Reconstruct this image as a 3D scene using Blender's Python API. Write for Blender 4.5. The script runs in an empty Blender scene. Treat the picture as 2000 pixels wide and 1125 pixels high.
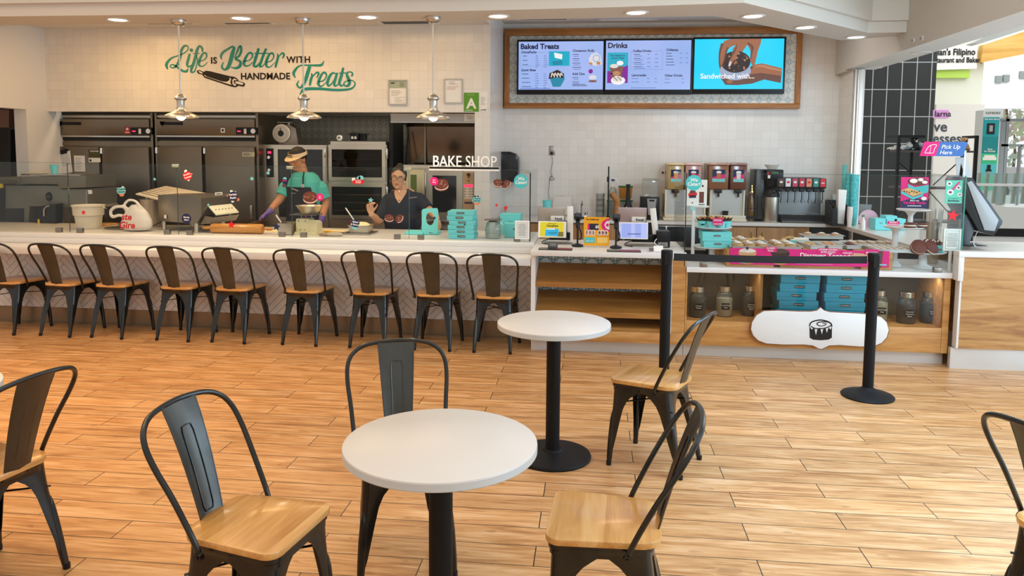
import bpy,bmesh,math,random
from mathutils import Matrix,Vector
random.seed(7)
C=bpy.context.scene.collection
S=bpy.context.scene
PI=math.pi
R=math.radians
# ------------------------------------------------------------------ camera
W_,H_=2000.0,1125.0
FPX,PPX,PPY,EYE=1480.0,1000.0,427.0,1.66
_yaw,_pit,_rol=R(6.1),R(5.0),.0078
_f=Vector((-math.sin(_yaw)*math.cos(_pit),math.cos(_yaw)*math.cos(_pit),-math.sin(_pit)))
_r0=_f.cross(Vector((0,0,1))).normalized();_u0=_r0.cross(_f)
_r=_r0*math.cos(_rol)+_u0*math.sin(_rol);_u=_u0*math.cos(_rol)-_r0*math.sin(_rol)
cam=bpy.data.cameras.new('camera');camo=bpy.data.objects.new('camera',cam);C.objects.link(camo)
cam.sensor_width=36;cam.lens=36*FPX/W_;cam.clip_start=.05;cam.clip_end=200
cam.shift_y=-((H_/2)-PPY)/W_
m=Matrix(((_r.x,_u.x,-_f.x,0),(_r.y,_u.y,-_f.y,0),(_r.z,_u.z,-_f.z,EYE),(0,0,0,1)))
camo.matrix_world=m
S.camera=camo
EYEP=Vector((0,0,EYE))
def _ray(x,y):return _f*FPX+_r*(x-PPX)-_u*(y-PPY)
def aY(x,y,Y):d=_ray(x,y);return EYEP+d*(Y/d.y)
def aZ(x,y,Z):d=_ray(x,y);return EYEP+d*((Z-EYE)/d.z)
def aX(x,y,X):d=_ray(x,y);return EYEP+d*(X/d.x)
# ------------------------------------------------------------------ world, exposure, light
vs=S.view_settings
S.display_settings.display_device='sRGB'
vs.view_transform='Standard';vs.look='None';vs.gamma=1;vs.use_curve_mapping=False
vs.exposure=0.0
w=bpy.data.worlds.new('World');S.world=w;w.use_nodes=True
bg=w.node_tree.nodes['Background'];bg.inputs[0].default_value=(1.0,.955,.90,1);bg.inputs[1].default_value=.70
def area(name,loc,rot,sx,sy,power,col,spread=180):
 l=bpy.data.lights.new(name,'AREA');l.shape='RECTANGLE';l.size=sx;l.size_y=sy
 l.energy=power;l.color=col;l.spread=R(spread)
 o=bpy.data.objects.new(name,l);C.objects.link(o);o.location=loc;o.rotation_euler=rot;return o
area('atrium_skylight',(0.0,2.0,5.6),(0,0,0),9,6,68,(1.0,.82,.60),130)
area('warm_fill_left',(-4.4,3.6,4.2),(0,0,0),3.5,3.5,85,(1.0,.56,.20),110)  # added fill, no such fitting: warms and brightens the left floor
area('atrium_front_daylight',(2.9,1.2,3.5),(R(78),0,R(4)),2.2,1.0,42,(.66,.86,1.0),75)
area('mall_fill',(13,17.5,6.3),(0,0,0),12,12,1100,(.92,.97,1.0))  # added fill below the closed mall ceiling, brightens the dim mall
area('mall_window_daylight',(5.6,3.2,1.45),(0,R(84),0),2.2,8,250,(.56,.78,1.0))
area('cool_fill_right',(2.15,3.1,3.3),(0,R(8),0),1.0,4.0,62,(.42,.68,1.0),80)  # unseen added fill, cools and pales the floor at the right
for i,(x,y,z,e,c)in enumerate([(-5.0,7.55,3.0,14,(1,.62,.25)),(-3.2,7.55,3.0,11,(1,.64,.28)),(-1.9,7.55,3.0,7,(1,.66,.32)),
     (.3,8.2,3.2,8,(1,.70,.52)),(1.9,8.5,3.2,9,(1,.92,.88)),
     (-4.6,9.0,2.98,18,(1,.80,.55)),(-2.3,9.0,2.98,22,(1,.80,.55))]):
 area('troffer_light',(x,y,z),(0,0,0),.9,.35,e,c)
# ------------------------------------------------------------------ materials
MATS={}
def nt(m):
 m.use_nodes=True;t=m.node_tree;return t,t.nodes['Principled BSDF']
def mat(name,col,rough=.5,metal=0,spec=.5,bump=0,bscale=80,var=0,vscale=6,coat=0,emit=0,alpha=None,trans=0):
 if name in MATS:return MATS[name]
 m=bpy.data.materials.new(name);t,b=nt(m);MATS[name]=m
 c=(*col,1)if len(col)==3 else col
 b.inputs['Base Color'].default_value=c;b.inputs['Roughness'].default_value=rough
 b.inputs['Metallic'].default_value=metal;b.inputs['Specular IOR Level'].default_value=spec
 b.inputs['Coat Weight'].default_value=coat;b.inputs['Coat Roughness'].default_value=.1
 m.diffuse_color=c
 if trans:b.inputs['Transmission Weight'].default_value=trans
 if emit:b.inputs['Emission Color'].default_value=c;b.inputs['Emission Strength'].default_value=emit
 tc=t.nodes.new('ShaderNodeTexCoord')
 if var:
  n=t.nodes.new('ShaderNodeTexNoise');n.inputs['Scale'].default_value=vscale;n.inputs['Detail'].default_value=4
  t.links.new(tc.outputs['Object'],n.inputs['Vector'])
  mx=t.nodes.new('ShaderNodeMix');mx.data_type='RGBA'
  mx.inputs[6].default_value=tuple(max(0,v*(1-var))for v in c[:3])+(1,);mx.inputs[7].default_value=tuple(min(1,v*(1+var))for v in c[:3])+(1,)
  t.links.new(n.outputs['Fac'],mx.inputs[0]);t.links.new(mx.outputs[2],b.inputs['Base Color'])
 if bump:
  n=t.nodes.new('ShaderNodeTexNoise');n.inputs['Scale'].default_value=bscale
  bp=t.nodes.new('ShaderNodeBump');bp.inputs['Strength'].default_value=bump;bp.inputs['Distance'].default_value=.002
  t.links.new(tc.outputs['Object'],n.inputs['Vector']);t.links.new(n.outputs['Fac'],bp.inputs['Height']);t.links.new(bp.outputs['Normal'],b.inputs['Normal'])
 return m
def hx(h):
 v=[int(h[i:i+2],16)/255 for i in(0,2,4)]
 return tuple(x/12.92 if x<=.04045 else((x+.055)/1.055)**2.4 for x in v)
def col(h,rough=.55,metal=0,spec=.4):return mat('paint_%s_%d_%d'%(h,rough*100,metal*100),hx(h),rough,metal,spec)
class NB:
 """small node builder"""
 def __init__(s,name):
  s.m=bpy.data.materials.new(name);MATS[name]=s.m;s.t,s.b=nt(s.m);s.N=s.t.nodes;s.L=s.t.links
 def n(s,ty,**kw):
  o=s.N.new(ty)
  for k,v in kw.items():setattr(o,k,v)
  return o
 def set(s,inp,v):
  if hasattr(v,'links')or isinstance(v,bpy.types.NodeSocket):s.L.new(v,inp)
  else:inp.default_value=v
 def math(s,op,a,b=0.0,c=0.0,clamp=False):
  o=s.n('ShaderNodeMath',operation=op,use_clamp=clamp)
  s.set(o.inputs[0],a);s.set(o.inputs[1],b);s.set(o.inputs[2],c);return o.outputs[0]
 def vec(s,x=0.0,y=0.0,z=0.0):
  o=s.n('ShaderNodeCombineXYZ');s.set(o.inputs[0],x);s.set(o.inputs[1],y);s.set(o.inputs[2],z);return o.outputs[0]
 def obj(s):
  o=s.n('ShaderNodeTexCoord');p=s.n('ShaderNodeSeparateXYZ');s.L.new(o.outputs['Object'],p.inputs[0]);s.oc=o.outputs['Object'];return p.outputs
 def noise(s,v,scale,detail=4,rough=.5,dist=0):
  o=s.n('ShaderNodeTexNoise');s.set(o.inputs['Vector'],v);o.inputs['Scale'].default_value=scale
  o.inputs['Detail'].default_value=detail;o.inputs['Roughness'].default_value=rough;o.inputs['Distortion'].default_value=dist;return o.outputs['Fac']
 def mix(s,f,a,b,bl='MIX'):
  o=s.n('ShaderNodeMix',data_type='RGBA',blend_type=bl);s.set(o.inputs[0],f)
  for i,v in((6,a),(7,b)):
   s.set(o.inputs[i],v if not isinstance(v,tuple)else(*v[:3],1))
  return o.outputs[2]
 def ramp(s,f,pts):
  o=s.n('ShaderNodeValToRGB');e=o.color_ramp.elements
  while len(e)<len(pts):e.new(.5)
  for k,(p,c)in enumerate(pts):e[k].position=p;e[k].color=(*c,1)
  s.L.new(f,o.inputs[0]);return o.outputs[0]
 def bump(s,h,st=.3,d=.002):
  o=s.n('ShaderNodeBump');o.inputs['Strength'].default_value=st;o.inputs['Distance'].default_value=d
  s.L.new(h,o.inputs['Height']);s.L.new(o.outputs[0],s.b.inputs['Normal'])
def floor_mat():
 k=NB('wood_look_plank_tile');o=k.obj()
 LX,PY_=.907,.1564
 v=k.math('DIVIDE',k.math('SUBTRACT',o[1],3.225),PY_)
 row=k.math('FLOOR',v)
 par=k.math('ABSOLUTE',k.math('MODULO',row,2.0))
 off=k.math('SUBTRACT',1.600,k.math('MULTIPLY',par,.4535))
 u=k.math('DIVIDE',k.math('SUBTRACT',o[0],off),LX)
 ci=k.math('FLOOR',u)
 fu=k.math('MULTIPLY',k.math('ABSOLUTE',k.math('SUBTRACT',k.math('FRACT',u),.5)),LX)
 fv=k.math('MULTIPLY',k.math('ABSOLUTE',k.math('SUBTRACT',k.math('FRACT',v),.5)),PY_)
 gu=k.math('GREATER_THAN',fu,LX/2-.0022);gv=k.math('GREATER_THAN',fv,PY_/2-.0022)
 g=k.math('MAXIMUM',gu,gv)
 wn=k.n('ShaderNodeTexWhiteNoise',noise_dimensions='2D');k.L.new(k.vec(ci,row),wn.inputs['Vector'])
 rnd=wn.outputs['Value']
 sh=k.math('MULTIPLY',rnd,37.0)
 gv1=k.vec(k.math('ADD',k.math('MULTIPLY',o[0],1.3),sh),k.math('ADD',k.math('MULTIPLY',o[1],16.0),sh),sh)
 g1=k.noise(gv1,1.6,7,.62,1.2)
 g2=k.noise(k.vec(k.math('MULTIPLY',o[0],6),k.math('MULTIPLY',o[1],120.0),sh),1.0,3,.6)
 g3=k.noise(k.vec(k.math('ADD',o[0],sh),k.math('MULTIPLY',o[1],3.0),0.0),3.5,3,.5)
 f=k.math('ADD',k.math('MULTIPLY',g1,.62),k.math('ADD',k.math('MULTIPLY',g2,.2),k.math('MULTIPLY',g3,.2)))
 c=k.ramp(f,[(.30,hx('7c5030')),(.42,hx('ad7845')),(.52,hx('ca9760')),(.63,hx('dcb283')),(.76,hx('e8caa8'))])
 kn=k.noise(k.vec(k.math('ADD',o[0],sh),k.math('MULTIPLY',o[1],2.6),4.0),5.5,2,.5)
 knm=k.math('MULTIPLY',k.math('GREATER_THAN',kn,.69),.35)
 c=k.mix(knm,c,hx('80502a'))
 hs=k.n('ShaderNodeHueSaturation');k.L.new(c,hs.inputs['Color']);k.L.new(k.math('ADD',.90,k.math('MULTIPLY',rnd,.2)),hs.inputs['Value'])
 c=k.mix(g,hs.outputs[0],hx('1c1612'))
 k.L.new(c,k.b.inputs['Base Color'])
 k.L.new(k.math('ADD',k.math('MULTIPLY',g2,.12),.30),k.b.inputs['Roughness'])
 h=k.math('SUBTRACT',k.math('MULTIPLY',f,.25),g)
 k.bump(h,.35,.0015);return k.m
def grid_mat(name,axes,pitch,tile,grout,gw=.0016,rough=.22,off=(0,0),py=None,var=.03):
 k=NB(name);o=k.obj();u,v=o[axes[0]],o[axes[1]];py=py or pitch
 a=k.math('DIVIDE',k.math('ADD',u,off[0]),pitch);b_=k.math('DIVIDE',k.math('ADD',v,off[1]),py)
 fa=k.math('MULTIPLY',k.math('ABSOLUTE',k.math('SUBTRACT',k.math('FRACT',a),.5)),pitch)
 fb=k.math('MULTIPLY',k.math('ABSOLUTE',k.math('SUBTRACT',k.math('FRACT',b_),.5)),py)
 g=k.math('MAXIMUM',k.math('GREATER_THAN',fa,pitch/2-gw),k.math('GREATER_THAN',fb,py/2-gw))
 wn=k.n('ShaderNodeTexWhiteNoise',noise_dimensions='2D');k.L.new(k.vec(k.math('FLOOR',a),k.math('FLOOR',b_)),wn.inputs['Vector'])
 tl=k.mix(wn.outputs['Value'],tuple(x*(1-var)for x in tile),tuple(min(1,x*(1+var))for x in tile))
 k.L.new(k.mix(g,tl,grout),k.b.inputs['Base Color']);k.b.inputs['Roughness'].default_value=rough
 wv=k.noise(k.oc,9,2)
 k.bump(k.math('SUBTRACT',k.math('MULTIPLY',wv,.5),g),.25,.0015);return k.m
def wood_mat(name,dark,mid,light,axis=0,scale=1.0,rough=.42,plank=0,paxis=2,coat=0):
 k=NB(name);o=k.obj();s=[9.0,9.0,9.0];s[axis]=.9
 sh=0.0
 if plank:
  r_=k.math('FLOOR',k.math('DIVIDE',o[paxis],plank));wn=k.n('ShaderNodeTexWhiteNoise',noise_dimensions='1D');k.L.new(r_,wn.inputs['W']);sh=k.math('MULTIPLY',wn.outputs['Value'],20.0)
 oi=k.n('ShaderNodeObjectInfo');rr=k.math('MULTIPLY',oi.outputs['Random'],9.0)
 v=k.vec(*[k.math('ADD',k.math('MULTIPLY',o[i],s[i]*scale),k.math('ADD',sh,rr))for i in range(3)])
 a=k.noise(v,1.6,6,.6,1.0);v2=k.vec(*[k.math('MULTIPLY',o[i],s[i]*scale*8)for i in range(3)]);b_=k.noise(v2,1.2,3)
 f=k.math('ADD',k.math('MULTIPLY',a,.8),k.math('MULTIPLY',b_,.2))
 if plank:f=k.math('ADD',f,k.math('MULTIPLY',k.math('SUBTRACT',k.math('DIVIDE',sh,20.0),.5),.10))
 k.L.new(k.ramp(f,[(.30,dark),(.50,mid),(.72,light)]),k.b.inputs['Base Color'])
 k.b.inputs['Roughness'].default_value=rough;k.b.inputs['Coat Weight'].default_value=coat;k.b.inputs['Coat Roughness'].default_value=.12
 return k.m
def moroccan_mat(name,pitch,base,line,axes=(0,2)):
 k=NB(name);o=k.obj()
 fr=[k.math('ABSOLUTE',k.math('SUBTRACT',k.math('FRACT',k.math('DIVIDE',o[a],pitch)),.5))for a in axes]
 def ln(cx,cy):
  a=k.math('SUBTRACT',fr[0],cx);b_=k.math('SUBTRACT',fr[1],cy)
  return k.math('SQRT',k.math('ADD',k.math('MULTIPLY',a,a),k.math('MULTIPLY',b_,b_)))
 d=ln(.5,.5);e=ln(0.0,0.0);q=ln(.10,.10);q2=ln(.40,.40)
 l=k.math('LESS_THAN',k.math('ABSOLUTE',k.math('SUBTRACT',d,.50)),.028)
 l2=k.math('LESS_THAN',k.math('ABSOLUTE',k.math('SUBTRACT',d,.60)),.022)
 l3=k.math('LESS_THAN',q,.065);l4=k.math('LESS_THAN',q2,.05);l5=k.math('LESS_THAN',k.math('ABSOLUTE',k.math('SUBTRACT',e,.30)),.02)
 g=k.math('MAXIMUM',k.math('MAXIMUM',l,l2),k.math('MAXIMUM',l3,k.math('MAXIMUM',l4,l5)))
 k.L.new(k.mix(g,base,line),k.b.inputs['Base Color']);k.b.inputs['Roughness'].default_value=.35;return k.m
def glass_mat(name,tint=(.93,.97,.96),refl=1.0,rough=.0,dens=0.0,dcol=(.8,.9,.88)):
 m=bpy.data.materials.new(name);MATS[name]=m;m.use_nodes=True;t=m.node_tree;t.nodes.clear()
 o=t.nodes.new('ShaderNodeOutputMaterial');tr=t.nodes.new('ShaderNodeBsdfTransparent');gl=t.nodes.new('ShaderNodeBsdfGlossy')
 fr=t.nodes.new('ShaderNodeFresnel');fr.inputs[0].default_value=1.45;mx=t.nodes.new('ShaderNodeMixShader')
 mu=t.nodes.new('ShaderNodeMath');mu.operation='MULTIPLY';mu.inputs[1].default_value=refl
 tr.inputs[0].default_value=(*tint,1);gl.inputs['Roughness'].default_value=rough
 t.links.new(fr.outputs[0],mu.inputs[0]);t.links.new(mu.outputs[0],mx.inputs[0])
 t.links.new(tr.outputs[0],mx.inputs[1]);t.links.new(gl.outputs[0],mx.inputs[2])
 last=mx.outputs[0]
 if dens:
  df=t.nodes.new('ShaderNodeBsdfDiffuse');df.inputs[0].default_value=(*dcol,1);m2=t.nodes.new('ShaderNodeMixShader');m2.inputs[0].default_value=dens
  t.links.new(last,m2.inputs[1]);t.links.new(df.outputs[0],m2.inputs[2]);last=m2.outputs[0]
 t.links.new(last,o.inputs[0]);return m
def steel_mat(name,c=(.55,.52,.47),rough=.28,axis=2,metal=1.0,str_=.06):
 k=NB(name);o=k.obj();s=[140.0]*3;s[axis]=3.0
 v=k.vec(*[k.math('MULTIPLY',o[i],s[i])for i in range(3)]);a=k.noise(v,1.0,3);b_=k.noise(k.oc,2.2,3)
 k.L.new(k.mix(b_,tuple(x*.82 for x in c),tuple(min(1,x*1.12)for x in c)),k.b.inputs['Base Color'])
 k.L.new(k.math('ADD',rough-.06,k.math('MULTIPLY',a,.14)),k.b.inputs['Roughness']);k.b.inputs['Metallic'].default_value=metal
 k.bump(a,str_,.0004);return k.m
M_floor=floor_mat()
M_gun=mat('gunmetal',(.042,.044,.043),.30,.92,.5,var=.45,vscale=9,coat=.25)
M_gun_back=mat('gunmetal_plate',(.085,.088,.083),.36,.92,.5,var=.5,vscale=6,coat=.15)
M_seat=wood_mat('lacquered_beech',hx('bd8238'),hx('dca45c'),hx('ecc080'),axis=0,scale=.8,rough=.25,plank=.075,paxis=1,coat=.5)
M_oak=wood_mat('oak_board',hx('a06a30'),hx('c08a4a'),hx('d6a668'),axis=0,scale=.9,rough=.5)
M_oakp=wood_mat('rustic_oak_planks',hx('8a5a2e'),hx('b9884e'),hx('cda26a'),axis=0,scale=1.0,rough=.5,plank=.235,paxis=2)
M_shelf=wood_mat('shelf_laminate',hx('8f5f2a'),hx('ab7636'),hx('c08c4c'),axis=0,scale=.6,rough=.45)
M_cab=wood_mat('cabinet_laminate',hx('96683a'),hx('ad7d48'),hx('c2935c'),axis=2,scale=.6,rough=.5)
M_frame=wood_mat('stained_pine',hx('70431c'),hx('a5692f'),hx('c58a4a'),axis=0,scale=.5,rough=.45)
M_white=mat('white_quartz',(.75,.73,.70),.3,var=.02)
M_whitep=mat('white_laminate',(.80,.79,.78),.4)
M_wall=mat('painted_plaster',(.80,.77,.71),.7,bump=.1,bscale=200)
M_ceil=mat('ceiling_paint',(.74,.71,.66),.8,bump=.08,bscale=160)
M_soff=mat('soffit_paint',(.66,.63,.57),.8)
M_tile=grid_mat('white_wall_tile',(0,2),.102,(.82,.79,.73),(.68,.64,.57),.0013)
M_tileY=grid_mat('white_wall_tile_side',(1,2),.102,(.82,.79,.73),(.68,.64,.57),.0013)
M_steel=steel_mat('brushed_steel',(.66,.60,.50),.34)
M_steelh=steel_mat('brushed_steel_horizontal',(.52,.50,.46),.25,axis=0)
M_steeld=steel_mat('dark_steel',(.30,.27,.23),.30,axis=0)
M_chrome=mat('chrome',(.75,.74,.72),.12,1)
M_nickel=mat('satin_nickel',(.60,.56,.50),.32,1)
M_black=mat('black_plastic',(.009,.009,.010),.38,spec=.3)
M_blackm=mat('black_powder_coat',(.007,.007,.0075),.55,spec=.22,bump=.15,bscale=300)
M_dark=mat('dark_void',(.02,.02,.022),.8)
M_glass=glass_mat('counter_glass',(.97,.982,.978),.30)
M_gedge=mat('glass_edge',hx('2c4a44'),.2)
M_cglass=glass_mat('case_glass',(.86,.86,.83),.6)
M_teal=mat('teal_carton',hx('78e0e2'),.5,var=.04)
M_teald=mat('deep_teal',hx('2d9fa5'),.5)
M_mor=moroccan_mat("patterned_board",.113,hx('dcd9cd'),hx('a0b1b2'))
M_morr=moroccan_mat('patterned_tile',.135,hx('cfdcda'),hx('5f7f88'))
M_toe=mat('brushed_toe_kick',(.62,.59,.54),.38,.35,var=.06)
M_rim0=mat('off_white_fitting',(.66,.65,.62),.5)
M_papr=mat('paper_white',(.85,.84,.81),.6)
# ------------------------------------------------------------------ mesh builder
def sub2(pts,closed=True,it=2):
 for _ in range(it):
  o=[];n=len(pts)
  for i in range(n if closed else n-1):
   a,b=Vector(pts[i]),Vector(pts[(i+1)%n]);o+=[a*.75+b*.25,a*.25+b*.75]
  if not closed:o=[Vector(pts[0])]+o+[Vector(pts[-1])]
  pts=o
 return pts
def cr(pts,n=6,closed=False):
 P=[Vector(p)for p in pts];N=len(P);o=[]
 for i in range(N if closed else N-1):
  p0=P[(i-1)%N]if closed or i>0 else P[0]*2-P[1];p1=P[i];p2=P[(i+1)%N]
  p3=P[(i+2)%N]if closed or i+2<N else P[-1]*2-P[-2]
  for j in range(n):
   t=j/n;o.append(.5*((2*p1)+(p2-p0)*t+(2*p0-5*p1+4*p2-p3)*t*t+(3*p1-p0-3*p2+p3)*t**3))
 if not closed:o.append(P[-1])
 return o
class MB:
 def __init__(s,m=None):s.bm=bmesh.new();s.mats=[];s.m=m;s.M=Matrix.Identity(4)
 def mi(s,m):
  m=m or s.m
  if m not in s.mats:s.mats.append(m)
  return s.mats.index(m)
 def faces(s,vs_,fs,m=None,sm=True):
  V=[s.bm.verts.new(s.M@Vector(v))for v in vs_];k=s.mi(m);out=[]
  for f in fs:
   try:F=s.bm.faces.new([V[i]for i in f])
   except ValueError:continue
   F.material_index=k;F.smooth=sm;out.append(F)
  return V,out
 def box(s,x0,x1,y0,y1,z0,z1,m=None,bev=0,seg=2):
  if x0>x1:x0,x1=x1,x0
  if y0>y1:y0,y1=y1,y0
  if z0>z1:z0,z1=z1,z0
  V,F=s.faces([(x0,y0,z0),(x1,y0,z0),(x1,y1,z0),(x0,y1,z0),(x0,y0,z1),(x1,y0,z1),(x1,y1,z1),(x0,y1,z1)],
                       [(0,3,2,1),(4,5,6,7),(0,1,5,4),(1,2,6,5),(2,3,7,6),(3,0,4,7)],m)
  if bev:
   e=set()
   for f in F:e.update(f.edges)
   bmesh.ops.bevel(s.bm,geom=list(e),offset=bev,segments=seg,profile=.5,affect='EDGES',clamp_overlap=True)
  return s
 def cbox(s,c,d,m=None,bev=0,rot=None):
  M0=s.M.copy();s.M=M0@Matrix.Translation(c)@(rot.to_4x4()if rot else Matrix.Identity(4))
  s.box(-d[0]/2,d[0]/2,-d[1]/2,d[1]/2,-d[2]/2,d[2]/2,m,bev);s.M=M0;return s
 def prism(s,pts,a0,a1,axis='z',m=None,bev=0):
  n=len(pts)
  f={'z':lambda p,a:(p[0],p[1],a),'y':lambda p,a:(p[0],a,p[1]),'x':lambda p,a:(a,p[0],p[1])}[axis]
  V,F=s.faces([f(p,a0)for p in pts]+[f(p,a1)for p in pts],
    [tuple(range(n))[::-1],tuple(range(n,2*n))]+[(i,(i+1)%n,n+(i+1)%n,n+i)for i in range(n)],m)
  bmesh.ops.recalc_face_normals(s.bm,faces=F)
  if bev:
   e=set(F[0].edges)|set(F[1].edges);bmesh.ops.bevel(s.bm,geom=list(e),offset=bev,segments=2,profile=.5,affect='EDGES',clamp_overlap=True)
  return s
 def lathe(s,prof,n=24,c=(0,0,0),m=None,ax='z',sx=1,sy=1):
  vs_,fs=[],[];k=len(prof)
  for i in range(n):
   a=2*PI*i/n;ca,sa=math.cos(a)*sx,math.sin(a)*sy
   for r,z in prof:
    p=(r*ca,r*sa,z)
    if ax=='y':p=(r*ca,z,r*sa)
    elif ax=='x':p=(z,r*ca,r*sa)
    vs_.append((c[0]+p[0],c[1]+p[1],c[2]+p[2]))
  for i in range(n):
   j=(i+1)%n
   for q in range(k-1):fs.append((i*k+q,j*k+q,j*k+q+1,i*k+q+1))
  for q in(0,k-1):
   if prof[q][0]>1e-6:fs.append(tuple(i*k+q for i in range(n)))
  V,F=s.faces(vs_,fs,m)
  bmesh.ops.remove_doubles(s.bm,verts=V,dist=1e-6)
  bmesh.ops.recalc_face_normals(s.bm,faces=[f for f in F if f.is_valid]);return s
 def cyl(s,p0,p1,r,m=None,r1=None,n=12):
  return s.tube([p0,p1],r,m,n,r1=r1)
 def tube(s,path,r,m=None,n=8,r1=None,flat=1.0,closed=False,radii=None,up=(0,0,1)):
  P=[Vector(p)for p in path];N=len(P);vs_,fs=[],[]
  up=Vector(up);px=None
  for i,p in enumerate(P):
   if closed:t=(P[(i+1)%N]-P[i-1])
   else:t=(P[min(i+1,N-1)]-P[max(i-1,0)])
   t.normalize()
   if px is None:
    a=t.cross(up);a=a if a.length>1e-3 else t.cross(Vector((1,0,0)))
   else:a=px-t*px.dot(t)
   a.normalize();px=a;b=t.cross(a)
   rr=radii[i]if radii else(r if r1 is None else r+(r1-r)*i/(N-1))
   for j in range(n):
    an=2*PI*j/n;vs_.append(p+a*math.cos(an)*rr+b*math.sin(an)*rr*flat)
  for i in range(N if closed else N-1):
   for j in range(n):
    fs.append((i*n+j,i*n+(j+1)%n,((i+1)%N)*n+(j+1)%n,((i+1)%N)*n+j))
  if not closed:fs+=[tuple(range(n))[::-1],tuple((N-1)*n+j for j in range(n))]
  V,F=s.faces(vs_,fs,m);bmesh.ops.recalc_face_normals(s.bm,faces=F);return s
 def ball(s,c,r,m=None,n=16,sz=1.0,sx=1.0,sy=1.0):
  return s.lathe([(r*math.sin(PI*i/(n//2))if 0<i<n//2 else 0,-r*sz*math.cos(PI*i/(n//2)))for i in range(n//2+1)],n,c,m,sx=sx,sy=sy)
 def text(s,st,size,m=None,at=(0,0),al='CENTER',bold=0,shear=0,depth=.0008,layer=.001,sp=1.0,rot=0,sxy=(1,1)):
  """lettering in the local x/z plane, facing -y"""
  cu=bpy.data.curves.new('t','FONT');cu.body=st;cu.size=size;cu.align_x=al;cu.offset=bold*size;cu.shear=shear
  cu.extrude=depth/2;cu.space_character=sp;cu.resolution_u=3
  o=bpy.data.objects.new('t',cu);C.objects.link(o);bpy.context.view_layer.update()
  me=bpy.data.meshes.new_from_object(o);k=s.mi(m)
  T=s.M@Matrix.Translation((at[0],-layer,at[1]))@Matrix.Rotation(-rot,4,'Y')@Matrix.Rotation(PI/2,4,'X')@Matrix.Diagonal((sxy[0],sxy[1],1,1))
  V=[s.bm.verts.new(T@v.co)for v in me.vertices]
  for p in me.polygons:
   try:F=s.bm.faces.new([V[i]for i in p.vertices]);F.material_index=k;F.smooth=False
   except ValueError:pass
  bpy.data.objects.remove(o);bpy.data.curves.remove(cu);bpy.data.meshes.remove(me);return s
 def flat(s,pts,m=None,layer=.001,th=.0008):
  """flat shape in the local x/z plane, facing -y"""
  return s.prism(pts,-layer-th/2,-layer+th/2,'y',m)
 def frect(s,x0,z0,x1,z1,m=None,layer=.001):return s.flat([(x0,z0),(x1,z0),(x1,z1),(x0,z1)],m,layer)
 def fcirc(s,x,z,r,m=None,layer=.001,n=20,sx=1.0,sz=1.0):return s.flat([(x+r*sx*math.cos(2*PI*i/n),z+r*sz*math.sin(2*PI*i/n))for i in range(n)],m,layer)
 def fstar(s,x,z,r,m=None,layer=.001,k=.45,rot=0,n=5):
  return s.flat([(x+(r if i%2==0 else r*k)*math.sin(rot+PI*i/n),z+(r if i%2==0 else r*k)*math.cos(rot+PI*i/n))for i in range(2*n)],m,layer)
 def stroke(s,pts,wd,m=None,layer=.001,n=6):
  """brush stroke through pts [(x,z)], wd = width or list of widths"""
  P=cr([(p[0],p[1],0)for p in pts],n);N=len(P)
  ws=wd if isinstance(wd,(list,tuple))else[wd]*len(pts)
  L,Rr=[],[]
  for i,p in enumerate(P):
   t=P[min(i+1,N-1)]-P[max(i-1,0)];t.normalize();f=i/n;a=int(f);a2=min(a+1,len(ws)-1);w_=ws[min(a,len(ws)-1)]*(1-(f-a))+ws[a2]*(f-a)
   q=Vector((-t.y,t.x,0))*w_/2;L.append(p+q);Rr.append(p-q)
  vs_=[(a.x,-layer,a.y)for a in L]+[(a.x,-layer,a.y)for a in Rr]
  s.faces(vs_,[(i,i+1,N+i+1,N+i)for i in range(N-1)],m,False);return s
 def build(s,name,parent=None,loc=None,sharp=35,mod=None):
  me=bpy.data.meshes.new(name);s.bm.normal_update();s.bm.to_mesh(me);s.bm.free()
  for m_ in s.mats:me.materials.append(m_)
  try:me.set_sharp_from_angle(angle=R(sharp))
  except Exception:pass
  o=bpy.data.objects.new(name,me);C.objects.link(o)
  if parent:o.parent=parent
  if loc:o.location=loc
  if mod:mod(o)
  return o
def tag(o,label=None,cat=None,group=None,kind=None):
 if label:o['label']=label
 if cat:o['category']=cat
 if group:o['group']=group
 if kind:o['kind']=kind
 return o
def thing(name,label,cat,loc=(0,0,0),rz=0,group=None):
 o=bpy.data.objects.new(name,None);C.objects.link(o);o.location=loc;o.rotation_euler=(0,0,rz);o.empty_display_size=.1
 return tag(o,label,cat,group)
def kids(o):return[c for c in bpy.data.objects if c.parent==o]
def dup(r_,loc=None,rz=None,label=None,group=None):
 def cp(o,par):
  c=o.copy();C.objects.link(c);c.parent=par
  for ch in kids(o):cp(ch,c)
  return c
 c=cp(r_,None)
 if loc is not None:c.location=loc
 if rz is not None:c.rotation_euler=(0,0,rz)
 if label:c['label']=label
 if group:c['group']=group
 return c
def struct(mb,name):o=mb.build(name);o['kind']='structure';return o
def T(x,y,z,rz=0):return Matrix.Translation((x,y,z))@Matrix.Rotation(rz,4,'Z')
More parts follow.
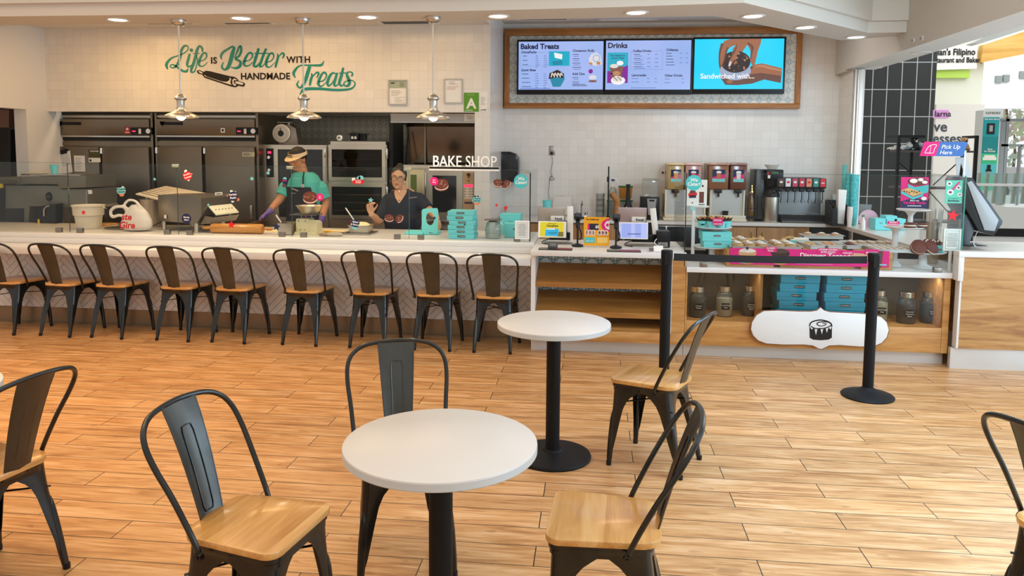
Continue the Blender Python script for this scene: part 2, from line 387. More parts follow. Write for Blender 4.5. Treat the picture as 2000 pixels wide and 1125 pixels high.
# ================================================================== helpers for placed things
_TW={}
def TW(name,label,cat,loc,group=None):
 t=thing(name,label,cat,loc,0,group);_TW[t.name]=Vector(loc);return t
_ob=MB.build
def _build(s,name,parent=None,loc=None,sharp=35,mod=None):
 if parent is not None and loc is None and parent.name in _TW:loc=-_TW[parent.name]
 return _ob(s,name,parent,loc,sharp,mod)
MB.build=_build
def pr(x0,y0,x1,y1,Y):
 """a rectangle of the photo taken as a vertical face at depth Y: X0, X1, Z0, Z1 in metres"""
 xm,ym=(x0+x1)/2,(y0+y1)/2
 return aY(x0,ym,Y).x,aY(x1,ym,Y).x,aY(xm,y1,Y).z,aY(xm,y0,Y).z
def pbox(b,x0,y0,x1,y1,Y,d,m=None,bev=0):
 X0,X1,Z0,Z1=pr(x0,y0,x1,y1,Y);b.box(X0,X1,Y,Y+d,Z0,Z1,m,bev);return X0,X1,Z0,Z1
def sx(px,py,Y):return aY(px,py,Y).x
def sz(px,py,Y):return aY(px,py,Y).z
def F2(ox,oy,Y):
 """photo-pixel polygons at depth Y as (x,z) pairs"""
 return lambda pts:[(aY(ox+p[0],oy+p[1],Y).x,aY(ox+p[0],oy+p[1],Y).z)for p in pts]
INK=col('1a1413',.6);WHT=col('f2efe8',.6);TEAL=col('4cc3c4',.55);PINK=col('e5187e',.55);RED=col('e01824',.5);NAVY=col('1c2450',.55)
M_leds=mat('red_display',hx('ff2450'),emit=2.5)
def fuse(b,name,parent,m,voxel=.008,smooth=3,loc=None):
 """melts the pieces in b into one continuous surface"""
 me=bpy.data.meshes.new(name);b.bm.to_mesh(me);b.bm.free()
 o=bpy.data.objects.new(name,me);C.objects.link(o)
 md=o.modifiers.new('r','REMESH');md.mode='VOXEL';md.voxel_size=voxel;md.use_smooth_shade=True
 if smooth:ms=o.modifiers.new('s','SMOOTH');ms.iterations=smooth;ms.factor=.6
 bpy.context.view_layer.update();dg=bpy.context.evaluated_depsgraph_get()
 nm=bpy.data.meshes.new_from_object(o.evaluated_get(dg));o.modifiers.clear();o.data=nm;bpy.data.meshes.remove(me)
 nm.materials.clear();nm.materials.append(m)
 for p in nm.polygons:p.use_smooth=True
 if parent is not None:
  o.parent=parent
  o.location=loc if loc is not None else(-_TW[parent.name]if parent.name in _TW else(0,0,0))
 return o
def MBtext(b,st,size,m,x,z,Y,al='CENTER',bold=.02,sh=0,rot=0,sp=1.0,sxy=(1,1)):
 M0=b.M.copy();b.M=M0@Matrix.Translation((0,Y,0));b.text(st,size,m,(x,z),al,bold,sh,sp=sp,rot=rot,sxy=sxy);b.M=M0
from mathutils.bvhtree import BVHTree
def drape(b,o,lift=.003):
 """lays flat lettering onto the front of a curved surface"""
 bmesh.ops.triangulate(b.bm,faces=b.bm.faces[:]);bmesh.ops.subdivide_edges(b.bm,edges=[e for e in b.bm.edges if e.calc_length()>.012],cuts=1)
 L=o.matrix_basis.translation
 bv=BVHTree.FromPolygons([v.co+L for v in o.data.vertices],[p.vertices[:]for p in o.data.polygons])
 for v in b.bm.verts:
  h=bv.ray_cast(Vector((v.co.x,v.co.y-.5,v.co.z)),Vector((0,1,0)))
  if h[0]is not None:v.co.y=h[0].y-lift
# ================================================================== the setting
b=MB(M_floor);b.box(-12,3.42,-4,12,-.05,0);struct(b,'floor')
M_mallf=grid_mat('mall_floor_tile',(0,1),.6,(.66,.63,.58),(.5,.48,.45),.003,.25)
b=MB(M_mallf);b.box(3.42,34,-4,36,-.05,-.001);struct(b,'floor_mall')
YL,YR,XC=8.32,9.6,-1.142
b=MB(M_tile)
b.box(-6.37,XC,YL,YL+.15,2.095,3.28);b.box(-1.31,XC,YL,YL+.15,0,2.095);struct(b,'wall_back_left')
b=MB(M_tile);b.box(XC,3.05,YR,YR+.15,0,3.3);struct(b,'wall_back_right')
b=MB(M_tileY);b.box(XC-.02,XC,YL+.15,YR,0,3.3);struct(b,'wall_return')
b=MB(M_tileY);b.box(2.93,3.05,9.13,YR,0,3.3);struct(b,'wall_right')
M_kw=grid_mat('dark_glazed_tile',(0,2),.2,(.045,.05,.05),(.075,.08,.08),.0015,.35,var=.1)
M_kw2=moroccan_mat('dark_patterned_wall',.09,(.05,.055,.056),(.09,.1,.1))
b=MB(M_kw2);b.box(-6.4,XC-.02,9.45,9.6,0,3.04);struct(b,'wall_kitchen_back')
b=MB(M_wall);b.box(-6.52,-6.37,5.0,8.1,2.10,3.04);b.box(-6.52,-6.37,7.98,8.6,0,2.10);b.box(-6.52,-6.37,8.6,9.6,0,3.04);b.box(-6.52,-6.37,8.1,8.6,2.1,3.04);struct(b,'wall_left')
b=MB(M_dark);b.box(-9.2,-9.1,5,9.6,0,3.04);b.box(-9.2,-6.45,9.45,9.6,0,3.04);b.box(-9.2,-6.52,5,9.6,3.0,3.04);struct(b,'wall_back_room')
b=MB(M_ceil);b.box(-6.4,XC-.035,6.3,9.6,3.04,3.1);struct(b,'ceiling_kitchen')
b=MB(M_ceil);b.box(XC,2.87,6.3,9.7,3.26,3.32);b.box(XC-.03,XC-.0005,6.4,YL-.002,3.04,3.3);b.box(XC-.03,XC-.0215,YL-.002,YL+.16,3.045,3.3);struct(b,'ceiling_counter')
sp=[(-12,6.17),(-1.1,6.2),(.08,6.12),(1.11,6.0),(2.53,7.53),(2.87,7.52),(2.87,7.75),(2.43,8.0),(.97,6.55),(-1.17,6.65),(-12,6.6)]
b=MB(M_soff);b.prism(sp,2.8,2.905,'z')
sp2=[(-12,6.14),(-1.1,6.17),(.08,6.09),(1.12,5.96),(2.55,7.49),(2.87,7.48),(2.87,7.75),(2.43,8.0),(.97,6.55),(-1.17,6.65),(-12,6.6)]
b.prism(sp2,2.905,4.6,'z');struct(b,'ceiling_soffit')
b=MB(M_soff);b.box(2.87,3.2,-1.0,9.22,2.64,2.94);b.box(2.872,3.2,-1.0,9.22,2.94,4.6);b.box(2.87,3.05,9.22,9.6,2.62,3.3);struct(b,'trim_storefront_beam')
for px_,py_,lb_ in((1785,79,'left one of two small sprinkler heads on the beam face'),(1802,75,'right one of two small sprinkler heads on the beam face')):
 v_=aX(px_,py_,2.868);b=MB(M_rim0);b.lathe([(0,-.012),(.018,-.012),(.03,0),(0,0)],16,v_,None,'x');b.lathe([(0,-.03),(.012,-.028),(.008,-.012)],12,v_,M_nickel,'x');tag(b.build('sprinkler_head'),lb_,'sprinkler','sprinkler heads')
for px_,py_,lb_ in((1798,103,'nearer unlit round fitting in the underside of the beam'),(1706,132,'farther unlit round fitting in the underside of the beam')):
 v_=aZ(px_,py_,2.64);b=MB(M_rim0);b.lathe([(.0,-.003),(.07,-.003),(.09,-.006),(.095,0),(0,0)],28,(v_.x,v_.y,2.64));tag(b.build('unlit_downlight'),lb_,'ceiling light','unlit beam fittings')
b=MB(M_nickel);b.box(2.932,2.96,9.06,9.125,0,2.62);b.box(2.975,3.015,9.05,9.12,0,2.62);b.cyl((2.966,9.06,0),(2.966,9.06,2.62),.018);b.box(3.018,3.046,9.08,9.125,0,2.62,M_papr);struct(b,'trim_shutter_track')
b=MB(M_dark);b.box(-1.3,-6.3,9.4,9.44,2.1,2.2);struct(b,'trim_kitchen_back')
# ------------------------------------------------------------------ ceiling lights, pendants, vents
M_lamp=mat('lamp_diffuser',(1,.93,.82),emit=5);M_lampw=mat('lamp_diffuser_cool',(1,.97,.93),emit=5)
M_rim=mat('lamp_trim',(.8,.79,.76),.5)
def downlight(x,y,label,cold,e):
 t=thing('recessed_downlight',label,'ceiling light',(x,y,2.8),0,'recessed downlights in the soffit')
 b=MB(M_rim);b.lathe([(.076,-.0005),(.098,-.0005),(.098,-.006),(.090,-.010),(.076,-.006),(.072,0)],28);b.build('trim_ring',t)
 b=MB(M_lampw if cold else M_lamp);b.lathe([(0,-.001),(.074,-.001),(.074,-.004),(0,-.004)],28);b.build('diffuser',t)
 l=bpy.data.lights.new('downlight_beam','SPOT');l.energy=e;l.color=(1,.86,.66)if not cold else(1,.95,.88);l.spot_size=R(125);l.spot_blend=.9;l.shadow_soft_size=.06
 o=bpy.data.objects.new('downlight_beam',l);C.objects.link(o);o.parent=t;o.location=(0,0,-.02)
DL=[(-4.193,6.397,'first recessed downlight from the left end, over the rubble-grey dough machine',0),(-3.053,6.391,'recessed downlight between the leftmost and the middle pendant lamp',0),
      (-1.94,6.411,'recessed downlight between the middle pendant lamp and the rightmost one',0),(-.818,6.434,'recessed downlight just left of the framed menu board',0),
      (.324,6.343,'recessed downlight above the middle menu screen',1),(1.291,6.567,'recessed downlight above the menu screen that shows two hands',1),
      (1.869,7.167,'recessed downlight at the top right corner of the menu board frame',1),(2.507,7.778,'last recessed downlight, at the narrow right tip of the angled soffit',1)]
DL[0]=(-4.193,6.397,'recessed downlight nearest the left end of the soffit, left of all pendant lamps',0)
for x,y,lb,cold in DL:downlight(x,y,lb,cold,9 if not cold else 6)
M_bulb=mat('bulb_glow',(1,.88,.70),emit=25)
def pendant():
 t=thing('pendant_lamp','','lamp',(0,0,2.8),0,'pendant lamps over the counter')
 b=MB(M_nickel);b.lathe([(0,-.05),(.035,-.05),(.05,-.045),(.062,-.03),(.064,-.012),(.064,-.0005),(0,-.0005)],28)
 for a in range(3):b.cyl((.045*math.cos(a*2.1),.045*math.sin(a*2.1),-.05),(.045*math.cos(a*2.1),.045*math.sin(a*2.1),-.065),.006)
 b.build('ceiling_canopy',t)
 b=MB(M_nickel);b.tube([(0,0,-.05),(0,0,-.65)],.0065,n=10);b.ball((0,0,-.35),.009);b.build('rod',t)
 pr=[(.008,-.645),(.022,-.652),(.042,-.668),(.052,-.682),(.052,-.69),(.042,-.70),(.034,-.705),(.033,-.735),(.034,-.765),(.042,-.785),(.062,-.802),(.10,-.818),(.13,-.832),(.146,-.848),(.148,-.856)]
 inn=[(r_-.003,z-.002)for r_,z in pr[::-1]]
 b=MB(M_nickel);b.lathe(pr+inn[:-1],36);b.build('lamp_shade',t)
 b=MB(M_bulb);b.ball((0,0,-.838),.042);b.build('bulb',t)
 l=bpy.data.lights.new('pendant_glow','SPOT');l.energy=14;l.color=(1,.80,.55);l.spot_size=R(150);l.spot_blend=.6;l.shadow_soft_size=.045
 o=bpy.data.objects.new('pendant_glow',l);C.objects.link(o);o.parent=t;o.location=(0,0,-.885)
 return t
pd=pendant();pd.location=(-3.655,6.44,2.8);pd['label']='leftmost nickel pendant lamp, hanging in front of the word Life'
dup(pd,(-2.522,6.44,2.8),label='middle nickel pendant lamp, hanging in front of the tail of the word Treats')
dup(pd,(-1.374,6.44,2.8),label='rightmost nickel pendant lamp, hanging left of the green letter A card')
def slotvent(x0,x1,y,z,lab,light=False):
 t=thing('ceiling_vent',lab,'vent',((x0+x1)/2,y,z),0,'air slots in the ceiling')
 b=MB(M_rim);h=(x1-x0)/2
 b.box(-h,h,-.3,-.27,-.012,-.0005);b.box(-h,h,.27,.3,-.012,-.0005);b.box(-h,-h+.03,-.27,.27,-.012,-.0005);b.box(h-.03,h,-.27,.27,-.012,-.0005);b.build('vent_frame',t)
 b=MB(M_rim if light else M_black);b.box(-h+.03,h-.03,-.27,.27,-.006,-.0005);b.build('vent_panel',t)
for x0,x1,z,lb,li in[(150,240,3.04,'pale ceiling vent at the left end of the tiled wall',True),(290,388,3.04,'dark ceiling vent behind the leftmost pendant lamp',False),(442,540,3.04,'dark ceiling vent left of the middle pendant lamp',False),
                      (748,852,3.04,'dark ceiling vent behind the rightmost pendant lamp',False),(1012,1112,3.26,'dark ceiling vent over the left menu screen',False),(1168,1285,3.26,'pale ceiling vent over the middle menu screen',True)]:
 yy=aZ((x0+x1)/2,47 if z<3.1 else 39,z).y
 slotvent(aY(x0,47,yy).x,aY(x1,47,yy).x,yy-.32,z,lb,li)
t=thing('security_camera','black dome camera on the left wall under the soffit','camera',(-6.30,7.6,3.04))
b=MB(M_black);b.lathe([(0,-.07),(.03,-.065),(.05,-.045),(.058,-.02),(.06,-.0005),(0,-.0005)],20);b.build('dome',t)
b=MB(M_rim);b.lathe([(.06,-.0005),(.066,-.0005),(.066,-.014),(.058,-.014)],20);b.build('mounting_ring',t)
# ================================================================== bar counter with herringbone front
BX0,BX1=-7.4,-.50
t=thing('bar_counter','long white counter with a herringbone tile front and a lower eating ledge','counter',((BX0+BX1)/2,6.9,0));t.location=(0,0,0)
b=MB(M_whitep);b.box(BX0,BX1-.01,6.63,7.3,.155,.83);b.build('body',t)
b=MB(mat('stainless_toe_kick',(.30,.215,.135),.38,.8,var=.1,vscale=2));b.box(BX0,BX1-.01,6.635,7.25,.0,.152);b.box(BX0,BX1-.01,6.615,6.635,.0,.012);b.build('toe_kick',t)
b=MB(M_white);b.box(BX0,BX1-.002,6.50,7.46,.835,.876,bev=.004);b.box(BX0,BX1-.002,6.50,6.53,.785,.835,bev=.003);b.build('worktop',t)
b=MB(M_white);b.box(BX0,BX1-.005,6.20,6.52,.722,.784,bev=.004);b.build('ledge',t)
def clip(poly,x0,x1,z0,z1):
 for ax,s_,lim in((0,1,x0),(0,-1,x1),(1,1,z0),(1,-1,z1)):
  o=[];n=len(poly)
  for i in range(n):
   a,c=poly[i],poly[(i+1)%n];da,dc=s_*(a[ax]-lim),s_*(c[ax]-lim)
   if da>=0:o.append(a)
   if(da>=0)!=(dc>=0):
    q=da/(da-dc);o.append((a[0]+(c[0]-a[0])*q,a[1]+(c[1]-a[1])*q))
  poly=o
  if len(poly)<3:return[]
 return poly
M_hg=mat('herringbone_grout',(.10,.085,.07),.8);M_ht=mat('herringbone_tile',(.76,.74,.72),.25,var=.05,vscale=12)
b=MB(M_ht);b.box(BX0,BX1-.012,6.612,6.63,.155,.785,M_hg)
w_,L_=.052,.26
zx0,zx1,zz0,zz1=BX0,BX1-.012,.158,.720
c45=math.cos(PI/4)
def rot45(p):return((p[0]-p[1])*c45,(p[0]+p[1])*c45+.1)
g_=.0016
nn=0
Pd=int(L_/w_)
for i in range(-180,20):
 for j in range(-180,180):
  k_=(i-j)%(2*Pd)
  x_,y_=i*w_,j*w_
  if k_==0:r_=(x_+g_,y_+g_,x_+L_-g_,y_+w_-g_)
  elif k_==Pd:r_=(x_+g_,y_+g_-0,x_+w_-g_,y_+L_-g_)
  else:continue
  if k_==Pd:r_=(r_[0],r_[1]-(L_-w_),r_[2],r_[3]-(L_-w_))
  q=[rot45(p)for p in((r_[0],r_[1]),(r_[2],r_[1]),(r_[2],r_[3]),(r_[0],r_[3]))]
  if max(p[0]for p in q)<zx0 or min(p[0]for p in q)>zx1 or max(p[1]for p in q)<zz0 or min(p[1]for p in q)>zz1:continue
  q=clip(q,zx0,zx1,zz0,zz1)
  if q:b.prism([(p[0],p[1])for p in q],6.607,6.613,'y');nn+=1
print('herringbone tiles',nn)
b.build('herringbone_panel',t,sharp=20)
# ================================================================== register counter
RX0,RX1=-.50,.66
t=thing('register_counter','white register counter with open oak shelves and patterned back panel','counter',(0,0,0))
b=MB(M_white);b.box(RX0,RX1+.098,6.10,6.98,.822,.862,bev=.004);b.build('worktop',t)
b=MB(M_whitep);b.box(RX0,RX0+.035,6.20,6.95,.10,.822);b.build('side_panel',t);b=MB(M_whitep);b.box(RX1-.045,RX1-.012,6.18,6.95,.195,.822);b.build('side_panel',t)
b=MB(M_morr);b.box(RX0+.035,RX1-.045,6.60,6.62,.2,.822);b.build('back_panel',t)
def shelf(z0,z1,y0,y1,nm):
 b=MB(M_shelf);M0=RX0+.037;M1=RX1-.047
 b.prism([(y0,z0),(y0,z0+.045),(y0+.02,z0+.045),(y1,z1),(y1,z1-.02)],M0,M1,'x');b.build(nm,t)
shelf(.545,.70,6.24,6.58,'shelf');shelf(.30,.46,6.24,6.58,'shelf');shelf(.17,.23,6.24,6.58,'shelf')
b=MB(M_oak);b.box(RX0+.0,RX1+.099,6.195,6.22,.105,.195,bev=.002);b.box(RX1-.012,RX1+.099,6.20,6.9,.195,.822);b.build('wood_front',t)
b=MB(M_toe);b.box(RX0,RX1+.099,6.27,6.9,0,.105);b.build('toe_kick',t)
# ================================================================== display counter (glazed cabinet with pastry deck)
DX0,DX1=.762,2.80
t=thing('display_counter','white and oak display counter with a glazed lower cabinet of jars and boxes','display case',(0,0,0))
b=MB(M_white);b.prism([(DX0,6.18),(2.797,6.18),(2.797,6.20),(3.04,6.20),(3.04,6.98),(DX0,6.98)],.705,.748,'z',bev=.004);b.build('display_deck',t)
b=MB(M_oak);b.box(DX0+.013,DX1-.051,6.20,6.235,.105,.305,bev=.003);b.box(DX0,DX0+.012,6.20,6.9,.105,.705);b.box(DX1-.05,DX1-.003,6.2,6.9,.105,.705);b.box(DX0+.013,DX1-.051,6.236,6.72,.285,.30);b.box(DX0+.60,DX0+.62,6.26,6.7,.30,.705);b.build('cabinet_frame',t)
b=MB(mat('cabinet_back',(.16,.14,.11),.6,var=.15));b.box(DX0,DX0+.60,6.70,6.72,.30,.705);b.box(DX0+1.62,DX1,6.70,6.72,.30,.705);b.box(DX0+.6,DX0+1.62,6.70,6.72,.30,.705,M_dark);b.build('back_panel',t)
b=MB(M_cglass);b.box(DX0+.012,DX1-.05,6.215,6.221,.305,.705);b.build('cabinet_glass',t)
b=MB(M_toe);b.box(DX0,DX1-.003,6.27,6.9,0,.105);b.build('toe_kick',t)
t=thing('pickup_counter','tall white topped counter clad in rustic oak planks at the right edge','counter',(0,0,0))
b=MB(M_white);b.prism([(2.80,6.10),(6,6.10),(6,6.86),(3.05,6.86),(3.05,6.195),(2.80,6.195)],.885,.93,'z',bev=.004);b.box(2.80,2.84,6.10,6.195,.70,.885,bev=.003);b.box(2.825,2.84,6.12,6.19,.17,.70);b.build('worktop',t)
b=MB(M_oakp);b.prism([(2.84,6.13),(6,6.13),(6,6.8),(3.07,6.8),(3.07,6.19),(2.84,6.19)],.165,.885,'z');b.build('plank_front',t)
b=MB(M_toe);b.prism([(2.80,6.15),(6,6.15),(6,6.8),(3.07,6.8),(3.07,6.19),(2.80,6.19)],0,.165,'z');b.build('toe_kick',t)
t=thing('back_counter','white back counter with oak cabinet doors running round the corner','counter',(0,0,0))
b=MB(M_white);b.prism([(-1.10,9.0),(2.80,9.0),(2.80,6.99),(3.5,6.99),(3.5,9.03),(2.92,9.03),(2.92,9.58),(-1.10,9.58)],.83,.87,'z');b.box(-1.10,2.9,9.565,9.59,.87,.97);b.build('worktop',t)
b=MB(M_cab);b.box(1.42,2.50,9.06,9.55,.10,.828);b.build('cabinet_body',t);b=MB(M_cab);b.box(-1.08,.30,9.06,9.55,.1,.828);b.build('cabinet_body',t)
for x0,x1,hxx in((1.46,1.895,1.84),(1.905,2.33,1.96),(-.28,.28,.2),(-.9,-.32,-.4)):
 b=MB(M_cab);b.box(x0,x1,9.035,9.058,.14,.81,bev=.003);d_=b.build('door',t)
 b=MB(mat('brass',(.6,.45,.2),.3,1));b.tube([(hxx,9.034,.66),(hxx,9.01,.665),(hxx,9.01,.745),(hxx,9.034,.75)],.005);b.build('handle',d_)
b=MB(M_dark);b.box(2.82,3.4,7.03,8.55,.1,.828);b.build('dark_side_panel',t);b=MB(M_dark);b.box(2.52,2.90,9.08,9.5,.1,.828);b.build('dark_corner_panel',t)
b=MB(M_toe);b.box(-1.08,.34,9.12,9.5,0,.1);b.build('toe_kick',t);b=MB(M_toe);b.box(1.42,2.8,9.12,9.5,0,.1);b.build('toe_kick',t);b=MB(M_toe);b.box(2.86,3.4,7.1,8.5,0,.1);b.build('toe_kick',t)
t=thing('undercounter_fridge','black undercounter fridge below the back counter, left of the oak doors','fridge',(0,0,0))
b=MB(M_steeld);b.box(.36,1.38,9.08,9.29,.0,.822,bev=.006);b.build('body',t)
for x0,x1 in((.38,.86),(.88,1.36)):
 b=MB(M_black);b.box(x0,x1,9.045,9.078,.30,.80,bev=.004);d_=b.build('door',t)
 b=MB(M_steel);b.box(x0+.03,x1-.03,9.03,9.044,.53,.56);b.build('handle',d_)
# ================================================================== metal chair with wooden seat
def rrect(hwf,hwr,y0,y1,r_,n=5):
 """outline of a seat: front y1 half-width hwf, rear y0 half-width hwr"""
 o=[]
 for cx,cy,a0 in((hwf-r_,y1-r_,0),(-hwf+r_,y1-r_,PI/2),(-hwr+r_*1.4,y0+r_*1.4,PI),(hwr-r_*1.4,y0+r_*1.4,1.5*PI)):
  rr_=r_ if cy>0 else r_*1.4
  for k in range(n+1):
   a=a0+PI/2*k/n;o.append((cx+rr_*math.cos(a),cy+rr_*math.sin(a)))
 return o
FX,FY,RX,RY=.192,.178,.162,-.228
def leg_mesh(sx,sy):
 front=sy>0
 tx,ty=(.168,.162)if front else(.150,-.148)
 fx,fy=(FX,FY)if front else(RX,RY)
 tx*=sx;fx*=sx
 b=MB(M_gun)
 lv=[(.438,.150),(.415,.150),(.397,.126),(.378,.102),(.352,.082),(.31,.066),(.25,.055),(.18,.044),(.11,.033),(.06,.021),(.03,.017)]
 rows=[]
 for z,a in lv:
  t_=(.438-z)/.438;t2=t_**1.25
  cx,cy=tx+(fx-tx)*t2,ty+(fy-ty)*t2
  r_=min(.032,a*.45);pts=[]
  a_y=a if True else a
  pts.append((cx-sx*a,cy-sy*.004));pts.append((cx-sx*(a*.5+r_*.5),cy-sy*.001))
  for k in range(5):
   an=PI/2*k/4
   pts.append((cx-sx*r_+sx*r_*math.sin(an),cy-sy*r_+sy*r_*math.cos(an)))
  pts.append((cx-sx*.001,cy-sy*(a_y*.5+r_*.5)));pts.append((cx-sx*.004,cy-sy*a_y))
  rows.append([(p[0],p[1],z)for p in pts])
 n=len(rows[0]);vs_=[p for r2_ in rows for p in r2_]
 fs=[(i*n+j,i*n+j+1,(i+1)*n+j+1,(i+1)*n+j)for i in range(len(rows)-1)for j in range(n-1)]
 V,F=b.faces(vs_,fs);bmesh.ops.recalc_face_normals(b.bm,faces=F)
 ret=bmesh.ops.solidify(b.bm,geom=F,thickness=.003)
 P=[]
 for z in(.295,.28,.25,.18,.11,.05,.004):
  t_=(.438-z)/.438;t2=t_**1.25;P.append((tx+(fx-tx)*t2-sx*.0105,ty+(fy-ty)*t2-sy*.0105,z))
 b.tube(P,.01,n=10,radii=[.004,.009,.0135,.0165,.0165,.0150,.0125])
 b.lathe([(0,0),(.014,0),(.0145,.022),(0,.022)],10,(fx-sx*.0105,fy-sy*.0105,0),M_black)
 return b
def make_chair():
 t=thing('metal_chair','','chair',(0,0,0))
 b=MB(M_seat);o=rrect(.178,.158,-.172,.182,.045,5)
 o=[(x,y-(.012*(1-(x/.158)**2)if y<-.12 else 0))for x,y in o]
 b.prism(o,.447,.469,'z',bev=.004);b.build('seat',t)
 b=MB(M_gun);o1=rrect(.172,.154,-.160,.174,.042,5);n=len(o1)
 vs_=[(x,y,.446)for x,y in o1]+[(x*1.0,y*1.0,.43)for x,y in o1]+[(x*.975,y*.975,.424)for x,y in o1]
 V,F=b.faces(vs_+[(x,y,.408)for x,y in[(p[0]*.975,p[1]*.975)for p in o1]],[(k*n+i,k*n+(i+1)%n,(k+1)*n+(i+1)%n,(k+1)*n+i)for k in range(3)for i in range(n)]+[tuple(range(n))])
 bmesh.ops.recalc_face_normals(b.bm,faces=F);b.build('seat_frame',t)
 for sx in(-1,1):
  for sy in(-1,1):leg_mesh(sx,sy).build('leg',t)
 b=MB(M_gun);zz=.335
 for s_ in(-1,1):b.tube([(-.145*s_,-.165,zz),(0,-.01,zz+.012),(.15*s_,.150,zz)],.006,n=8,flat=.6)
 b.build('stretcher',t)
 hp=cr([(-.182,-.075,.418),(-.186,-.088,.47),(-.198,-.15,.60),(-.210,-.205,.70),(-.205,-.243,.765),(-.175,-.270,.806),(-.115,-.290,.829),(0,-.300,.838),
             (.115,-.290,.829),(.175,-.270,.806),(.205,-.243,.765),(.210,-.205,.70),(.198,-.15,.60),(.186,-.088,.47),(.182,-.075,.418)],5)
 b=MB(M_gun);b.tube(hp,.0092,n=10)
 for s_ in(-1,1):
  b.cyl((s_*.178,-.075,.43),(s_*.197,-.075,.43),.014,n=12);b.cyl((s_*.196,-.075,.43),(s_*.201,-.075,.43),.007,n=10)
 b.build('back_frame',t)
 b=MB(M_gun_back);rows=[]
 K=10
 for i in range(K+1):
  q=i/K;z=.832-(.832-.432)*q;hw=.078-(.078-.052)*q
  y=-.296+(.296-.170)*(q**.9)+.006*math.sin(PI*q)
  if i==K:y+=.006
  rows.append([(u_*hw,y+.010*(1-u_*u_)*-1+.010,z)for u_ in(-1,-.94,-.5,0,.5,.94,1)])
 n=7;vs_=[p for r2_ in rows for p in r2_]
 V,F=b.faces(vs_,[(i*n+j,i*n+j+1,(i+1)*n+j+1,(i+1)*n+j)for i in range(K)for j in range(n-1)]);bmesh.ops.recalc_face_normals(b.bm,faces=F)
 bmesh.ops.solidify(b.bm,geom=F,thickness=.0035)
 def sp_(u_,q):
  z=.832-.40*q;hw=.078-.026*q;y=-.296+.126*(q**.9)+.006*math.sin(PI*q);return(u_*hw,y+.010-.010*(1-u_*u_)-.0015,z)
 pts=[sp_(-.40,.84),sp_(-.37,.5),sp_(-.35,.24),sp_(-.28,.19),sp_(0,.185),sp_(.28,.19),sp_(.35,.24),sp_(.37,.5),sp_(.40,.84),sp_(.3,.88),sp_(-.3,.88)]
 b.tube(pts,.0021,n=6,closed=True)
 pts=[(p[0],p[1]+.0045,p[2])for p in pts];b.tube(pts,.0021,n=6,closed=True)
 for u_ in(-.985,.985):b.tube([sp_(u_,q/6)for q in range(7)],.003,n=6)
 b.build('backrest',t)
 return t
ch0=make_chair()
row=[(-.804,6.318,1.5,'metal chair at the right end of the row along the bar ledge'),
       (-1.312,6.33,1.8,'metal chair second from the right end of the bar row, behind the far round table'),
       (-1.868,6.33,2.2,'metal chair third from the right end of the bar row, below the cake box stack'),
       (-2.462,6.34,3.2,'metal chair at the bar ledge in front of the woman, right of the kitchen scale'),
       (-3.095,6.34,4.0,'metal chair at the bar ledge just below the long wooden rolling pin'),
       (-3.60,6.34,4.5,'metal chair at the bar ledge below the steel dough machine'),
       (-4.215,6.35,5.5,'metal chair at the bar ledge below the white plastic carrier bag'),
       (-4.70,6.35,6.0,'metal chair at the bar ledge below the cream tub with a red star'),
       (-5.24,6.36,6.0,'metal chair cut off by the left edge, first of the bar row')]
row[3]=(-2.462,6.34,3.2,'metal chair at the bar ledge below the man in the visor')
row[2]=(-1.868,6.33,2.2,'metal chair at the bar ledge below the woman with glasses')
row[1]=(-1.312,6.33,1.8,'metal chair second from the right end of the row along the bar ledge')
for i,(x,y,a,lb)in enumerate(row):
 if i==0:ch0.location=(x,y,0);ch0.rotation_euler=(0,0,R(-a));ch0['label']=lb;ch0['group']='chairs in a row along the bar ledge'
 else:dup(ch0,(x,y,0),R(-a),lb,'chairs in a row along the bar ledge')
G2='chairs around the round tables'
dup(ch0,(-1.064,2.257,0),R(-100),'metal chair left of the near round table, glare on its wooden seat',G2)
dup(ch0,(.338,4.048,0),R(64),'metal chair at the right of the far round table',G2)
dup(ch0,(.058,2.419,0),R(86.8),'metal chair right of the near round table, its wooden seat turned to it',G2)
dup(ch0,(-.745,2.899,0),R(200),'metal chair tucked behind the near round table, facing the camera',G2)
dup(ch0,(-2.296,2.564,0),R(80),'metal chair at the left edge of the photo, seen from behind',G2)
dup(ch0,(1.62,2.53,0),R(-68),'metal chair cut off by the right edge of the photo',G2)
M_ttop=mat('white_table_laminate',(.78,.745,.70),.32,var=.02);M_tedge=mat('table_edge',(.62,.66,.66),.4)
def table(x,y,lab):
 t=thing('round_table',lab,'table',(x,y,0),0,'round white pedestal tables')
 b=MB(M_ttop);b.lathe([(0,.75),(.300,.75),(.3048,.7475),(.306,.743)],72,m=M_ttop);b.lathe([(.306,.743),(.306,.722),(.303,.7185),(0,.7185)],72,m=M_tedge);b.build('table_top',t)
 b=MB(M_blackm);b.lathe([(0,.02),(.0,.02),(.0381,.02),(.0381,.7185),(0,.7185)],32);b.build('column',t)
 b=MB(M_blackm);b.lathe([(0,0),(.210,0),(.213,.008),(.208,.018),(.19,.022),(.09,.03),(.055,.037),(.048,.05),(0,.05)],56);b.build('base_plate',t)
 b=MB(M_blackm);b.box(-.11,.11,-.02,.02,.705,.718);b.box(-.02,.02,-.11,.11,.705,.718);b.build('top_bracket',t)
table(-.466,2.29,'near round table with white top and black column, centre of the seating')
table(-.198,4.03,'far round table with white top and a chipped left rim')
p_=aZ(-38,766,.75);table(p_.x-.305,p_.y,'round white table of which only the rim shows at the left edge')
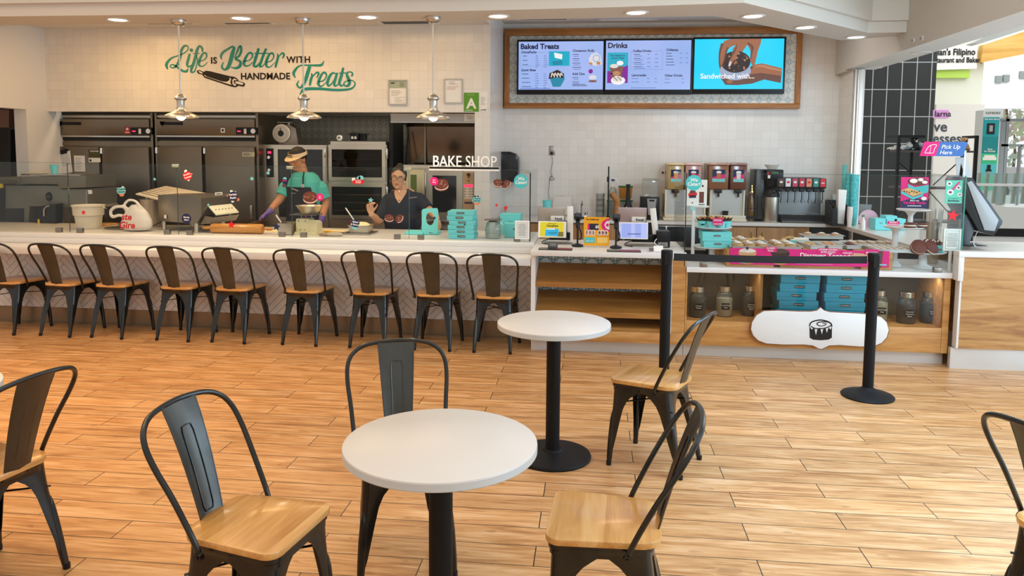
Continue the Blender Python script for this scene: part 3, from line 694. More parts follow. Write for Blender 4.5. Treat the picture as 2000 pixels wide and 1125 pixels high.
def post(x,y,lab):
 t=thing('barrier_post',lab,'barrier post',(x,y,0),0,'black queue posts')
 b=MB(M_blackm);b.lathe([(0,0),(.17,0),(.173,.008),(.165,.016),(.10,.035),(.05,.055),(.033,.07),(0,.07)],48);b.build('base',t)
 b=MB(M_blackm);b.lathe([(0,.07),(.036,.07),(.036,.935),(.040,.94),(.040,.99),(.037,.997),(0,.998)],28);b.build('pole',t)
 b=MB(M_black);b.box(-.018,.018,-.046,-.038,.90,.985);b.build('belt_clip',t)
 return t
P1=aY(1300,600,5.27);P1.z=0;P2=aZ(1694,774,.0)
post(P1.x,P1.y,'left black queue post, in front of the oak shelves');post(P2.x,P2.y,'right black queue post, in front of the white roll sign')
b=MB(mat('belt_webbing',(.012,.012,.014),.8,bump=.4,bscale=400));d_=(P2-P1).normalized();nrm=Vector((-d_.y,d_.x,0));vs_=[]
K=16
for s_ in(-1,1):
 for i in range(K+1):
  q=i/K;c_=P1+(P2-P1)*q;sag=-.008*math.sin(PI*q);c_=P1+d_*(.047+((P2-P1).length-.094)*q)
  for zz in(.925,.975):vs_.append((c_.x+nrm.x*.0015*s_,c_.y+nrm.y*.0015*s_,zz+sag))
n=2*(K+1);fs=[]
for i in range(K):
 a=2*i;fs+=[(a,a+2,a+3,a+1),(n+a,n+a+1,n+a+3,n+a+2),(a+1,a+3,n+a+3,n+a+1),(a,n+a,n+a+2,a+2)]
b.faces(vs_,fs);tag(b.build('barrier_belt'),'black retractable belt stretched between the two queue posts','barrier belt')
for x0_,x1_ in((DX0+.02,DX0+.58),(DX0+.66,DX0+1.60),(DX0+1.64,DX1-.06)):
 area('cabinet_fill',((x0_+x1_)/2,6.30,.69),(0,0,0),x1_-x0_,.04,1.0,(1,.95,.88))  # added fill without fittings, lifts the dark cabinet interior
# ================================================================== kitchen equipment
M_fr=steel_mat('fridge_steel',(.23,.19,.14),.34,axis=0);M_frd=steel_mat('fridge_door_steel',(.20,.17,.13),.36,axis=2)
M_gask=mat('gasket',(.012,.011,.01),.6)
def fridge(x0,x1,lab,xm):
 Y=8.55
 X0,X1=sx(x0,300,Y),sx(x1,300,Y)
 t=TW('reach_in_fridge',lab,'fridge',((X0+X1)/2,Y+.35,0),'two steel reach-in fridges in the wall opening')
 zt=2.09;z=lambda p:sz((x0+x1)/2,p,Y)
 b=MB(M_fr);b.box(X0,X1,Y+.02,Y+.82,.10,zt);b.box(X0,X0+.025,Y-.01,Y+.02,.12,zt);b.box(X1-.03,X1,Y-.01,Y+.02,.12,zt)
 b.box(X0+.025,X1-.03,Y-.005,Y+.02,z(285),z(277));b.box(X0+.025,X1-.03,Y,Y+.02,z(229),z(226),M_steelh);b.build('body',t)
 b=MB(M_gask);b.box(X0+.025,X1-.03,Y+.005,Y+.0195,z(224),z(219));b.build('vent_gap',t);b=MB(M_gask);b.box(X0+.025,X1-.03,Y+.005,Y+.0195,z(275),z(268));b.build('vent_gap',t);b=MB(M_gask);b.box(X0+.02,X1-.02,Y+.05,Y+.7,0,.1);b.build('plinth',t)
 b=MB(M_fr);b.prism([(Y+.018,z(231)),(Y-.03,z(233)),(Y-.03,z(263)),(Y-.02,z(266)),(Y+.018,z(267))],X0+.03,X1-.035,'x');b.box(X0+.03,X1-.035,Y-.028,Y+.015,z(267)-.006,z(265),M_steelh);p=b.build('hood_panel',t)
 b=MB(M_black);a0,a1,c0,c1=pr(x1-45,249,x1-4,263,Y-.03);b.box(a0,a1,Y-.036,Y-.0305,c0,c1)
 b.lathe([(0,-.004),(.028,-.004),(.03,0)],20,(a1-.045,Y-.037,(c0+c1)/2),M_chrome,'y');b.lathe([(0,-.005),(.022,-.005),(.022,-.003)],20,(a1-.045,Y-.038,(c0+c1)/2),WHT,'y')
 b.box(a0+.02,a0+.06,Y-.039,Y-.036,(c0+c1)/2-.008,(c0+c1)/2+.004,M_leds);b.box(a0+.10,a0+.13,Y-.04,Y-.036,c0+.01,c1-.015,WHT);b.build('thermostat_panel',t)
 b=MB(M_black);a0,a1,c0,c1=pr(x0+8,237,x0+52,245,Y-.03);b.box(a0,a1,Y-.035,Y-.0305,c0+.005,c1-.008)
 b.flat([(a0-.005,c1),(a0+.06,c1),(a0+.03,c0-.015)],None,-(Y-.033),.004);b.build('maker_badge',t)
 for q0,q1 in((x0+6,xm-3),(xm+3,x1-6)):
  D0,D1=sx(q0,300,Y),sx(q1,300,Y)
  b=MB(M_frd);b.box(D0,D1,Y-.05,Y+.015,.16,z(287),bev=.005);d_=b.build('door',t)
  b=MB(M_steel);hxp=D1-.035;b.box(hxp-.012,hxp+.012,Y-.09,Y-.078,.86,1.02,bev=.003);b.box(hxp-.01,hxp+.01,Y-.08,Y-.05,.87,.885);b.box(hxp-.01,hxp+.01,Y-.08,Y-.05,.99,1.005);b.build('handle',d_)
  b=MB(M_chrome);b.box(D0-.012,D0+.012,Y-.062,Y-.05,z(300),z(289));b.build('hinge',d_)
 return t
f1=fridge(106,301,'left steel reach-in fridge with notes on its left door',201)
f2=fridge(305,506,'right steel reach-in fridge behind the dough machine, white square on its top panel',401)
Yf=8.55
def note(name,lab,cat,rc,m,Y,art=None,rot=0):
 X0,X1,Z0,Z1=pr(*rc,Y);t=TW(name,lab,cat,((X0+X1)/2,Y,(Z0+Z1)/2))
 b=MB(m);b.box(X0,X1,Y,Y+.002,Z0,Z1);
 if art:art(b,X0,X1,Z0,Z1,Y)
 b.build('sheet',t);return t
def lines(b,X0,X1,Z0,Z1,Y,n=8,m=None,fill=.6):
 m=m or col('6a645c',.7);h=(Z1-Z0)/n
 for i in range(n):
  w_=(X1-X0)*random.uniform(.55,1);b.box(X0,X0+w_,Y-.0008,Y-.0001,Z0+h*i+h*.3,Z0+h*i+h*(.3+.35*fill),m)
note('fridge_sign','dark green poster with a white footer on the left fridge door','poster',(173,292,196,317),col('4b4a22'),Yf-.053,
     lambda b,a,c,d,e,Y:(b.box(a,c,Y-.001,Y-.0001,d,d+(e-d)*.35,WHT),b.box(a+.01,a+.035,Y-.0015,Y-.001,d+.008,d+.035,INK),MBtext(b,'TOGETHER',.022,WHT,(a+c)/2,e-.028,Y)))
t=TW('clipboard','clipboard with a printed sheet and black clip on the left fridge door','clipboard',(sx(127,315,Yf-.055),Yf-.055,sz(127,315,Yf-.055)))
b=MB(M_papr);q=F2(0,0,Yf-.053);b.prism(q([(113,301),(137,294),(142,336),(119,341)]),Yf-.058,Yf-.0535,'y')
for i in range(9):b.prism(q([(118+i*.6,305+i*2.4),(134+i*.6,300.5+i*2.4),(134+i*.6,301.2+i*2.4),(118+i*.6,305.8+i*2.4)]),Yf-.059,Yf-.058,'y',col('8a8580'))
b.build('sheet',t);b=MB(M_black);b.prism(q([(119,294),(131,291),(132,299),(120,302)]),Yf-.066,Yf-.058,'y');b.tube([(v[0],Yf-.062,v[1])for v in q([(122,293),(124,289),(127,289),(128,292)])],.003);b.build('clip',t)
note('paper_note','white rounded note sheet beside the clipboard on the left fridge door','note',(145,304,166,335),M_papr,Yf-.053,lambda b,a,c,d,e,Y:lines(b,a+.015,c-.015,d+.02,e-.02,Y,8))
t=note('warning_sticker','red warning sticker on the top panel of the left fridge','sticker',(243,248,254,261),col('c8202a'),Yf-.034,lambda b,a,c,d,e,Y:(b.box(a+.02,c-.02,Y-.001,Y,(d+e)/2,e-.01,WHT),b.box(a+.01,c-.01,Y-.001,Y,d+.01,d+.02,WHT)))
t=note('switch_plate','small white square switch on the top panel of the right fridge','switch',(431,250,439,259),WHT,Yf-.034,lambda b,a,c,d,e,Y:b.box(a+.013,c-.013,Y-.001,Y,d+.013,e-.013,INK))
t=note('fridge_label','pale printed label at the top right of the right fridge door','label',(473,297,497,306),col('b8b5a5'),Yf-.053,lambda b,a,c,d,e,Y:lines(b,a+.01,c-.01,d+.008,e-.008,Y,3,INK,1))
# ---- tall proofing oven behind the man
Y=8.7
def win(b,x0,y0,x1,y1,Y,fr=4,m=M_steel):
 X0,X1,Z0,Z1=pr(x0,y0,x1,y1,Y);w_=fr/1480*Y
 b.box(X0,X1,Y-.03,Y,Z0,Z0+w_,m);b.box(X0,X1,Y-.03,Y,Z1-w_,Z1,m);b.box(X0,X0+w_,Y-.03,Y,Z0+w_,Z1-w_,m);b.box(X1-w_,X1,Y-.03,Y,Z0+w_,Z1-w_,m);return X0+w_,X1-w_,Z0+w_,Z1-w_
M_oglass=mat('oven_glass',(.012,.012,.012),.12,0,.6)
M_rack=mat('wire_rack',(.6,.55,.45),.3,1)
X0,X1,Z0,Z1=pr(518,283,639,460,Y)
t=TW('proofing_oven','tall steel proofing oven with a black control strip, behind the man','oven',((X0+X1)/2,Y+.3,0))
b=MB(M_steel);b.box(X0,X1,Y+.001,Y+.6,.15,Z1);b.box(X0,X1,Y+.05,Y+.55,0,.15,M_dark);b.build('body',t)
b=MB(M_black);a0,a1,c0,c1=pr(521,290,534,346,Y);b.box(a0,a1,Y-.012,Y,c0,c1);b.box(a0+.02,a1-.02,Y-.014,Y-.012,c1-.06,c1-.035,M_leds)
for k in(.18,.62):b.lathe([(0,-.03),(.018,-.03),(.024,-.012),(.026,0)],18,((a0+a1)/2,Y-.012,c1-(c1-c0)*(k+.13)),M_chrome,'y')
b.build('control_panel',t)
b=MB(M_steel);D=win(b,540,286,638,430,Y,6);b.box(D[0],D[1],Y-.012,Y-.008,D[2],D[3],M_oglass)
for i in range(4):zz=D[3]-.12-.14*i;b.box(D[0],D[1],Y-.007,Y-.004,zz,zz+.012,M_rack)
d_=b.build('door',t);b=MB(M_chrome);X_=sx(637,296,Y);b.box(X_-.008,X_+.010,Y-.05,Y-.03,sz(637,307,Y),sz(637,289,Y),bev=.003);b.build('hinge',d_)
# ---- double glass oven
Y=8.75
X0,X1,Z0,Z1=pr(642.5,283,756,460,Y)
t=TW('double_oven','steel double oven with two glass doors and wire racks','oven',((X0+X1)/2,Y+.3,0))
b=MB(M_steel)
b.box(X0,X0+.04,Y,Y+.6,.2,Z1);b.box(X1-.04,X1,Y,Y+.6,.2,Z1);b.box(X0+.04,X1-.04,Y+.55,Y+.6,.2,Z1,M_steeld);b.box(X0+.04,X1-.04,Y,Y+.55,Z1-.04,Z1)
zm=sz(700,355,Y);zb=sz(700,428,Y);b.box(X0+.04,X1-.04,Y,Y+.55,zm-.03,zm+.03);b.box(X0+.04,X1-.04,Y,Y+.55,.2,zb);b.box(X0+.02,X1-.02,Y+.03,Y+.58,0,.2,M_dark);b.box(X0+.03,X1-.01,Y-.01,Y+.55,Z1,Z1+.04);b.build('body',t)
for(y0,y1,n)in((285,353,2),(358,427,3)):
 b=MB(M_steel);D=win(b,643,y0,754,y1,Y,7);b.box(D[0],D[1],Y-.016,Y-.012,D[2],D[3],glass_mat('oven_door_glass_%d'%y0,(.55,.52,.46),.5));d_=b.build('door',t)
 for i in range(n):
  zz=D[2]+(D[3]-D[2])*(.28+.36*i if n==2 else .15+.28*i);b=MB(M_rack)
  for k in range(9):b.cyl((D[0]-.02,Y+.03+k*.055,zz),(D[1]+.02,Y+.03+k*.055,zz),.003,n=6)
  for k in range(26):xx=D[0]+(D[1]-D[0])*k/25;b.cyl((xx,Y+.03,zz+.004),(xx,Y+.47,zz+.004),.002,n=5)
  b.cyl((D[0]-.02,Y+.02,zz),(D[1]+.02,Y+.02,zz),.005,n=6);b.build('wire_rack',t)
b=MB(M_chrome)
for yy in(300,375):b.box(X1-.005,X1+.018,Y-.03,Y+.02,sz(757,yy+10,Y),sz(757,yy-10,Y),bev=.003)
b.build('door_hinge',t)
t=TW('foil_pan','crumpled foil pan on the lowest rack of the double oven','pan',(sx(715,412,9.0),9.0,sz(715,418,9.0)))
b=MB(M_rack);X_,Z_=sx(715,412,9.0),sz(715,415,9.0);b.prism([(X_-.10,Z_+.045),(X_+.10,Z_+.05),(X_+.085,Z_+.008),(X_-.085,Z_+.008)],8.86,9.1,'y',bev=.006);b.build('pan',t)
Yo=8.85;zt=sz(700,275,8.75)+.002
t=TW('round_timer','small round white dial timer on top of the double oven','timer',(sx(663,269,Yo),Yo,zt))
b=MB(WHT);b.lathe([(0,-.02),(.028,-.02),(.032,-.015),(.032,.015),(0,.015)],24,(sx(663,268,Yo),Yo,zt+.034),None,'y');b.lathe([(0,-.024),(.01,-.024),(.01,-.02)],12,(sx(663,268,Yo),Yo,zt+.034),INK,'y');b.box(sx(663,268,Yo)-.02,sx(663,268,Yo)+.02,Yo-.015,Yo+.015,zt,zt+.006);b.build('case',t)
for i,(px,w_,lb)in enumerate(((694,.062,'black lidded pot with a white label on top of the double oven'),(709,.05,'plain black saucepan at the right end on top of the double oven'))):
 t=TW('pot',lb,'pot',(sx(px,270,Yo),Yo,zt));x_=sx(px,268,Yo)
 b=MB(M_black);b.lathe([(0,0),(w_*.9,0),(w_,.02),(w_,.075),(w_*1.06,.08),(w_*1.06,.086),(w_*.5,.1 if i==0 else .087),(0,.1 if i==0 else .088)],24,(x_,Yo,zt));b.cyl((x_-w_-.03,Yo,zt+.075),(x_+w_+.03,Yo,zt+.075),.006);b.build('body',t)
 if i==0:b=MB(WHT);b.box(x_-.03,x_-.005,Yo-w_-.004,Yo-w_+.01,zt+.02,zt+.05);b.box(x_+.008,x_+.03,Yo-w_-.004,Yo-w_+.01,zt+.02,zt+.05);b.build('label_sticker',t)
Ys=8.8;zb=sz(580,283,8.7)+.001;x_=sx(551,262,Ys)
t=TW('dial_scale','old white dial scale standing on top of the proofing oven','scale',(x_+.04,Ys+.05,zb))
b=MB(M_steeld);b.prism([(x_-.06,zb),(x_+.20,zb),(x_+.17,zb+.20),(x_+.10,zb+.24),(x_-.01,zb+.24)],Ys,Ys+.16,'y',bev=.01);b.build('housing',t)
b=MB(M_steeld);b.box(x_-.05,x_+.14,Ys-.02,Ys+.18,zb+.262,zb+.270);b.cyl((x_+.05,Ys+.08,zb+.23),(x_+.05,Ys+.08,zb+.263),.02);b.build('platform',t)
b=MB(mat('old_cream_enamel',(.70,.62,.50),.4));b.lathe([(0,-.04),(.09,-.04),(.105,-.035),(.11,-.02),(.10,-.005)],36,(x_-.0,Ys,zb+.135),None,'y');b.lathe([(0,-.044),(.035,-.044),(.037,-.04)],24,(x_,Ys,zb+.135),col('24332c'),'y');b.box(x_-.004,x_+.004,Ys-.046,Ys-.044,zb+.14,zb+.20,INK)
for k in range(24):a=k*PI/12;b.box(x_+.075*math.cos(a)-.002,x_+.075*math.cos(a)+.002,Ys-.0415,Ys-.040,zb+.135+.075*math.sin(a)-.004,zb+.135+.075*math.sin(a)+.004,INK)
b.build('dial',t)
# ---- extraction hood
M_hood=mat('polished_hood_steel',(.16,.14,.12),.14,1,var=.3,vscale=3)
Y=8.50
X0,X1,Z0,Z1=pr(763,222,931,240,Y)
t=TW('extraction_hood','stainless extraction hood over the convection ovens','extractor hood',((X0+X1)/2,9.0,Z0))
b=MB(steel_mat('hood_fascia',(.42,.40,.36),.4,axis=0));b.box(X0,X1,Y,Y+.03,Z0,Z1);b.box(X0,X1,Y-.01,Y,Z0,Z0+.012,M_steelh);b.box(X0,X0+.02,Y+.03,9.40,Z0,Z1);b.build('fascia',t)
b=MB(M_hood);Z2=sz(850,326,9.2);xw=X0+.24;b.faces([(X0+.01,Y+.03,Z0),(X1,Y+.03,Z0),(X1,9.2,Z0-.02),(X1,9.25,Z2),(X0+.06,9.25,Z2),(X0+.01,9.2,Z0-.02)],[(2,3,4,5)])
b.faces([(X0+.01,Y+.03,Z0+.12),(X1,Y+.03,Z0+.12),(X1,9.2,Z0-.02),(X0+.01,9.2,Z0-.02)],[(0,1,2,3)])
b.box(xw,xw+.012,9.18,9.22,Z2,Z0-.02,M_steeld);b.build('back_lining',t);b=MB(M_steeld);b.box(X0+.06,X1,9.26,9.38,.9,Z0);struct(b,'wall_steel_lining')
b=MB(M_black);b.tube(cr([(X0+.055,9.1,Z0-.1),(X0+.06,8.95,Z2+.05),(X0+.085,8.9,Z2-.05),(X0+.07,8.9,Z2-.14)]),.007);b.build('hanging_cable',t)
note('hood_label','small white notice on the right end of the hood fascia','notice',(907,223,928,237),WHT,Y-.013,lambda b,a,c,d,e,Y:lines(b,a+.02,c-.02,d+.01,e-.01,Y,4,INK))
# ---- convection ovens
Y=8.66
X0,X1,Z0,Z1=pr(785,326,931,460,Y)
t=TW('convection_oven','steel convection oven with a buff keypad panel, beside the woman','oven',((X0+X1)/2,Y+.35,0))
xs=sx(832,380,Y);b=MB(M_steel);b.box(X0,X1,Y,Y+.55,.3,Z1-.015);b.box(X0-.02,X1+.01,Y-.03,Y+.5,Z1-.015,Z1+.02);b.box(X0,X1,Y+.05,Y+.5,0,.3,M_dark);b.build('body',t)
b=MB(mat('warm_oven_steel',(.62,.52,.30),.3,.8));a0,a1,c0,c1=pr(788,331,830,430,Y);b.box(a0,a1,Y-.03,Y-.001,c0,c1,bev=.004);e0,e1,g0,g1=pr(803,341,815,374,Y);b.box(e0,e1,Y-.034,Y-.030,g0,g1,mat('green_oven_window',(.10,.16,.02),.2));b.build('door',t)  # left door; its window is plain green
b=MB(M_steel);D=win(b,834,331,904,426,Y,12);b.box(D[0],D[1],Y-.014,Y-.01,D[2],D[3],M_oglass)
for k in(.28,.55,.8):zz=D[2]+(D[3]-D[2])*k;b.box(D[0],D[1],Y-.0095,Y-.006,zz,zz+.008,M_rack)
d_=b.build('door',t);b=MB(M_chrome);b.box(sx(833,380,Y)-.006,sx(833,380,Y)+.008,Y-.06,Y-.045,sz(833,420,Y),sz(833,336,Y));b.build('handle',d_)
M_buff=mat('buff_panel',(.62,.42,.24),.5)
a0,a1,c0,c1=pr(906,337,925,415,Y);b=MB(M_buff);b.box(a0,a1,Y-.02,Y-.001,c0,c1);H=c1-c0;W=a1-a0
b.box(a0+.01,a1-.005,Y-.022,Y-.02,c1-H*.36,c1-H*.30,M_leds);b.box(a0+.01,a1-.005,Y-.022,Y-.02,c1-H*.66,c1-H*.375,WHT)
for r_ in range(4):
 for c_ in(.15,.62,.86):b.box(a0+W*c_-.004,a0+W*c_+.007,Y-.0235,Y-.022,c1-H*(.42+.065*r_),c1-H*(.40+.065*r_),INK)
b.lathe([(0,-.02),(.018,-.02),(.02,0)],14,((a0+a1)/2,Y-.02,c1-.025),M_black,'y')
for k in(.12,.2):b.lathe([(0,-.008),(.007,-.008),(.007,0)],10,((a0+a1)/2,Y-.02,c1-H*k),M_black,'y')
b.box(a0+.01,a1-.01,Y-.022,Y-.02,c1-H*.78,c1-H*.73,col('4a4a6a'));b.build('control_panel',t)
for i,yy in enumerate((432,447)):b=MB(M_steelh);b.box(X0+.02,X1-.02,Y-.05,Y-.01,sz(850,yy+4,Y),sz(850,yy-3,Y),bev=.003);b.build('handle_rail',t)
X1_=sx(757.5,340,8.75)
t=TW('oven_gap_shade','dark narrow panel put in as shade for the gap between double oven and hood','panel',(sx(761,340,8.85),8.85,0))  # dark panel stands for the shade in an empty gap
b=MB(M_gask);b.box(X1_+.004,X1_+.05,8.8,9.3,0,2.05);b.build('panel',t)
# ---- things on the wall above
YW=8.318
def frame(lab,rc,art,nm='framed_certificate',cat='frame',Y=YW,fm=None):
 X0,X1,Z0,Z1=pr(*rc,Y);t=TW(nm,lab,cat,((X0+X1)/2,Y,Z0))
 b=MB(fm or M_nickel);f_=.012;b.box(X0,X1,Y-.018,Y-.0005,Z0,Z0+f_);b.box(X0,X1,Y-.018,Y-.0005,Z1-f_,Z1);b.box(X0,X0+f_,Y-.018,Y-.0005,Z0+f_,Z1-f_);b.box(X1-f_,X1,Y-.018,Y-.0005,Z0+f_,Z1-f_);b.build('frame',t)
 b=MB(M_papr);b.box(X0+f_,X1-f_,Y-.008,Y-.0005,Z0+f_,Z1-f_);art(b,X0+f_,X1-f_,Z0+f_,Z1-f_,Y-.0082);b.build('sheet',t)
frame('framed certificate with a grey green heading, left of the rightmost pendant lamp',(759,156,796,205),lambda b,a,c,d,e,Y:(b.box(a,c,Y-.001,Y,e-(e-d)*.32,e,col('a9b5a0')),b.box(a+.015,a+.06,Y-.0015,Y-.001,e-.03,e-.018,INK),b.lathe([(0,-.0018),(.028,-.0018),(.028,-.001)],20,(c-.05,Y,e-.04),col('8c9a86'),'y'),lines(b,a+.02,c-.05,d+.09,e-.10,Y,4),b.box(a+.05,c-.01,Y-.001,Y,d+.01,d+.012,INK),b.box(a+.05,c-.01,Y-.001,Y,d+.07,d+.072,INK),lines(b,a+.06,c-.02,d+.02,d+.06,Y,3)))
frame('framed notice with a red brown heading, mostly blank',(868,154,904,202),lambda b,a,c,d,e,Y:(lines(b,a+.04,c-.04,e-.055,e-.015,Y,3,INK),lines(b,a+.02,c-.02,e-.11,e-.065,Y,3,col('a0402a'))))
t=note('grade_card','green card with a big white letter A on the tiled wall','sign',(906,181,935,218),col('5f9a2c'),YW-.002,lambda b,a,c,d,e,Y:(MBtext(b,'A',.15,WHT,(a+c)/2,d+.038,Y,bold=.035),lines(b,a+.015,c-.015,d+.008,d+.022,Y,1,WHT,1),lines(b,a+.03,c-.03,e-.03,e-.01,Y,2,col('b8d090'))))
t=note('rules_card','white text card right of the green letter A card','sign',(937,180,952,218),WHT,YW-.002,lambda b,a,c,d,e,Y:(lines(b,a+.01,c-.01,d+.07,e-.05,Y,8),b.box(a+.012,a+.022,Y-.001,Y,d+.012,d+.022,INK),MBtext(b,'DINE',.02,INK,a+.05,d+.012,Y)))
# ================================================================== lettering on the wall
t=TW('wall_lettering','teal and black slogan about handmade treats painted on the tiled wall','wall lettering',(sx(508,130,YW),YW,sz(508,130,YW)))
M_let=mat('teal_vinyl',(.005,.27,.22),.4)
def strokes(b,ox,oy,k,lst,m,Y,la=.001):
 for pts,ws in lst:
  q=[aY(ox+p[0]/k,oy+p[1]/k,Y)for p in pts];s_=Y/1480/k
  W2=[w_*s_ for w_ in ws]if isinstance(ws,(list,tuple))else ws*s_
  b.stroke([(v.x,v.z)for v in q],W2,m,-(Y-la));la+=.00012
 return b
b=MB(M_let);k=10.0
strokes(b,310,80,k,[
 ([(175,555),(150,470),(190,390),(260,330),(340,300),(430,270),(520,220),(575,155),(560,100),(500,100),(450,170),(430,250),(410,340),(380,430),(330,500),(270,525),(225,500),(245,465),(310,475),(400,540),(480,590),(545,590),(570,540)],[26,66,50,34,26,22,22,22,28,46,58,56,60,56,40,26,24,22,30,40,44,50,20]),
 ([(605,250),(580,350),(555,450),(580,505),(640,470)],[48,54,54,36,16]),
 ([(850,215),(850,150),(800,100),(750,170),(720,300),(680,440),(640,540),(640,610),(700,590),(740,470),(755,380),(740,280)],[30,46,40,58,62,62,58,36,26,22,20,14]),
 ([(665,245),(795,243)],[14,18]),
 ([(790,400),(870,380),(930,320),(925,245),(870,240),(815,330),(785,420),(800,485),(870,490),(955,410)],[16,20,26,40,34,54,56,34,20,8]),
 ([(1235,365),(1215,300),(1260,220),(1350,160),(1440,110),(1490,130)],[14,48,48,40,36,20]),
 ([(1480,120),(1440,250),(1400,400),(1350,520),(1280,560),(1235,500),(1265,410)],[50,84,82,70,34,40,14]),
 ([(1480,330),(1530,220),(1570,120),(1605,110),(1610,200),(1570,290),(1500,350),(1590,400),(1590,480),(1520,530),(1410,515)],[18,36,40,46,52,46,40,50,66,48,14]),
 ([(1660,400),(1760,380),(1830,310),(1815,240),(1760,240),(1700,330),(1665,430),(1690,485),(1760,480),(1850,410)],[16,20,26,42,34,54,60,34,22,12]),
 ([(1960,150),(1920,270),(1880,400),(1855,480),(1900,490),(1960,430)],[40,50,52,44,26,12]),([(1865,243),(2150,243)],[22,20])],M_let,YW);v=aY(373.7,98,YW);b.fcirc(v.x,v.z,.020,M_let,-(YW-.001));b.build('life_better_script',t);b=MB(M_let)
k2=2000/210
strokes(b,500,80,k2,[
 ([(45,135),(20,240),(-20,340)],[42,50,50]),
 ([(190,140),(140,260),(90,400),(75,470),(120,470),(180,400)],[42,50,52,44,24,10]),([(-20,345),(-35,460),(20,480),(80,400)],[46,42,22,10]),
 ([(190,400),(280,370),(330,300),(315,235),(260,240),(210,330),(185,420),(210,480),(270,480),(350,400)],[16,20,24,40,34,52,56,34,20,10]),
 ([(400,235),(410,300),(390,380),(360,495)],[20,46,50,40]),([(400,330),(450,260),(495,225),(520,260),(495,325)],[14,24,34,42,20]),
 ([(735,690),(700,610),(730,540),(800,470),(900,450),(1100,455),(1220,445),(1265,365)],[14,56,52,30,24,40,50,10]),
 ([(1000,470),(960,600),(920,730),(870,830),(810,870),(765,810),(800,735)],[66,70,66,52,30,38,12]),
 ([(1030,600),(1045,650),(1020,720),(1000,830)],[20,46,50,38]),([(1030,700),(1090,620),(1140,585),(1165,610),(1130,690)],[14,26,34,42,16]),
 ([(1160,760),(1250,740),(1310,660),(1290,595),(1240,600),(1185,700),(1160,790),(1190,840),(1240,830),(1320,750)],[16,22,26,42,36,52,56,34,22,12]),
 ([(1500,620),(1430,595),(1370,660),(1330,770),(1350,835),(1410,790),(1480,680)],[20,34,52,56,36,22,16]),([(1510,590),(1480,700),(1455,810),(1490,835),(1560,770)],[40,50,48,28,12]),
 ([(1625,495),(1590,640),(1550,780),(1590,835),(1650,790)],[40,56,52,32,12]),([(1545,600),(1700,595)],[20,18]),
 ([(1780,660),(1795,600),(1740,575),(1690,610),(1710,680),(1740,760),(1715,830),(1650,830),(1640,775),(1710,740),(1790,735),(1845,790),(1800,870),(1680,905),(1450,910),(1200,890),(960,890),(870,920),(815,1005)],[34,30,20,40,60,62,46,28,20,18,18,22,30,40,46,50,56,52,14])],M_let,YW)
b.build('treats_script',t)
b=MB(INK)
def wt(st,x,y,capH,m=INK,bold=.028,sp=1.10):v=aY(x,y,YW-.001);MBtext(b,st,capH/1480*8.3/.70,m,v.x,v.z,YW-.001,'LEFT',bold,sp=sp)
wt('IS',411.5,124,12.5);b.build('black_word',t);b=MB(INK);wt('WITH',560,122.5,12.5);b.build('black_word',t);b=MB(INK);wt('HANDMADE',470,155,12.8,sp=1.02);b.build('black_word',t)
b=MB(INK);q=F2(310,80,YW)
P_=lambda pts:[(x/10,y/10)for x,y in pts]
def fl(pts,m,la):b.flat(q(P_(pts)),m,-(YW-la))
fl([(745,600),(755,575),(800,570),(880,605),(920,580),(1000,590),(1400,690),(1480,700),(1540,740),(1560,780),(1670,815),(1690,850),(1660,895),(1560,875),(1500,905),(1430,895),(900,720),(865,680),(850,655),(770,640)],INK,.001)
fl([(890,660),(905,690),(1200,790),(1420,860),(1400,810),(1415,740),(1380,710),(1385,760),(1330,800),(1230,790),(950,700)],hxm:=mat('tile_cream',(.80,.75,.66),.4),.0016)
fl([(775,595),(800,588),(855,615),(855,640),(800,622)],hxm,.0016);fl([(1500,790),(1560,790),(1650,825),(1650,860),(1560,845),(1500,825)],hxm,.0024)
fl([(1440,760),(1480,730),(1530,760),(1490,780),(1480,820),(1520,860),(1480,880),(1440,840)],hxm,.0016);fl([(1465,780),(1490,755),(1500,775),(1475,810),(1485,850),(1465,830)],INK,.002)
b.build('rolling_pin_drawing',t)
# ================================================================== glass screen along the bar
GY=6.60;GT=lambda px:sz(px,317+px*.0155,GY)
CT=.876
PX_=[-140,134,347,569.5,799,1035]
def decal(pane,nm,lab,fn,Y=GY-.006):
 b=MB();fn(b,Y);o=b.build(nm,pane)
 if lab:o['label']=lab
 return o
def star_at(px,py,r,m):
 def f(b,Y):
  v=aY(px,py,Y);M0=b.M;b.M=Matrix.Translation((v.x,Y,v.z));b.fstar(0,0,r/1480*Y,m,0,rot=.12);b.M=M0
 return f
def disc_at(px,py,r,m,txt=(),tm=None,tf=.5):
 def f(b,Y):
  v=aY(px,py,Y);rr=r/1480*Y;b.M=Matrix.Translation((v.x,Y,v.z));b.fcirc(0,0,rr,m,0)
  for i,t_ in enumerate(txt):b.text(t_,rr*tf,tm or WHT,(0,rr*(.15-.52*i if len(txt)>1 else-.1)),'CENTER',.03,.15,layer=.0012)
  b.M=Matrix.Identity(4)
 return f
M_cookie=mat('cookie_brown',hx('6b3428'),.6,var=.5,vscale=60);M_crumb=mat('cookie_crumb',hx('b08066'),.6);M_cream=mat('cream_filling',hx('f0e2cc'),.5)
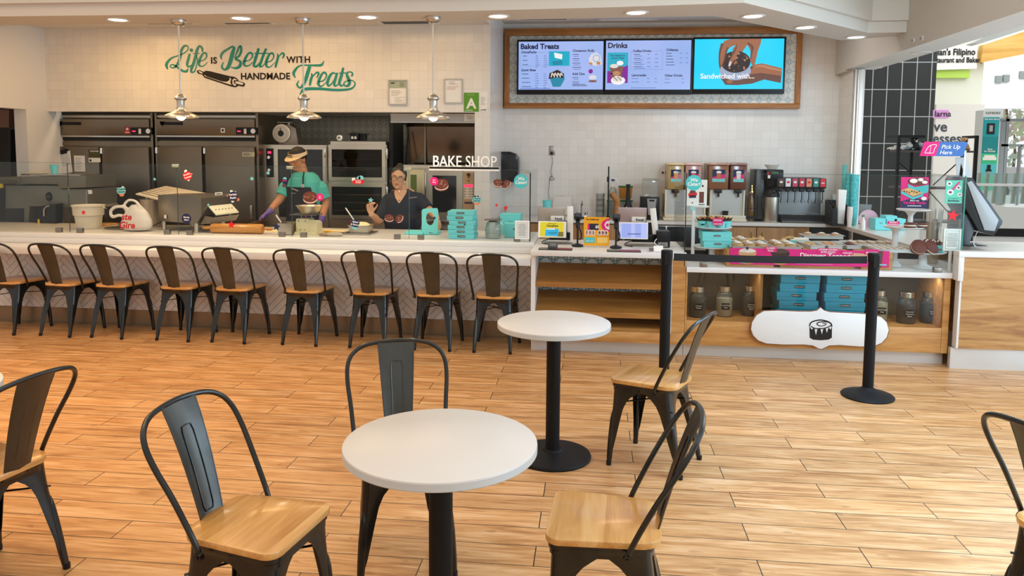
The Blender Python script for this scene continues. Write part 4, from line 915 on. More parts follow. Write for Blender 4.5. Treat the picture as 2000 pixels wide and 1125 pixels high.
def cookie(b,Y,px,py,w_,ang=0,half=False):
 """a round chocolate cookie sandwich print"""
 v=aY(px,py,Y);r=w_/2/1480*Y;b.M=Matrix.Translation((v.x,Y,v.z))@Matrix.Rotation(-R(ang),4,'Y')
 b.fcirc(0,-r*.28,r*.98,M_cookie,.0,sz=.62);b.fcirc(0,-r*.16,r*.98,M_cream,.0012,sz=.6);b.fcirc(0,r*.10,r,M_cookie,.0024,sz=.72)
 rnd=random.Random(int(px*7+py))
 for _ in range(16):
  a,q=rnd.uniform(0,2*PI),rnd.uniform(0,.8);b.fcirc(r*q*math.cos(a),r*.12+r*q*.62*math.sin(a),r*rnd.uniform(.05,.10),M_crumb,.0034,7)
 b.M=Matrix.Identity(4)
def blob(px,py,w_,h_,m,words,ang=-6,extra=None,tm=None,tf=.34):
 def f(b,Y):
  v=aY(px,py,Y);W,H=w_/1480*Y,h_/1480*Y;b.M=Matrix.Translation((v.x,Y,v.z))@Matrix.Rotation(R(ang),4,'Y')
  if extra:
   for(ex,ez,er,em)in extra:b.fcirc(ex*W,ez*H,er*W,em,0,12)
  b.flat([(-W*.5,-H*.2),(-W*.4,-H*.42),(W*.1,-H*.5),(W*.42,-H*.4),(W*.5,0),(W*.42,H*.36),(0,H*.45),(-W*.42,H*.38),(-W*.52,H*.1)],m,.0012)
  n=len(words)
  for i,t_ in enumerate(words):b.text(t_,H*tf,tm or WHT,(0,H*((n-1)*.5-i)*.34-H*.1),'CENTER',.03,0,layer=.0024)
  b.M=Matrix.Identity(4)
 return f
BLU=col('25408a',.5);ORG=col('e08a60',.5);LTEAL=col('7fd0d0',.5)
panes=[]
plab=['first glass pane of the bar screen, cut off by the left edge','second glass pane of the bar screen, in front of the white carrier bag','third glass pane of the bar screen, in front of the rolling pin',
  'fourth glass pane of the bar screen, between the man and the woman','last glass pane of the bar screen with the round we cater decal']
for i in range(5):
 X0,X1=sx(PX_[i],380,GY)+.003,sx(PX_[i+1],380,GY)-.003
 t=TW('glass_screen',plab[i],'glass screen',((X0+X1)/2,GY,CT),'glass panes of the bar screen');z1=GT((PX_[i]+PX_[i+1])/2)
 b=MB(M_glass);b.box(X0,X1,GY-.004,GY+.004,CT+.003,z1);b.build('glass',t)
 b=MB(M_gedge);b.box(X0,X1,GY-.004,GY+.004,z1,z1+.002);b.box(X1,X1+.002,GY-.004,GY+.004,CT+.003,z1);b.build('polished_edge',t)
 panes.append(t)
for i,px in enumerate((116,157,327,371,551,593,776,822,1010)):
 b=MB(mat('clamp_steel',(.28,.26,.23),.35,1));x_=sx(px,460,GY);b.box(x_-.028,x_+.028,GY-.018,GY+.018,CT+.001,CT+.045,bev=.003);b.build('clamp',panes[min(4,(0,1,1,2,2,3,3,4,4)[i])])
M_clip=mat('clear_joint_clip',(.36,.39,.31),.3,.3)
for px,w_,i in((343,14,1),(566,13,2),(796,15,3),(1031,12,4)):
 x_,z_=sx(px,325,GY),GT(px);b=MB(M_clip);b.box(x_-w_/2/224,x_+w_/2/224,GY-.012,GY+.012,z_-.022,z_+.008,bev=.003);b.build('joint_clip',panes[i])
xe=sx(1035,400,GY)
t=TW('return_glass_pane','short glass pane turned back at the right end of the bar screen','glass screen',(xe,GY+.4,CT))
b=MB(M_glass);b.box(xe-.003,xe+.005,GY+.008,GY+.85,CT+.003,GT(1035));b.build('glass',t);b=MB(mat('dark_edge',hx('16241f'),.3));b.box(xe-.004,xe+.006,GY+.004,GY+.008,CT+.003,GT(1035));b.build('polished_edge',t)
D=lambda i,nm,fn,lab=None:decal(panes[i],nm,lab,fn)
D(1,'decal',star_at(163,415,6,RED),'red star decal');D(0,'decal',blob(237,372,20,15,LTEAL,['A Treat for','Everyone'],-4,[(-.1,.45,.16,INK),(.2,.4,.14,WHT),(0,-.45,.3,ORG)],INK,.27))if False else None
D(1,'decal',blob(237,372,20,15,LTEAL,['A Treat for','Everyone'],-4,[(-.1,.45,.16,INK),(.2,.4,.14,WHT),(0,-.45,.3,ORG)],INK,.27),'pale teal decal with a treat motto');D(1,'decal',star_at(302,350,4,LTEAL),'small teal star decal')
D(2,'decal',blob(366,343,18,18,RED,['Double','Frosted'],-20,[(0,.5,.2,WHT),(.2,.4,.12,INK),(-.05,-.5,.14,WHT),(.52,0,.12,ORG)],WHT,.27),'red decal turned on its corner')
D(2,'decal',disc_at(364,427,10.5,NAVY,('Sharing','Share'),WHT,.42),'navy round decal');D(2,'decal',blob(455,383,20,20,NAVY,['Variety','Packs'],-6,[(-.1,.48,.16,WHT),(.3,.4,.1,LTEAL),(-.55,.1,.12,ORG),(.5,-.4,.16,ORG),(-.1,-.5,.16,WHT)],WHT,.3),'navy decal with white lettering')
D(2,'decal',star_at(407,400,3.6,LTEAL));D(2,'decal',star_at(452,439,9,RED),'red star decal');D(2,'decal',star_at(540,443,9,NAVY),'navy star decal');D(2,'decal',star_at(523.5,338,5,LTEAL));D(2,'decal',disc_at(492,349,3.5,LTEAL))
D(2,'decal',blob(556,353,13,7,NAVY,['Better'],4,[(0,.5,.3,LTEAL),(0,-.6,.3,NAVY)],PINK,.5))
def ck(lst,dots=None):
 def f(b,Y):
  for a in lst:cookie(b,Y,*a)
  if dots:disc_at(*dots)(b,Y-.004)
 return f
D(3,'decal',ck([(606,386,31,4)],(625,385,7.6,PINK,('Bun','Bites'),WHT,.4)),'cookie sandwich decal with a pink disc')
D(3,'decal',blob(700,355,24,10,RED,['Double','Frosted'],-4,[(.25,.7,.22,LTEAL),(-.4,.5,.16,WHT),(.05,.75,.16,LTEAL)],WHT,.36),'red and teal decal')
D(3,'decal',star_at(724,391,6.2,LTEAL),'pale teal star decal');D(3,'decal',blob(694,436,18,16,NAVY,['Baked','& Shared'],8,[(-.45,.1,.14,PINK),(0,-.45,.32,LTEAL)],WHT,.3),'navy and teal decal')
D(3,'decal',ck([(760,426,19,-6),(780,427,18,50)]),'two cookie sandwiches decal')
D(4,'decal',ck([(862,361,29,4)],(848,354,8.5,PINK,('Bun','Bites'),WHT,.4)),'cookie sandwich decal with a pink disc');D(4,'decal',star_at(848.5,426,4,NAVY));D(4,'decal',star_at(907.5,439,2.6,INK))
D(4,'decal',ck([(973,358,20,-10),(989,360,19,45)]),'two cookie sandwiches decal');D(4,'decal',disc_at(1017.5,354,14,TEAL,('We','Cater!'),WHT,.62),'teal disc with we cater lettering')
D(4,'decal',star_at(970,401,4,RED));D(4,'decal',star_at(987.5,406,5.5,RED),'red star decal');D(4,'decal',blob(931,390,18,12,LTEAL,['A Treat for','Everyone'],-2,[(-.15,.5,.12,INK),(.15,.5,.1,INK),(0,-.5,.3,ORG),(.3,-.4,.14,ORG)],INK,.3),'pale teal decal with a treat motto')
YS=GY;X0,X1,Z0,Z1=pr(839,325.5,976,333.5,YS)
t=TW('shop_sign','white BAKE SHOP letters on a white bar above the glass screen','sign',((X0+X1)/2,YS,Z0));
b=MB(WHT);b.box(X0,X1,YS-.028,YS-.008,Z0,Z1,bev=.002);b.box(X0,X1,YS-.028,YS+.012,GT(900)+.004,Z1);b.build('bar',t)
b=MB(WHT);b.M=Matrix.Translation((0,YS,0));b.text('BAKE SHOP',.140,None,((X0+X1)/2,Z1-.002),'CENTER',.0,depth=.016,layer=0,sp=1.0,sxy=((X1-X0)/.79,1));b.build('letters',t)
X0,X1,Z0,Z1=pr(1006,431,1034,467,6.585-.02)
t=TW('framed_menu_card','small framed text card standing at the right end of the bar screen','frame',((X0+X1)/2,6.565,Z0));b=MB(WHT);b.box(X0,X1,6.56,6.575,max(Z0,CT+.002),Z1);b.build('card',t)
b=MB(col('9bb0ac'));f_=.016
for q in((X0+f_,X1-f_,Z1-f_-.003,Z1-f_),(X0+f_,X1-f_,Z0+f_,Z0+f_+.003),(X0+f_,X0+f_+.003,Z0+f_,Z1-f_),(X1-f_-.003,X1-f_,Z0+f_,Z1-f_)):b.box(q[0],q[1],6.5588,6.56,q[2],q[3])
for i in range(13):z_=Z0+.03+i*(Z1-Z0-.06)/12;w_=random.uniform(.025,.042);b.box((X0+X1)/2-w_,(X0+X1)/2+w_,6.559,6.56,z_-.0015,z_+.0015,col('77807c'))
b.build('print',t)
# ================================================================== things on the bar counter
def badge(b,x,z,w_,Y,m=INK):
 h=w_*.24;n=8
 pts=[(x-w_/2+h/2+h/2*math.cos(a),z+h/2*math.sin(a))for a in[PI/2+PI*k/n for k in range(n+1)]]+[(x+w_/2-h/2+h/2*math.cos(a),z+h/2*math.sin(a))for a in[-PI/2+PI*k/n for k in range(n+1)]]
 b.flat(pts,m,-(Y-.0006));M0=b.M.copy();b.M=M0@Matrix.Translation((0,Y-.001,0));b.text('CINNABON',h*.62,WHT,(x,z-h*.22),'CENTER',.01,depth=.0004,layer=.0002,sxy=(w_*.8/(h*.62*4.9),1));b.M=M0
def carton(lab,x,y,z,w_,d_,h_,group=None,bw=.075,win=False,m=None,rz=0):
 t=thing('cake_carton',lab,'carton',(x,y,z),rz,group);m=m or M_teal
 b=MB(m);b.box(-w_/2,w_/2,-d_/2,d_/2,0,h_,bev=.002,seg=1);b.build('carton',t)
 b=MB(m);b.box(-w_/2-.002,w_/2+.002,-d_/2-.002,d_/2+.002,h_*.42,h_+.0015,bev=.0015,seg=1);l=b.build('lid',t)
 b=MB(INK);badge(b,0,h_*.62,bw,-d_/2-.002);b.build('badge',l)
 if win:b=MB(mat('roll_window',hx('b98a78'),.3,var=.5,vscale=25));b.prism([(w_*.27*math.cos(2*PI*k/28),d_*.27*math.sin(2*PI*k/28))for k in range(28)],h_+.0015,h_+.003,'z');b.build('window',l)
 return t
vv=aZ(904,470,CT);xc=sx(903,450,6.78);c0=None
for k in range(6):
 lb=['bottom','second from the bottom','third from the bottom','fourth from the bottom','fifth from the bottom','top'][k]
 ox=(.004,-.002,.0,.006,-.008,-.006)[k];ll='flat teal cake carton, %s of the bar stack of six'%lb
 if c0 is None:c0=carton(ll,xc+ox,6.82,CT+.002,.232,.235,.039,'stack of teal cartons on the bar')
 else:dup(c0,(xc+ox,6.82,CT+.002+k*.042),R((0,1,-1,2,-2,1)[k]),ll)
for px0,px1,y0,y1,Y,lb in((977,1016,419,462,7.15,'tall teal carton behind, near the right end of the bar screen'),(985,1030,438,470,6.9,'shorter teal carton in front, partly behind the framed text card')):
 X0,X1,Z0,Z1=pr(px0,y0,px1,y1,Y);carton(lb,(X0+X1)/2,Y+.10,CT+.002,X1-X0,.2,Z1-CT,None,.055)
Yb=7.0
t=TW('open_cake_box','open teal cake box with an oval window in its raised lid, held by the woman','carton',(sx(840,450,Yb),Yb,CT))
q=F2(0,0,Yb)
X0,X1,Z0,Z1=pr(824,406,855,453,Yb);b=MB(M_teal);n=26;cx,cz=(X0+X1)/2+.003,(Z0+Z1)/2+.012;rx,rz=.040,.062
out=[(X0-.002,CT+.003),(X1,CT+.01),(X1+.004,Z1),(X0,Z1-.01)]
def frameplate(b,out,cx,cz,rx,rz,y0,y1,n=24):
 vs_=[]
 per=[]
 for k in range(n):
  a=2*PI*k/n;dx,dz=math.cos(a),math.sin(a);best=9
  for i in range(len(out)):
   x1,z1=out[i];x2,z2=out[(i+1)%len(out)];ex,ez=x2-x1,z2-z1;den=dx*ez-dz*ex
   if abs(den)<1e-9:continue
   tt=((x1-cx)*ez-(z1-cz)*ex)/den;uu=((x1-cx)*dz-(z1-cz)*dx)/den
   if tt>0 and-1e-6<=uu<=1+1e-6:best=min(best,tt)
  per.append((cx+dx*best,cz+dz*best))
 inn=[(cx+rx*math.cos(2*PI*k/n),cz+rz*math.sin(2*PI*k/n))for k in range(n)]
 vs_=[(p[0],y0,p[1])for p in per]+[(p[0],y0,p[1])for p in inn]+[(p[0],y1,p[1])for p in per]+[(p[0],y1,p[1])for p in inn]
 fs=[]
 for k in range(n):
  j=(k+1)%n;fs+=[(k,j,n+j,n+k),(2*n+k,3*n+k,3*n+j,2*n+j),(k,2*n+k,2*n+j,j),(n+k,n+j,3*n+j,3*n+k)]
 V,F=b.faces(vs_,fs,None,False);bmesh.ops.recalc_face_normals(b.bm,faces=F)
frameplate(b,out,cx,cz,rx,rz,Yb,Yb+.004,32);b.build('raised_lid',t)
b=MB(M_teal);xf=sx(797,450,Yb+.1);b.box(xf,X0+.01,Yb-.03,Yb+.17,CT+.002,CT+.03,bev=.002,seg=1);b.box(X0,X1,Yb+.006,Yb+.17,CT+.002,CT+.03);b.build('tray',t)
b=MB(INK);badge(b,(X0+X1)/2+.01,CT+.02,.035,Yb-.001);b.build('badge',t)
def at_ct(px,py):return aZ(px,py,CT)
Yt=6.85;x_=sx(154,410,Yt)
t=TW('flour_tub','round cream plastic tub with a red star decal seen over it','tub',(x_,Yt+.1,CT));sw=1/1480*Yt*1.03
z_=sz(154,402,Yt)
b=MB(mat('cream_tub_plastic',(.72,.66,.52),.45,var=.08,vscale=10));h=z_-CT
b.lathe([(0,.002),(.105,.002),(.112,.02),(.125,h*.55),(.138,h*.58),(.142,h*.93),(.152,h*.95),(.152,h),(.146,h),(.138,h*.9),(0,h*.88)],36,(x_,Yt+.14,CT));b.build('tub',t)
b=MB(M_chrome);b.tube(cr([(x_+.15,Yt+.1,z_-.02),(x_+.20,Yt+.08,z_-.012),(x_+.23,Yt+.08,z_-.03)]),.004);b.build('wire_handle',t)
v=at_ct(210,447)
t=TW('flat_pan','flat steel pan lying beside the white carrier bag','pan',(v.x,7.05,CT));b=MB(M_steelh);b.lathe([(0,.002),(.17,.002),(.175,.006),(.178,.012),(.17,.012),(0,.006)],32,(v.x+.12,7.05,CT));b.lathe([(0,.012),(.10,.012),(.105,.05),(.10,.052),(0,.03)],28,(v.x+.14,7.12,CT));b.build('pan',t)
t=TW('pastry_board','small pale wooden board behind the cream tub','board',(sx(197,440,7.2),7.25,CT));b=MB(M_seat);x_=sx(197,440,7.2);b.box(x_-.10,x_+.05,7.2,7.4,CT+.002,CT+.02,bev=.004);b.build('board',t)
Yb=6.82;q=lambda px,py,y=0:Vector((aY(px,py,Yb).x,Yb+y,aY(px,py,Yb).z))
t=TW('carrier_bag','white plastic carrier bag with red lettering and knotted handles','bag',(sx(265,450,Yb),Yb,CT))
b=MB();base=q(262,430)
b.M=Matrix.Translation((0,Yb+.02,0))@Matrix.Diagonal((1,.62,1,1))@Matrix.Translation((0,-Yb-.02,0));c0_,c1_=q(266,445,.02),q(263,400,.02);c0_.z=CT+.012;b.tube([c0_,c0_+Vector((0,0,.03)),c0_*.6+c1_*.4,c0_*.3+c1_*.7,c1_],.1,n=22,radii=[.120,.150,.145,.110,.045]);[b.ball((c0_.x+dx,c0_.y-.02,CT+dz),r_)for dx,dz,r_ in((-.10,.07,.06),(.09,.08,.07),(.03,.15,.075),(-.05,.14,.06),(.0,.104,.10))];b.M=Matrix.Identity(4)
b.tube(cr([q(250,425),q(245,405),q(262,392),q(275,398),q(270,410)]),.02,radii=[.03]+[.016]*23+[.03])if False else None
b.tube(cr([q(246,412,0),q(243,400,0),q(252,391,0),q(266,394,0),q(276,408,0)]),.014);b.tube(cr([q(248,425,-.01),q(236,420,-.02),q(222,423,-.02),q(219,412,-.02),q(228,404,-.02),q(243,404,-.01),q(250,410,0)]),.016)
o=fuse(b,'bag',t,mat('thin_white_plastic',(.80,.74,.66),.35,bump=.8,bscale=22),.008,4)
b=MB(RED);b.M=Matrix.Translation((0,Yb-.2,0));v1,v2=aY(263,427,Yb-.07),aY(264,443,Yb-.07)
b.text('ste',.085,None,(v1.x,v1.z),'CENTER',.03,.2,layer=.0,depth=.0);b.text('Gire',.085,None,(v2.x,v2.z),'CENTER',.03,.2,layer=.0,depth=.0);drape(b,o)
b.build('print',t)
x_=sx(296,410,7.3);zt=sz(296,389,7.3)
t=TW('stock_pot','tall steel pot with a spoon behind the carrier bag','pot',(x_,7.3,CT));b=MB(M_steel);b.lathe([(0,.002),(.10,.002),(.105,.01),(.108,zt-CT-.01),(.114,zt-CT),(.104,zt-CT),(.10,.02),(0,.01)],32,(x_,7.3,CT));b.build('pot',t)
b=MB(WHT);b.tube([(x_+.02,7.25,CT+.05),(x_-.0,7.22,zt+.02)],.008);b.build('spoon',t)
t=TW('dough_sheeter','steel dough machine with a sloping hopper on four legs, on the bar','machine',(sx(365,430,6.9),6.95,CT))
M_ms=steel_mat('machine_steel',(.36,.32,.26),.32,axis=2)
LX=Vector((sx(310,420,7.0),7.0,0));A=aZ(307,440,CT+.10);
xa,xb,xc_=sx(310,430,6.95),sx(391,430,6.80),sx(455,400,7.25)
zb0,zt0=CT+.09,sz(350,382,6.8);zt1=sz(450,369,7.25)
PA,PB,PC=Vector((xa,6.95,0)),Vector((sx(391,430,6.76),6.76,0)),Vector((sx(452,430,7.22),7.22,0));PD=PA+(PC-PB)
b=MB(M_ms)
def ring(z,ins=0):return[(p.x,p.y,z)for p in(PA,PB,PC,PD)]
dAB=(PB-PA).normalized();nBC=(PC-PB).normalized()
hh=zt0-zb0
prof=[(0,0),(1.0,0),(1.12,.30),(1.12,.92),(.96,1.0),(.0,.98)]
L1=(PB-PA).length*.92
vs_=[];
for e in(PA,PD):
 for(u_,v_)in prof:p=e+dAB*L1*u_;vs_.append((p.x,p.y,zb0+hh*v_))
n=len(prof);V,F=b.faces(vs_,[tuple(range(n)),tuple(range(n,2*n))[::-1]]+[(i,n+i,n+(i+1)%n,(i+1)%n)for i in range(n)],None,False);bmesh.ops.recalc_face_normals(b.bm,faces=F);b.build('body',t)
b=MB(M_steel)
for e in(PA+dAB*.04+nBC*.03,PA+dAB*L1*.93+nBC*.03,PD+dAB*.04-nBC*.04,PD+dAB*L1*.93-nBC*.04):b.cyl((e.x,e.y,CT+.002),(e.x,e.y,zb0+.002),.020,n=14)
b.build('feet',t)if False else None
for e in(PA+dAB*.04+nBC*.03,PA+dAB*L1*.93+nBC*.03,PD+dAB*.04-nBC*.04,PD+dAB*L1*.93-nBC*.04):
 b2=MB(M_steel);b2.cyl((e.x,e.y,CT+.002),(e.x,e.y,zb0+.002),.020,n=14);b2.build('leg',t)
b.bm.free()
b=MB(mat('hopper_cream',(.78,.68,.52),.35,.2))
def hp(u_,w2,z):p=PA+dAB*u_+nBC*w2;return(p.x,p.y,z)
Wd=(PC-PB).length
b.faces([hp(-.34,.02,zt0-.015),hp(.27,.02,zt0-.10),hp(.27,Wd-.02,zt0-.10+.08),hp(-.34,Wd-.02,zt0+.04),hp(-.34,.02,zt0-.005),hp(.27,.02,zt0-.085),hp(.27,Wd-.02,zt0-.005),hp(-.34,Wd-.02,zt0+.055)],[(0,1,2,3)[::-1],(4,5,6,7),(0,1,5,4),(1,2,6,5),(2,3,7,6),(3,0,4,7)],None,False)
for i in range(7):a=hp(-.30+.0*i,.06+i*(Wd-.12)/6,zt0+.005+.006*i);c_=hp(.22,.06+i*(Wd-.12)/6,zt0-.07+.009*i);b.tube([a,c_],.006,M_rack,6)
b.build('hopper',t)
b=MB(mat('outlet_cream',(.80,.76,.58),.4));
def rp(u_,w2,z):p=PA+dAB*(L1*1.12+u_)+nBC*w2;return(p.x,p.y,z)
za=zb0+hh*.62
b.faces([rp(.005,.10,za),rp(.10,.10,za-.075),rp(.10,Wd-.02,za-.075),rp(.005,Wd-.02,za),rp(.005,.10,za-.012),rp(.10,.10,za-.087),rp(.10,Wd-.02,za-.087),rp(.005,Wd-.02,za-.012)],[(0,1,2,3),(7,6,5,4),(0,4,5,1),(1,5,6,2),(2,6,7,3),(3,7,4,0)],None,False)
for i in range(6):b.ball(rp(.055,.15+i*(Wd-.22)/5,za-.037),.006,INK,8)
b.build('outlet_chute',t)
b=MB(M_steeld);b.faces([rp(.005,.04,za-.09),rp(.11,.06,za-.10),rp(.06,.06,zb0+.0),rp(-.05,.04,zb0-.01),rp(.005,Wd,za-.09),rp(.11,Wd-.02,za-.10),rp(.06,Wd-.02,zb0),rp(-.05,Wd,zb0-.01)],[(0,1,2,3),(7,6,5,4),(3,2,6,7),(2,1,5,6)],None,False);b.build('catch_tray',t)
b=MB(WHT);p0=rp(.002,Wd*.55,za+.11);b.M=Matrix.Translation(p0)@Matrix.Rotation(math.atan2(nBC.y,nBC.x),4,'Z');b.frect(-.055,-.014,.055,.014,None,.002);b.text('SOMERSET',.018,INK,(0,-.007),'CENTER',.01,layer=.003);b.build('maker_plate',t)
b=MB(WHT);pp=PA+dAB*.10;b.M=Matrix.Translation((pp.x,pp.y,zb0+.045))@Matrix.Rotation(math.atan2(dAB.y,dAB.x),4,'Z');b.frect(-.02,-.015,.012,.018,None,.002);b.frect(.016,-.018,.026,.018,INK,.002);b.build('switch',t)
b=MB(M_black);p=PA;b.tube(cr([(p.x,p.y+.1,zb0),(p.x-.05,p.y+.02,CT+.05),(p.x-.12,p.y-.05,CT+.008)]),.005);b.build('power_cord',t)
x0,x1=sx(413,452,6.80),sx(513,452,6.78);zc=CT+.048
t=TW('rolling_pin','long varnished wooden rolling pin lying on the bar','rolling pin',((x0+x1)/2,6.80,CT));M_pin=wood_mat('varnished_pin',hx('9a5a1c'),hx('c98634'),hx('e0a75a'),axis=0,scale=1.2,rough=.22,coat=.6)
b=MB(M_pin);L0=x1-x0;b.lathe([(0,-L0/2),(.03,-L0/2),(.042,-L0/2+.006),(.046,-L0/2+.02),(.046,L0/2-.02),(.042,L0/2-.006),(.03,L0/2),(0,L0/2)],32,((x0+x1)/2,6.80,zc),None,'x');b.build('roller',t)
for s_ in(-1,1):b=MB(M_pin);b.lathe([(.008,0),(.009,.01),(.014,.03),(.016,.055),(.013,.08),(.006,.09),(0,.091)]if s_>0 else[(.008,0),(.009,-.01),(.014,-.03),(.016,-.055),(.013,-.08),(.006,-.09),(0,-.091)],18,((x0+x1)/2+s_*L0/2,6.80,zc),None,'x');b.build('handle',t)
for(a0,a1,y0,y1,lb)in((482,548,6.95,7.2,'cream parchment sheet behind the right end of the rolling pin'),(610,668,6.85,7.3,'flour dusted parchment between the kitchen scale and the steel pan')):
 X0,X1=sx(a0,450,7.0),sx(a1,450,7.0);t=TW('parchment_sheet',lb,'paper',((X0+X1)/2,(y0+y1)/2,CT));b=MB(mat('parchment',hx('ecd9a8'),.7));b.prism([(X0,y0),(X1,y0+.03),(X1-.03,y1),(X0+.02,y1-.02)],CT+.001,CT+.003,'z');b.build('sheet',t)
def spatula(b,p0,p1):b.tube([p0,p1],.011,WHT,10,flat=.45)
X0,X1,Z0,Z1=pr(543,441,570,466,6.75)
t=TW('steel_container','square steel container with a white spatula left of the kitchen scale','container',((X0+X1)/2,6.84,CT));b=MB(M_steel);w_=.003;zt=CT+.11
for q_ in((X0,X1,6.74,6.743),(X0,X1,6.94,6.943),(X0,X0+w_,6.743,6.94),(X1-w_,X1,6.743,6.94)):b.box(q_[0],q_[1],q_[2],q_[3],CT+.002,zt)
b.box(X0,X1,6.74,6.943,CT+.002,CT+.006);b.box(X0-.008,X1+.008,6.732,6.742,zt-.004,zt);b.box(X0-.008,X1+.008,6.941,6.951,zt-.004,zt);b.build('container',t)
t=TW('spatula','white handled spatula standing in the square steel container','spatula',((X0+X1)/2,6.84,CT+.03));b=MB();pA,pB=aY(539,420,6.85),aY(555,443,6.85);spatula(b,pA,pB+(pB-pA)*.6);b.build('handle',t)
Yk=6.80;X0,X1,Z0,Z1=pr(578,427,604,462,Yk);xm=(X0+X1)/2
t=TW('kitchen_scale','cream metal kitchen scale with a steel bowl on top','scale',(xm,Yk+.08,CT));M_ks=mat('cream_enamel',(.74,.68,.42),.4,var=.05)
b=MB(M_ks);b.prism([(X0,CT+.03),(X1,CT+.03),(X1,Z1-.012),(X1-.012,Z1),(X0+.01,Z1),(X0,Z1-.008)],Yk,Yk+.13,'y',bev=.003)
b.prism([(Yk+.0,CT+.03),(Yk+.15,CT+.03),(Yk+.14,CT+.11),(Yk+.09,Z1-.02),(Yk,Z1-.01)],X1,X1+.075,'x',bev=.003);b.prism([(X0-.015,CT+.001),(X1+.085,CT+.001),(X1+.075,CT+.03),(X0-.005,CT+.03)],Yk-.02,Yk+.17,'y');b.build('housing',t)
b=MB(M_black)
for(u_,v_)in((.2,.82),(.72,.82),(.35,.14),(.65,.14)):b.ball((X0+(X1-X0)*u_,Yk-.001,CT+.03+(Z1-CT-.03)*v_),.005,n=8)
b.build('screw',t)
zp=sz(592,420,Yk);b=MB(M_steeld);b.box(X0-.05,X1+.08,Yk-.03,Yk+.16,zp,zp+.006);b.cyl((X0+.03,Yk+.06,Z1),(X0+.03,Yk+.06,zp),.006);b.cyl((X1-.0,Yk+.06,Z1),(X1-.0,Yk+.06,zp),.006);b.ball((X1-.03,Yk+.0,zp-.012),.008,PINK);b.build('platform',t)
zr=sz(597,402,Yk);xb_=sx(596,410,Yk)+.02;b=MB(M_steel);h=zr-zp-.008;b.lathe([(0,.001),(.075,.001),(.082,.008),(.118,h-.006),(.128,h),(.122,h),(.112,h-.012),(.075,.012),(0,.01)],36,(xb_,Yk+.06,zp+.007));tag(b.build('scale_bowl',t),'steel bowl')
for(px,w_,h_,mm,lb,nm)in((654,.078,.036,mat('grey_dough',(.52,.44,.34),.7,var=.1),'greyish round dough lump on the bar right of the scale','dough_lump'),(633,.05,.026,mat('brown_dough',(.36,.26,.17),.7,var=.2),'small brown dough scrap left of the round dough lump','dough_scrap')):
 x_=sx(px,462,6.74);b=MB(mm);b.lathe([(0,0),(w_*.8,0),(w_,h_*.4),(w_*.9,h_*.8),(w_*.5,h_),(0,h_*1.02)],24,(x_,6.74,CT+.001),sx=1,sy=.7);o=b.build(nm);tag(o,lb,'dough')
t=TW('bench_knife','yellow handled dough scraper lying behind the dough lump','knife',(sx(640,450,7.0),7.0,CT));b=MB(col('e0a818'));x_=sx(632,449,7.0);b.tube(cr([(x_,7.0,CT+.012),(x_+.06,7.0,CT+.014),(x_+.12,6.98,CT+.01)]),.011,flat=.7);b.build('handle',t);b=MB(M_black);b.tube([(x_+.12,6.98,CT+.012),(x_+.26,6.95,CT+.008)],.012,flat=.4);b.build('blade',t)
Yp=6.95;X0,X1,Z0,Z1=pr(684,438,722,452,Yp)
t=TW('baking_tray','flat steel tray under the pan of butter cream','tray',((X0+X1)/2,Yp+.1,CT));b=MB(M_steelh);xL=sx(666,455,6.85);b.box(xL,X1+.02,6.86,7.16,CT+.001,CT+.014,bev=.005);b.build('tray',t)
t=TW('butter_pan','steel pan heaped with pale cream, a white spatula in it','pan',((X0+X1)/2,Yp,CT+.015));zt=CT+.085
b=MB(M_steel);b.prism([(X0+.01,CT+.016),(X1-.01,CT+.016),(X1,zt),(X0,zt)],6.90,7.08,'y',bev=.004);b.box(X0-.01,X1+.012,6.89,7.09,zt-.003,zt+.001);b.build('pan',t)
b=MB(mat('butter_cream',hx('f2e3ab'),.5));b.lathe([(0,.03),(.05,.025),(.08,.008),(.085,0),(0,0)],20,((X0+X1)/2,6.98,zt+.001),sx=1.05,sy=.95);b.build('cream',t)
t=TW('spatula','white handled spatula stuck in the pan of cream','spatula',((X0+X1)/2,6.98,zt));b=MB();pA,pB=aY(675,406,6.97),aY(690,428,6.97);spatula(b,pA,pB+(pB-pA)*.35);b.build('handle',t)
Yq=6.82;x_=sx(963,455,Yq);zt=sz(963,430,Yq)
t=TW('jar_scale','old countertop scale with a glass bodied housing and flat top, beside the carton stack','scale',(x_,Yq,CT))
b=MB(mat('greenish_glass_body',(.38,.44,.40),.15,.2,coat=.5));h=zt-CT-.012;b.lathe([(0,.002),(.062,.002),(.072,.02),(.075,h*.45),(.062,h*.85),(.048,h),(0,h)],10,(x_,Yq,CT));b.build('housing',t)
b=MB(M_steeld);b.box(x_-.075,x_+.075,Yq-.06,Yq+.06,zt,zt+.010,bev=.003);b.box(x_-.035,x_+.035,Yq-.03,Yq+.03,zt-.018,zt,M_black);b.build('platform',t)
b=MB(M_steel);b.tube(cr([(x_+.05,Yq-.03,zt),(x_+.095,Yq-.03,zt-.05),(x_+.09,Yq-.03,CT+.03),(x_+.03,Yq-.03,CT+.008),(x_-.04,Yq-.03,CT+.01)]),.004);b.build('wire_guard',t)
b=MB(M_chrome);b.cyl((x_,Yq,zt+.011),(x_,Yq,zt+.14),.0025);b.build('spindle',t)if False else b.bm.free()
Ym=7.50
t=TW('floor_mixer','large grey green dough mixer with a round black badge at the left end','machine',(sx(90,400,Ym),Ym+.25,0));M_mx=mat('hammertone_grey',(.17,.165,.13),.4,.3,bump=.05,bscale=200,var=.15)
q=F2(0,0,Ym)
b=MB(M_mx);b.prism(q([(10,362),(116,362),(120,369),(172,369),(172,402),(178,407),(120,405),(58,403),(55,447),(10,447)]),Ym,Ym+.5,'y',bev=.01);X0,X1,Z0,Z1=pr(10,440,172,452,Ym);b.box(X0+.05,X1-.05,Ym+.05,Ym+.45,.05,Z0+.05);b.build('body',t)
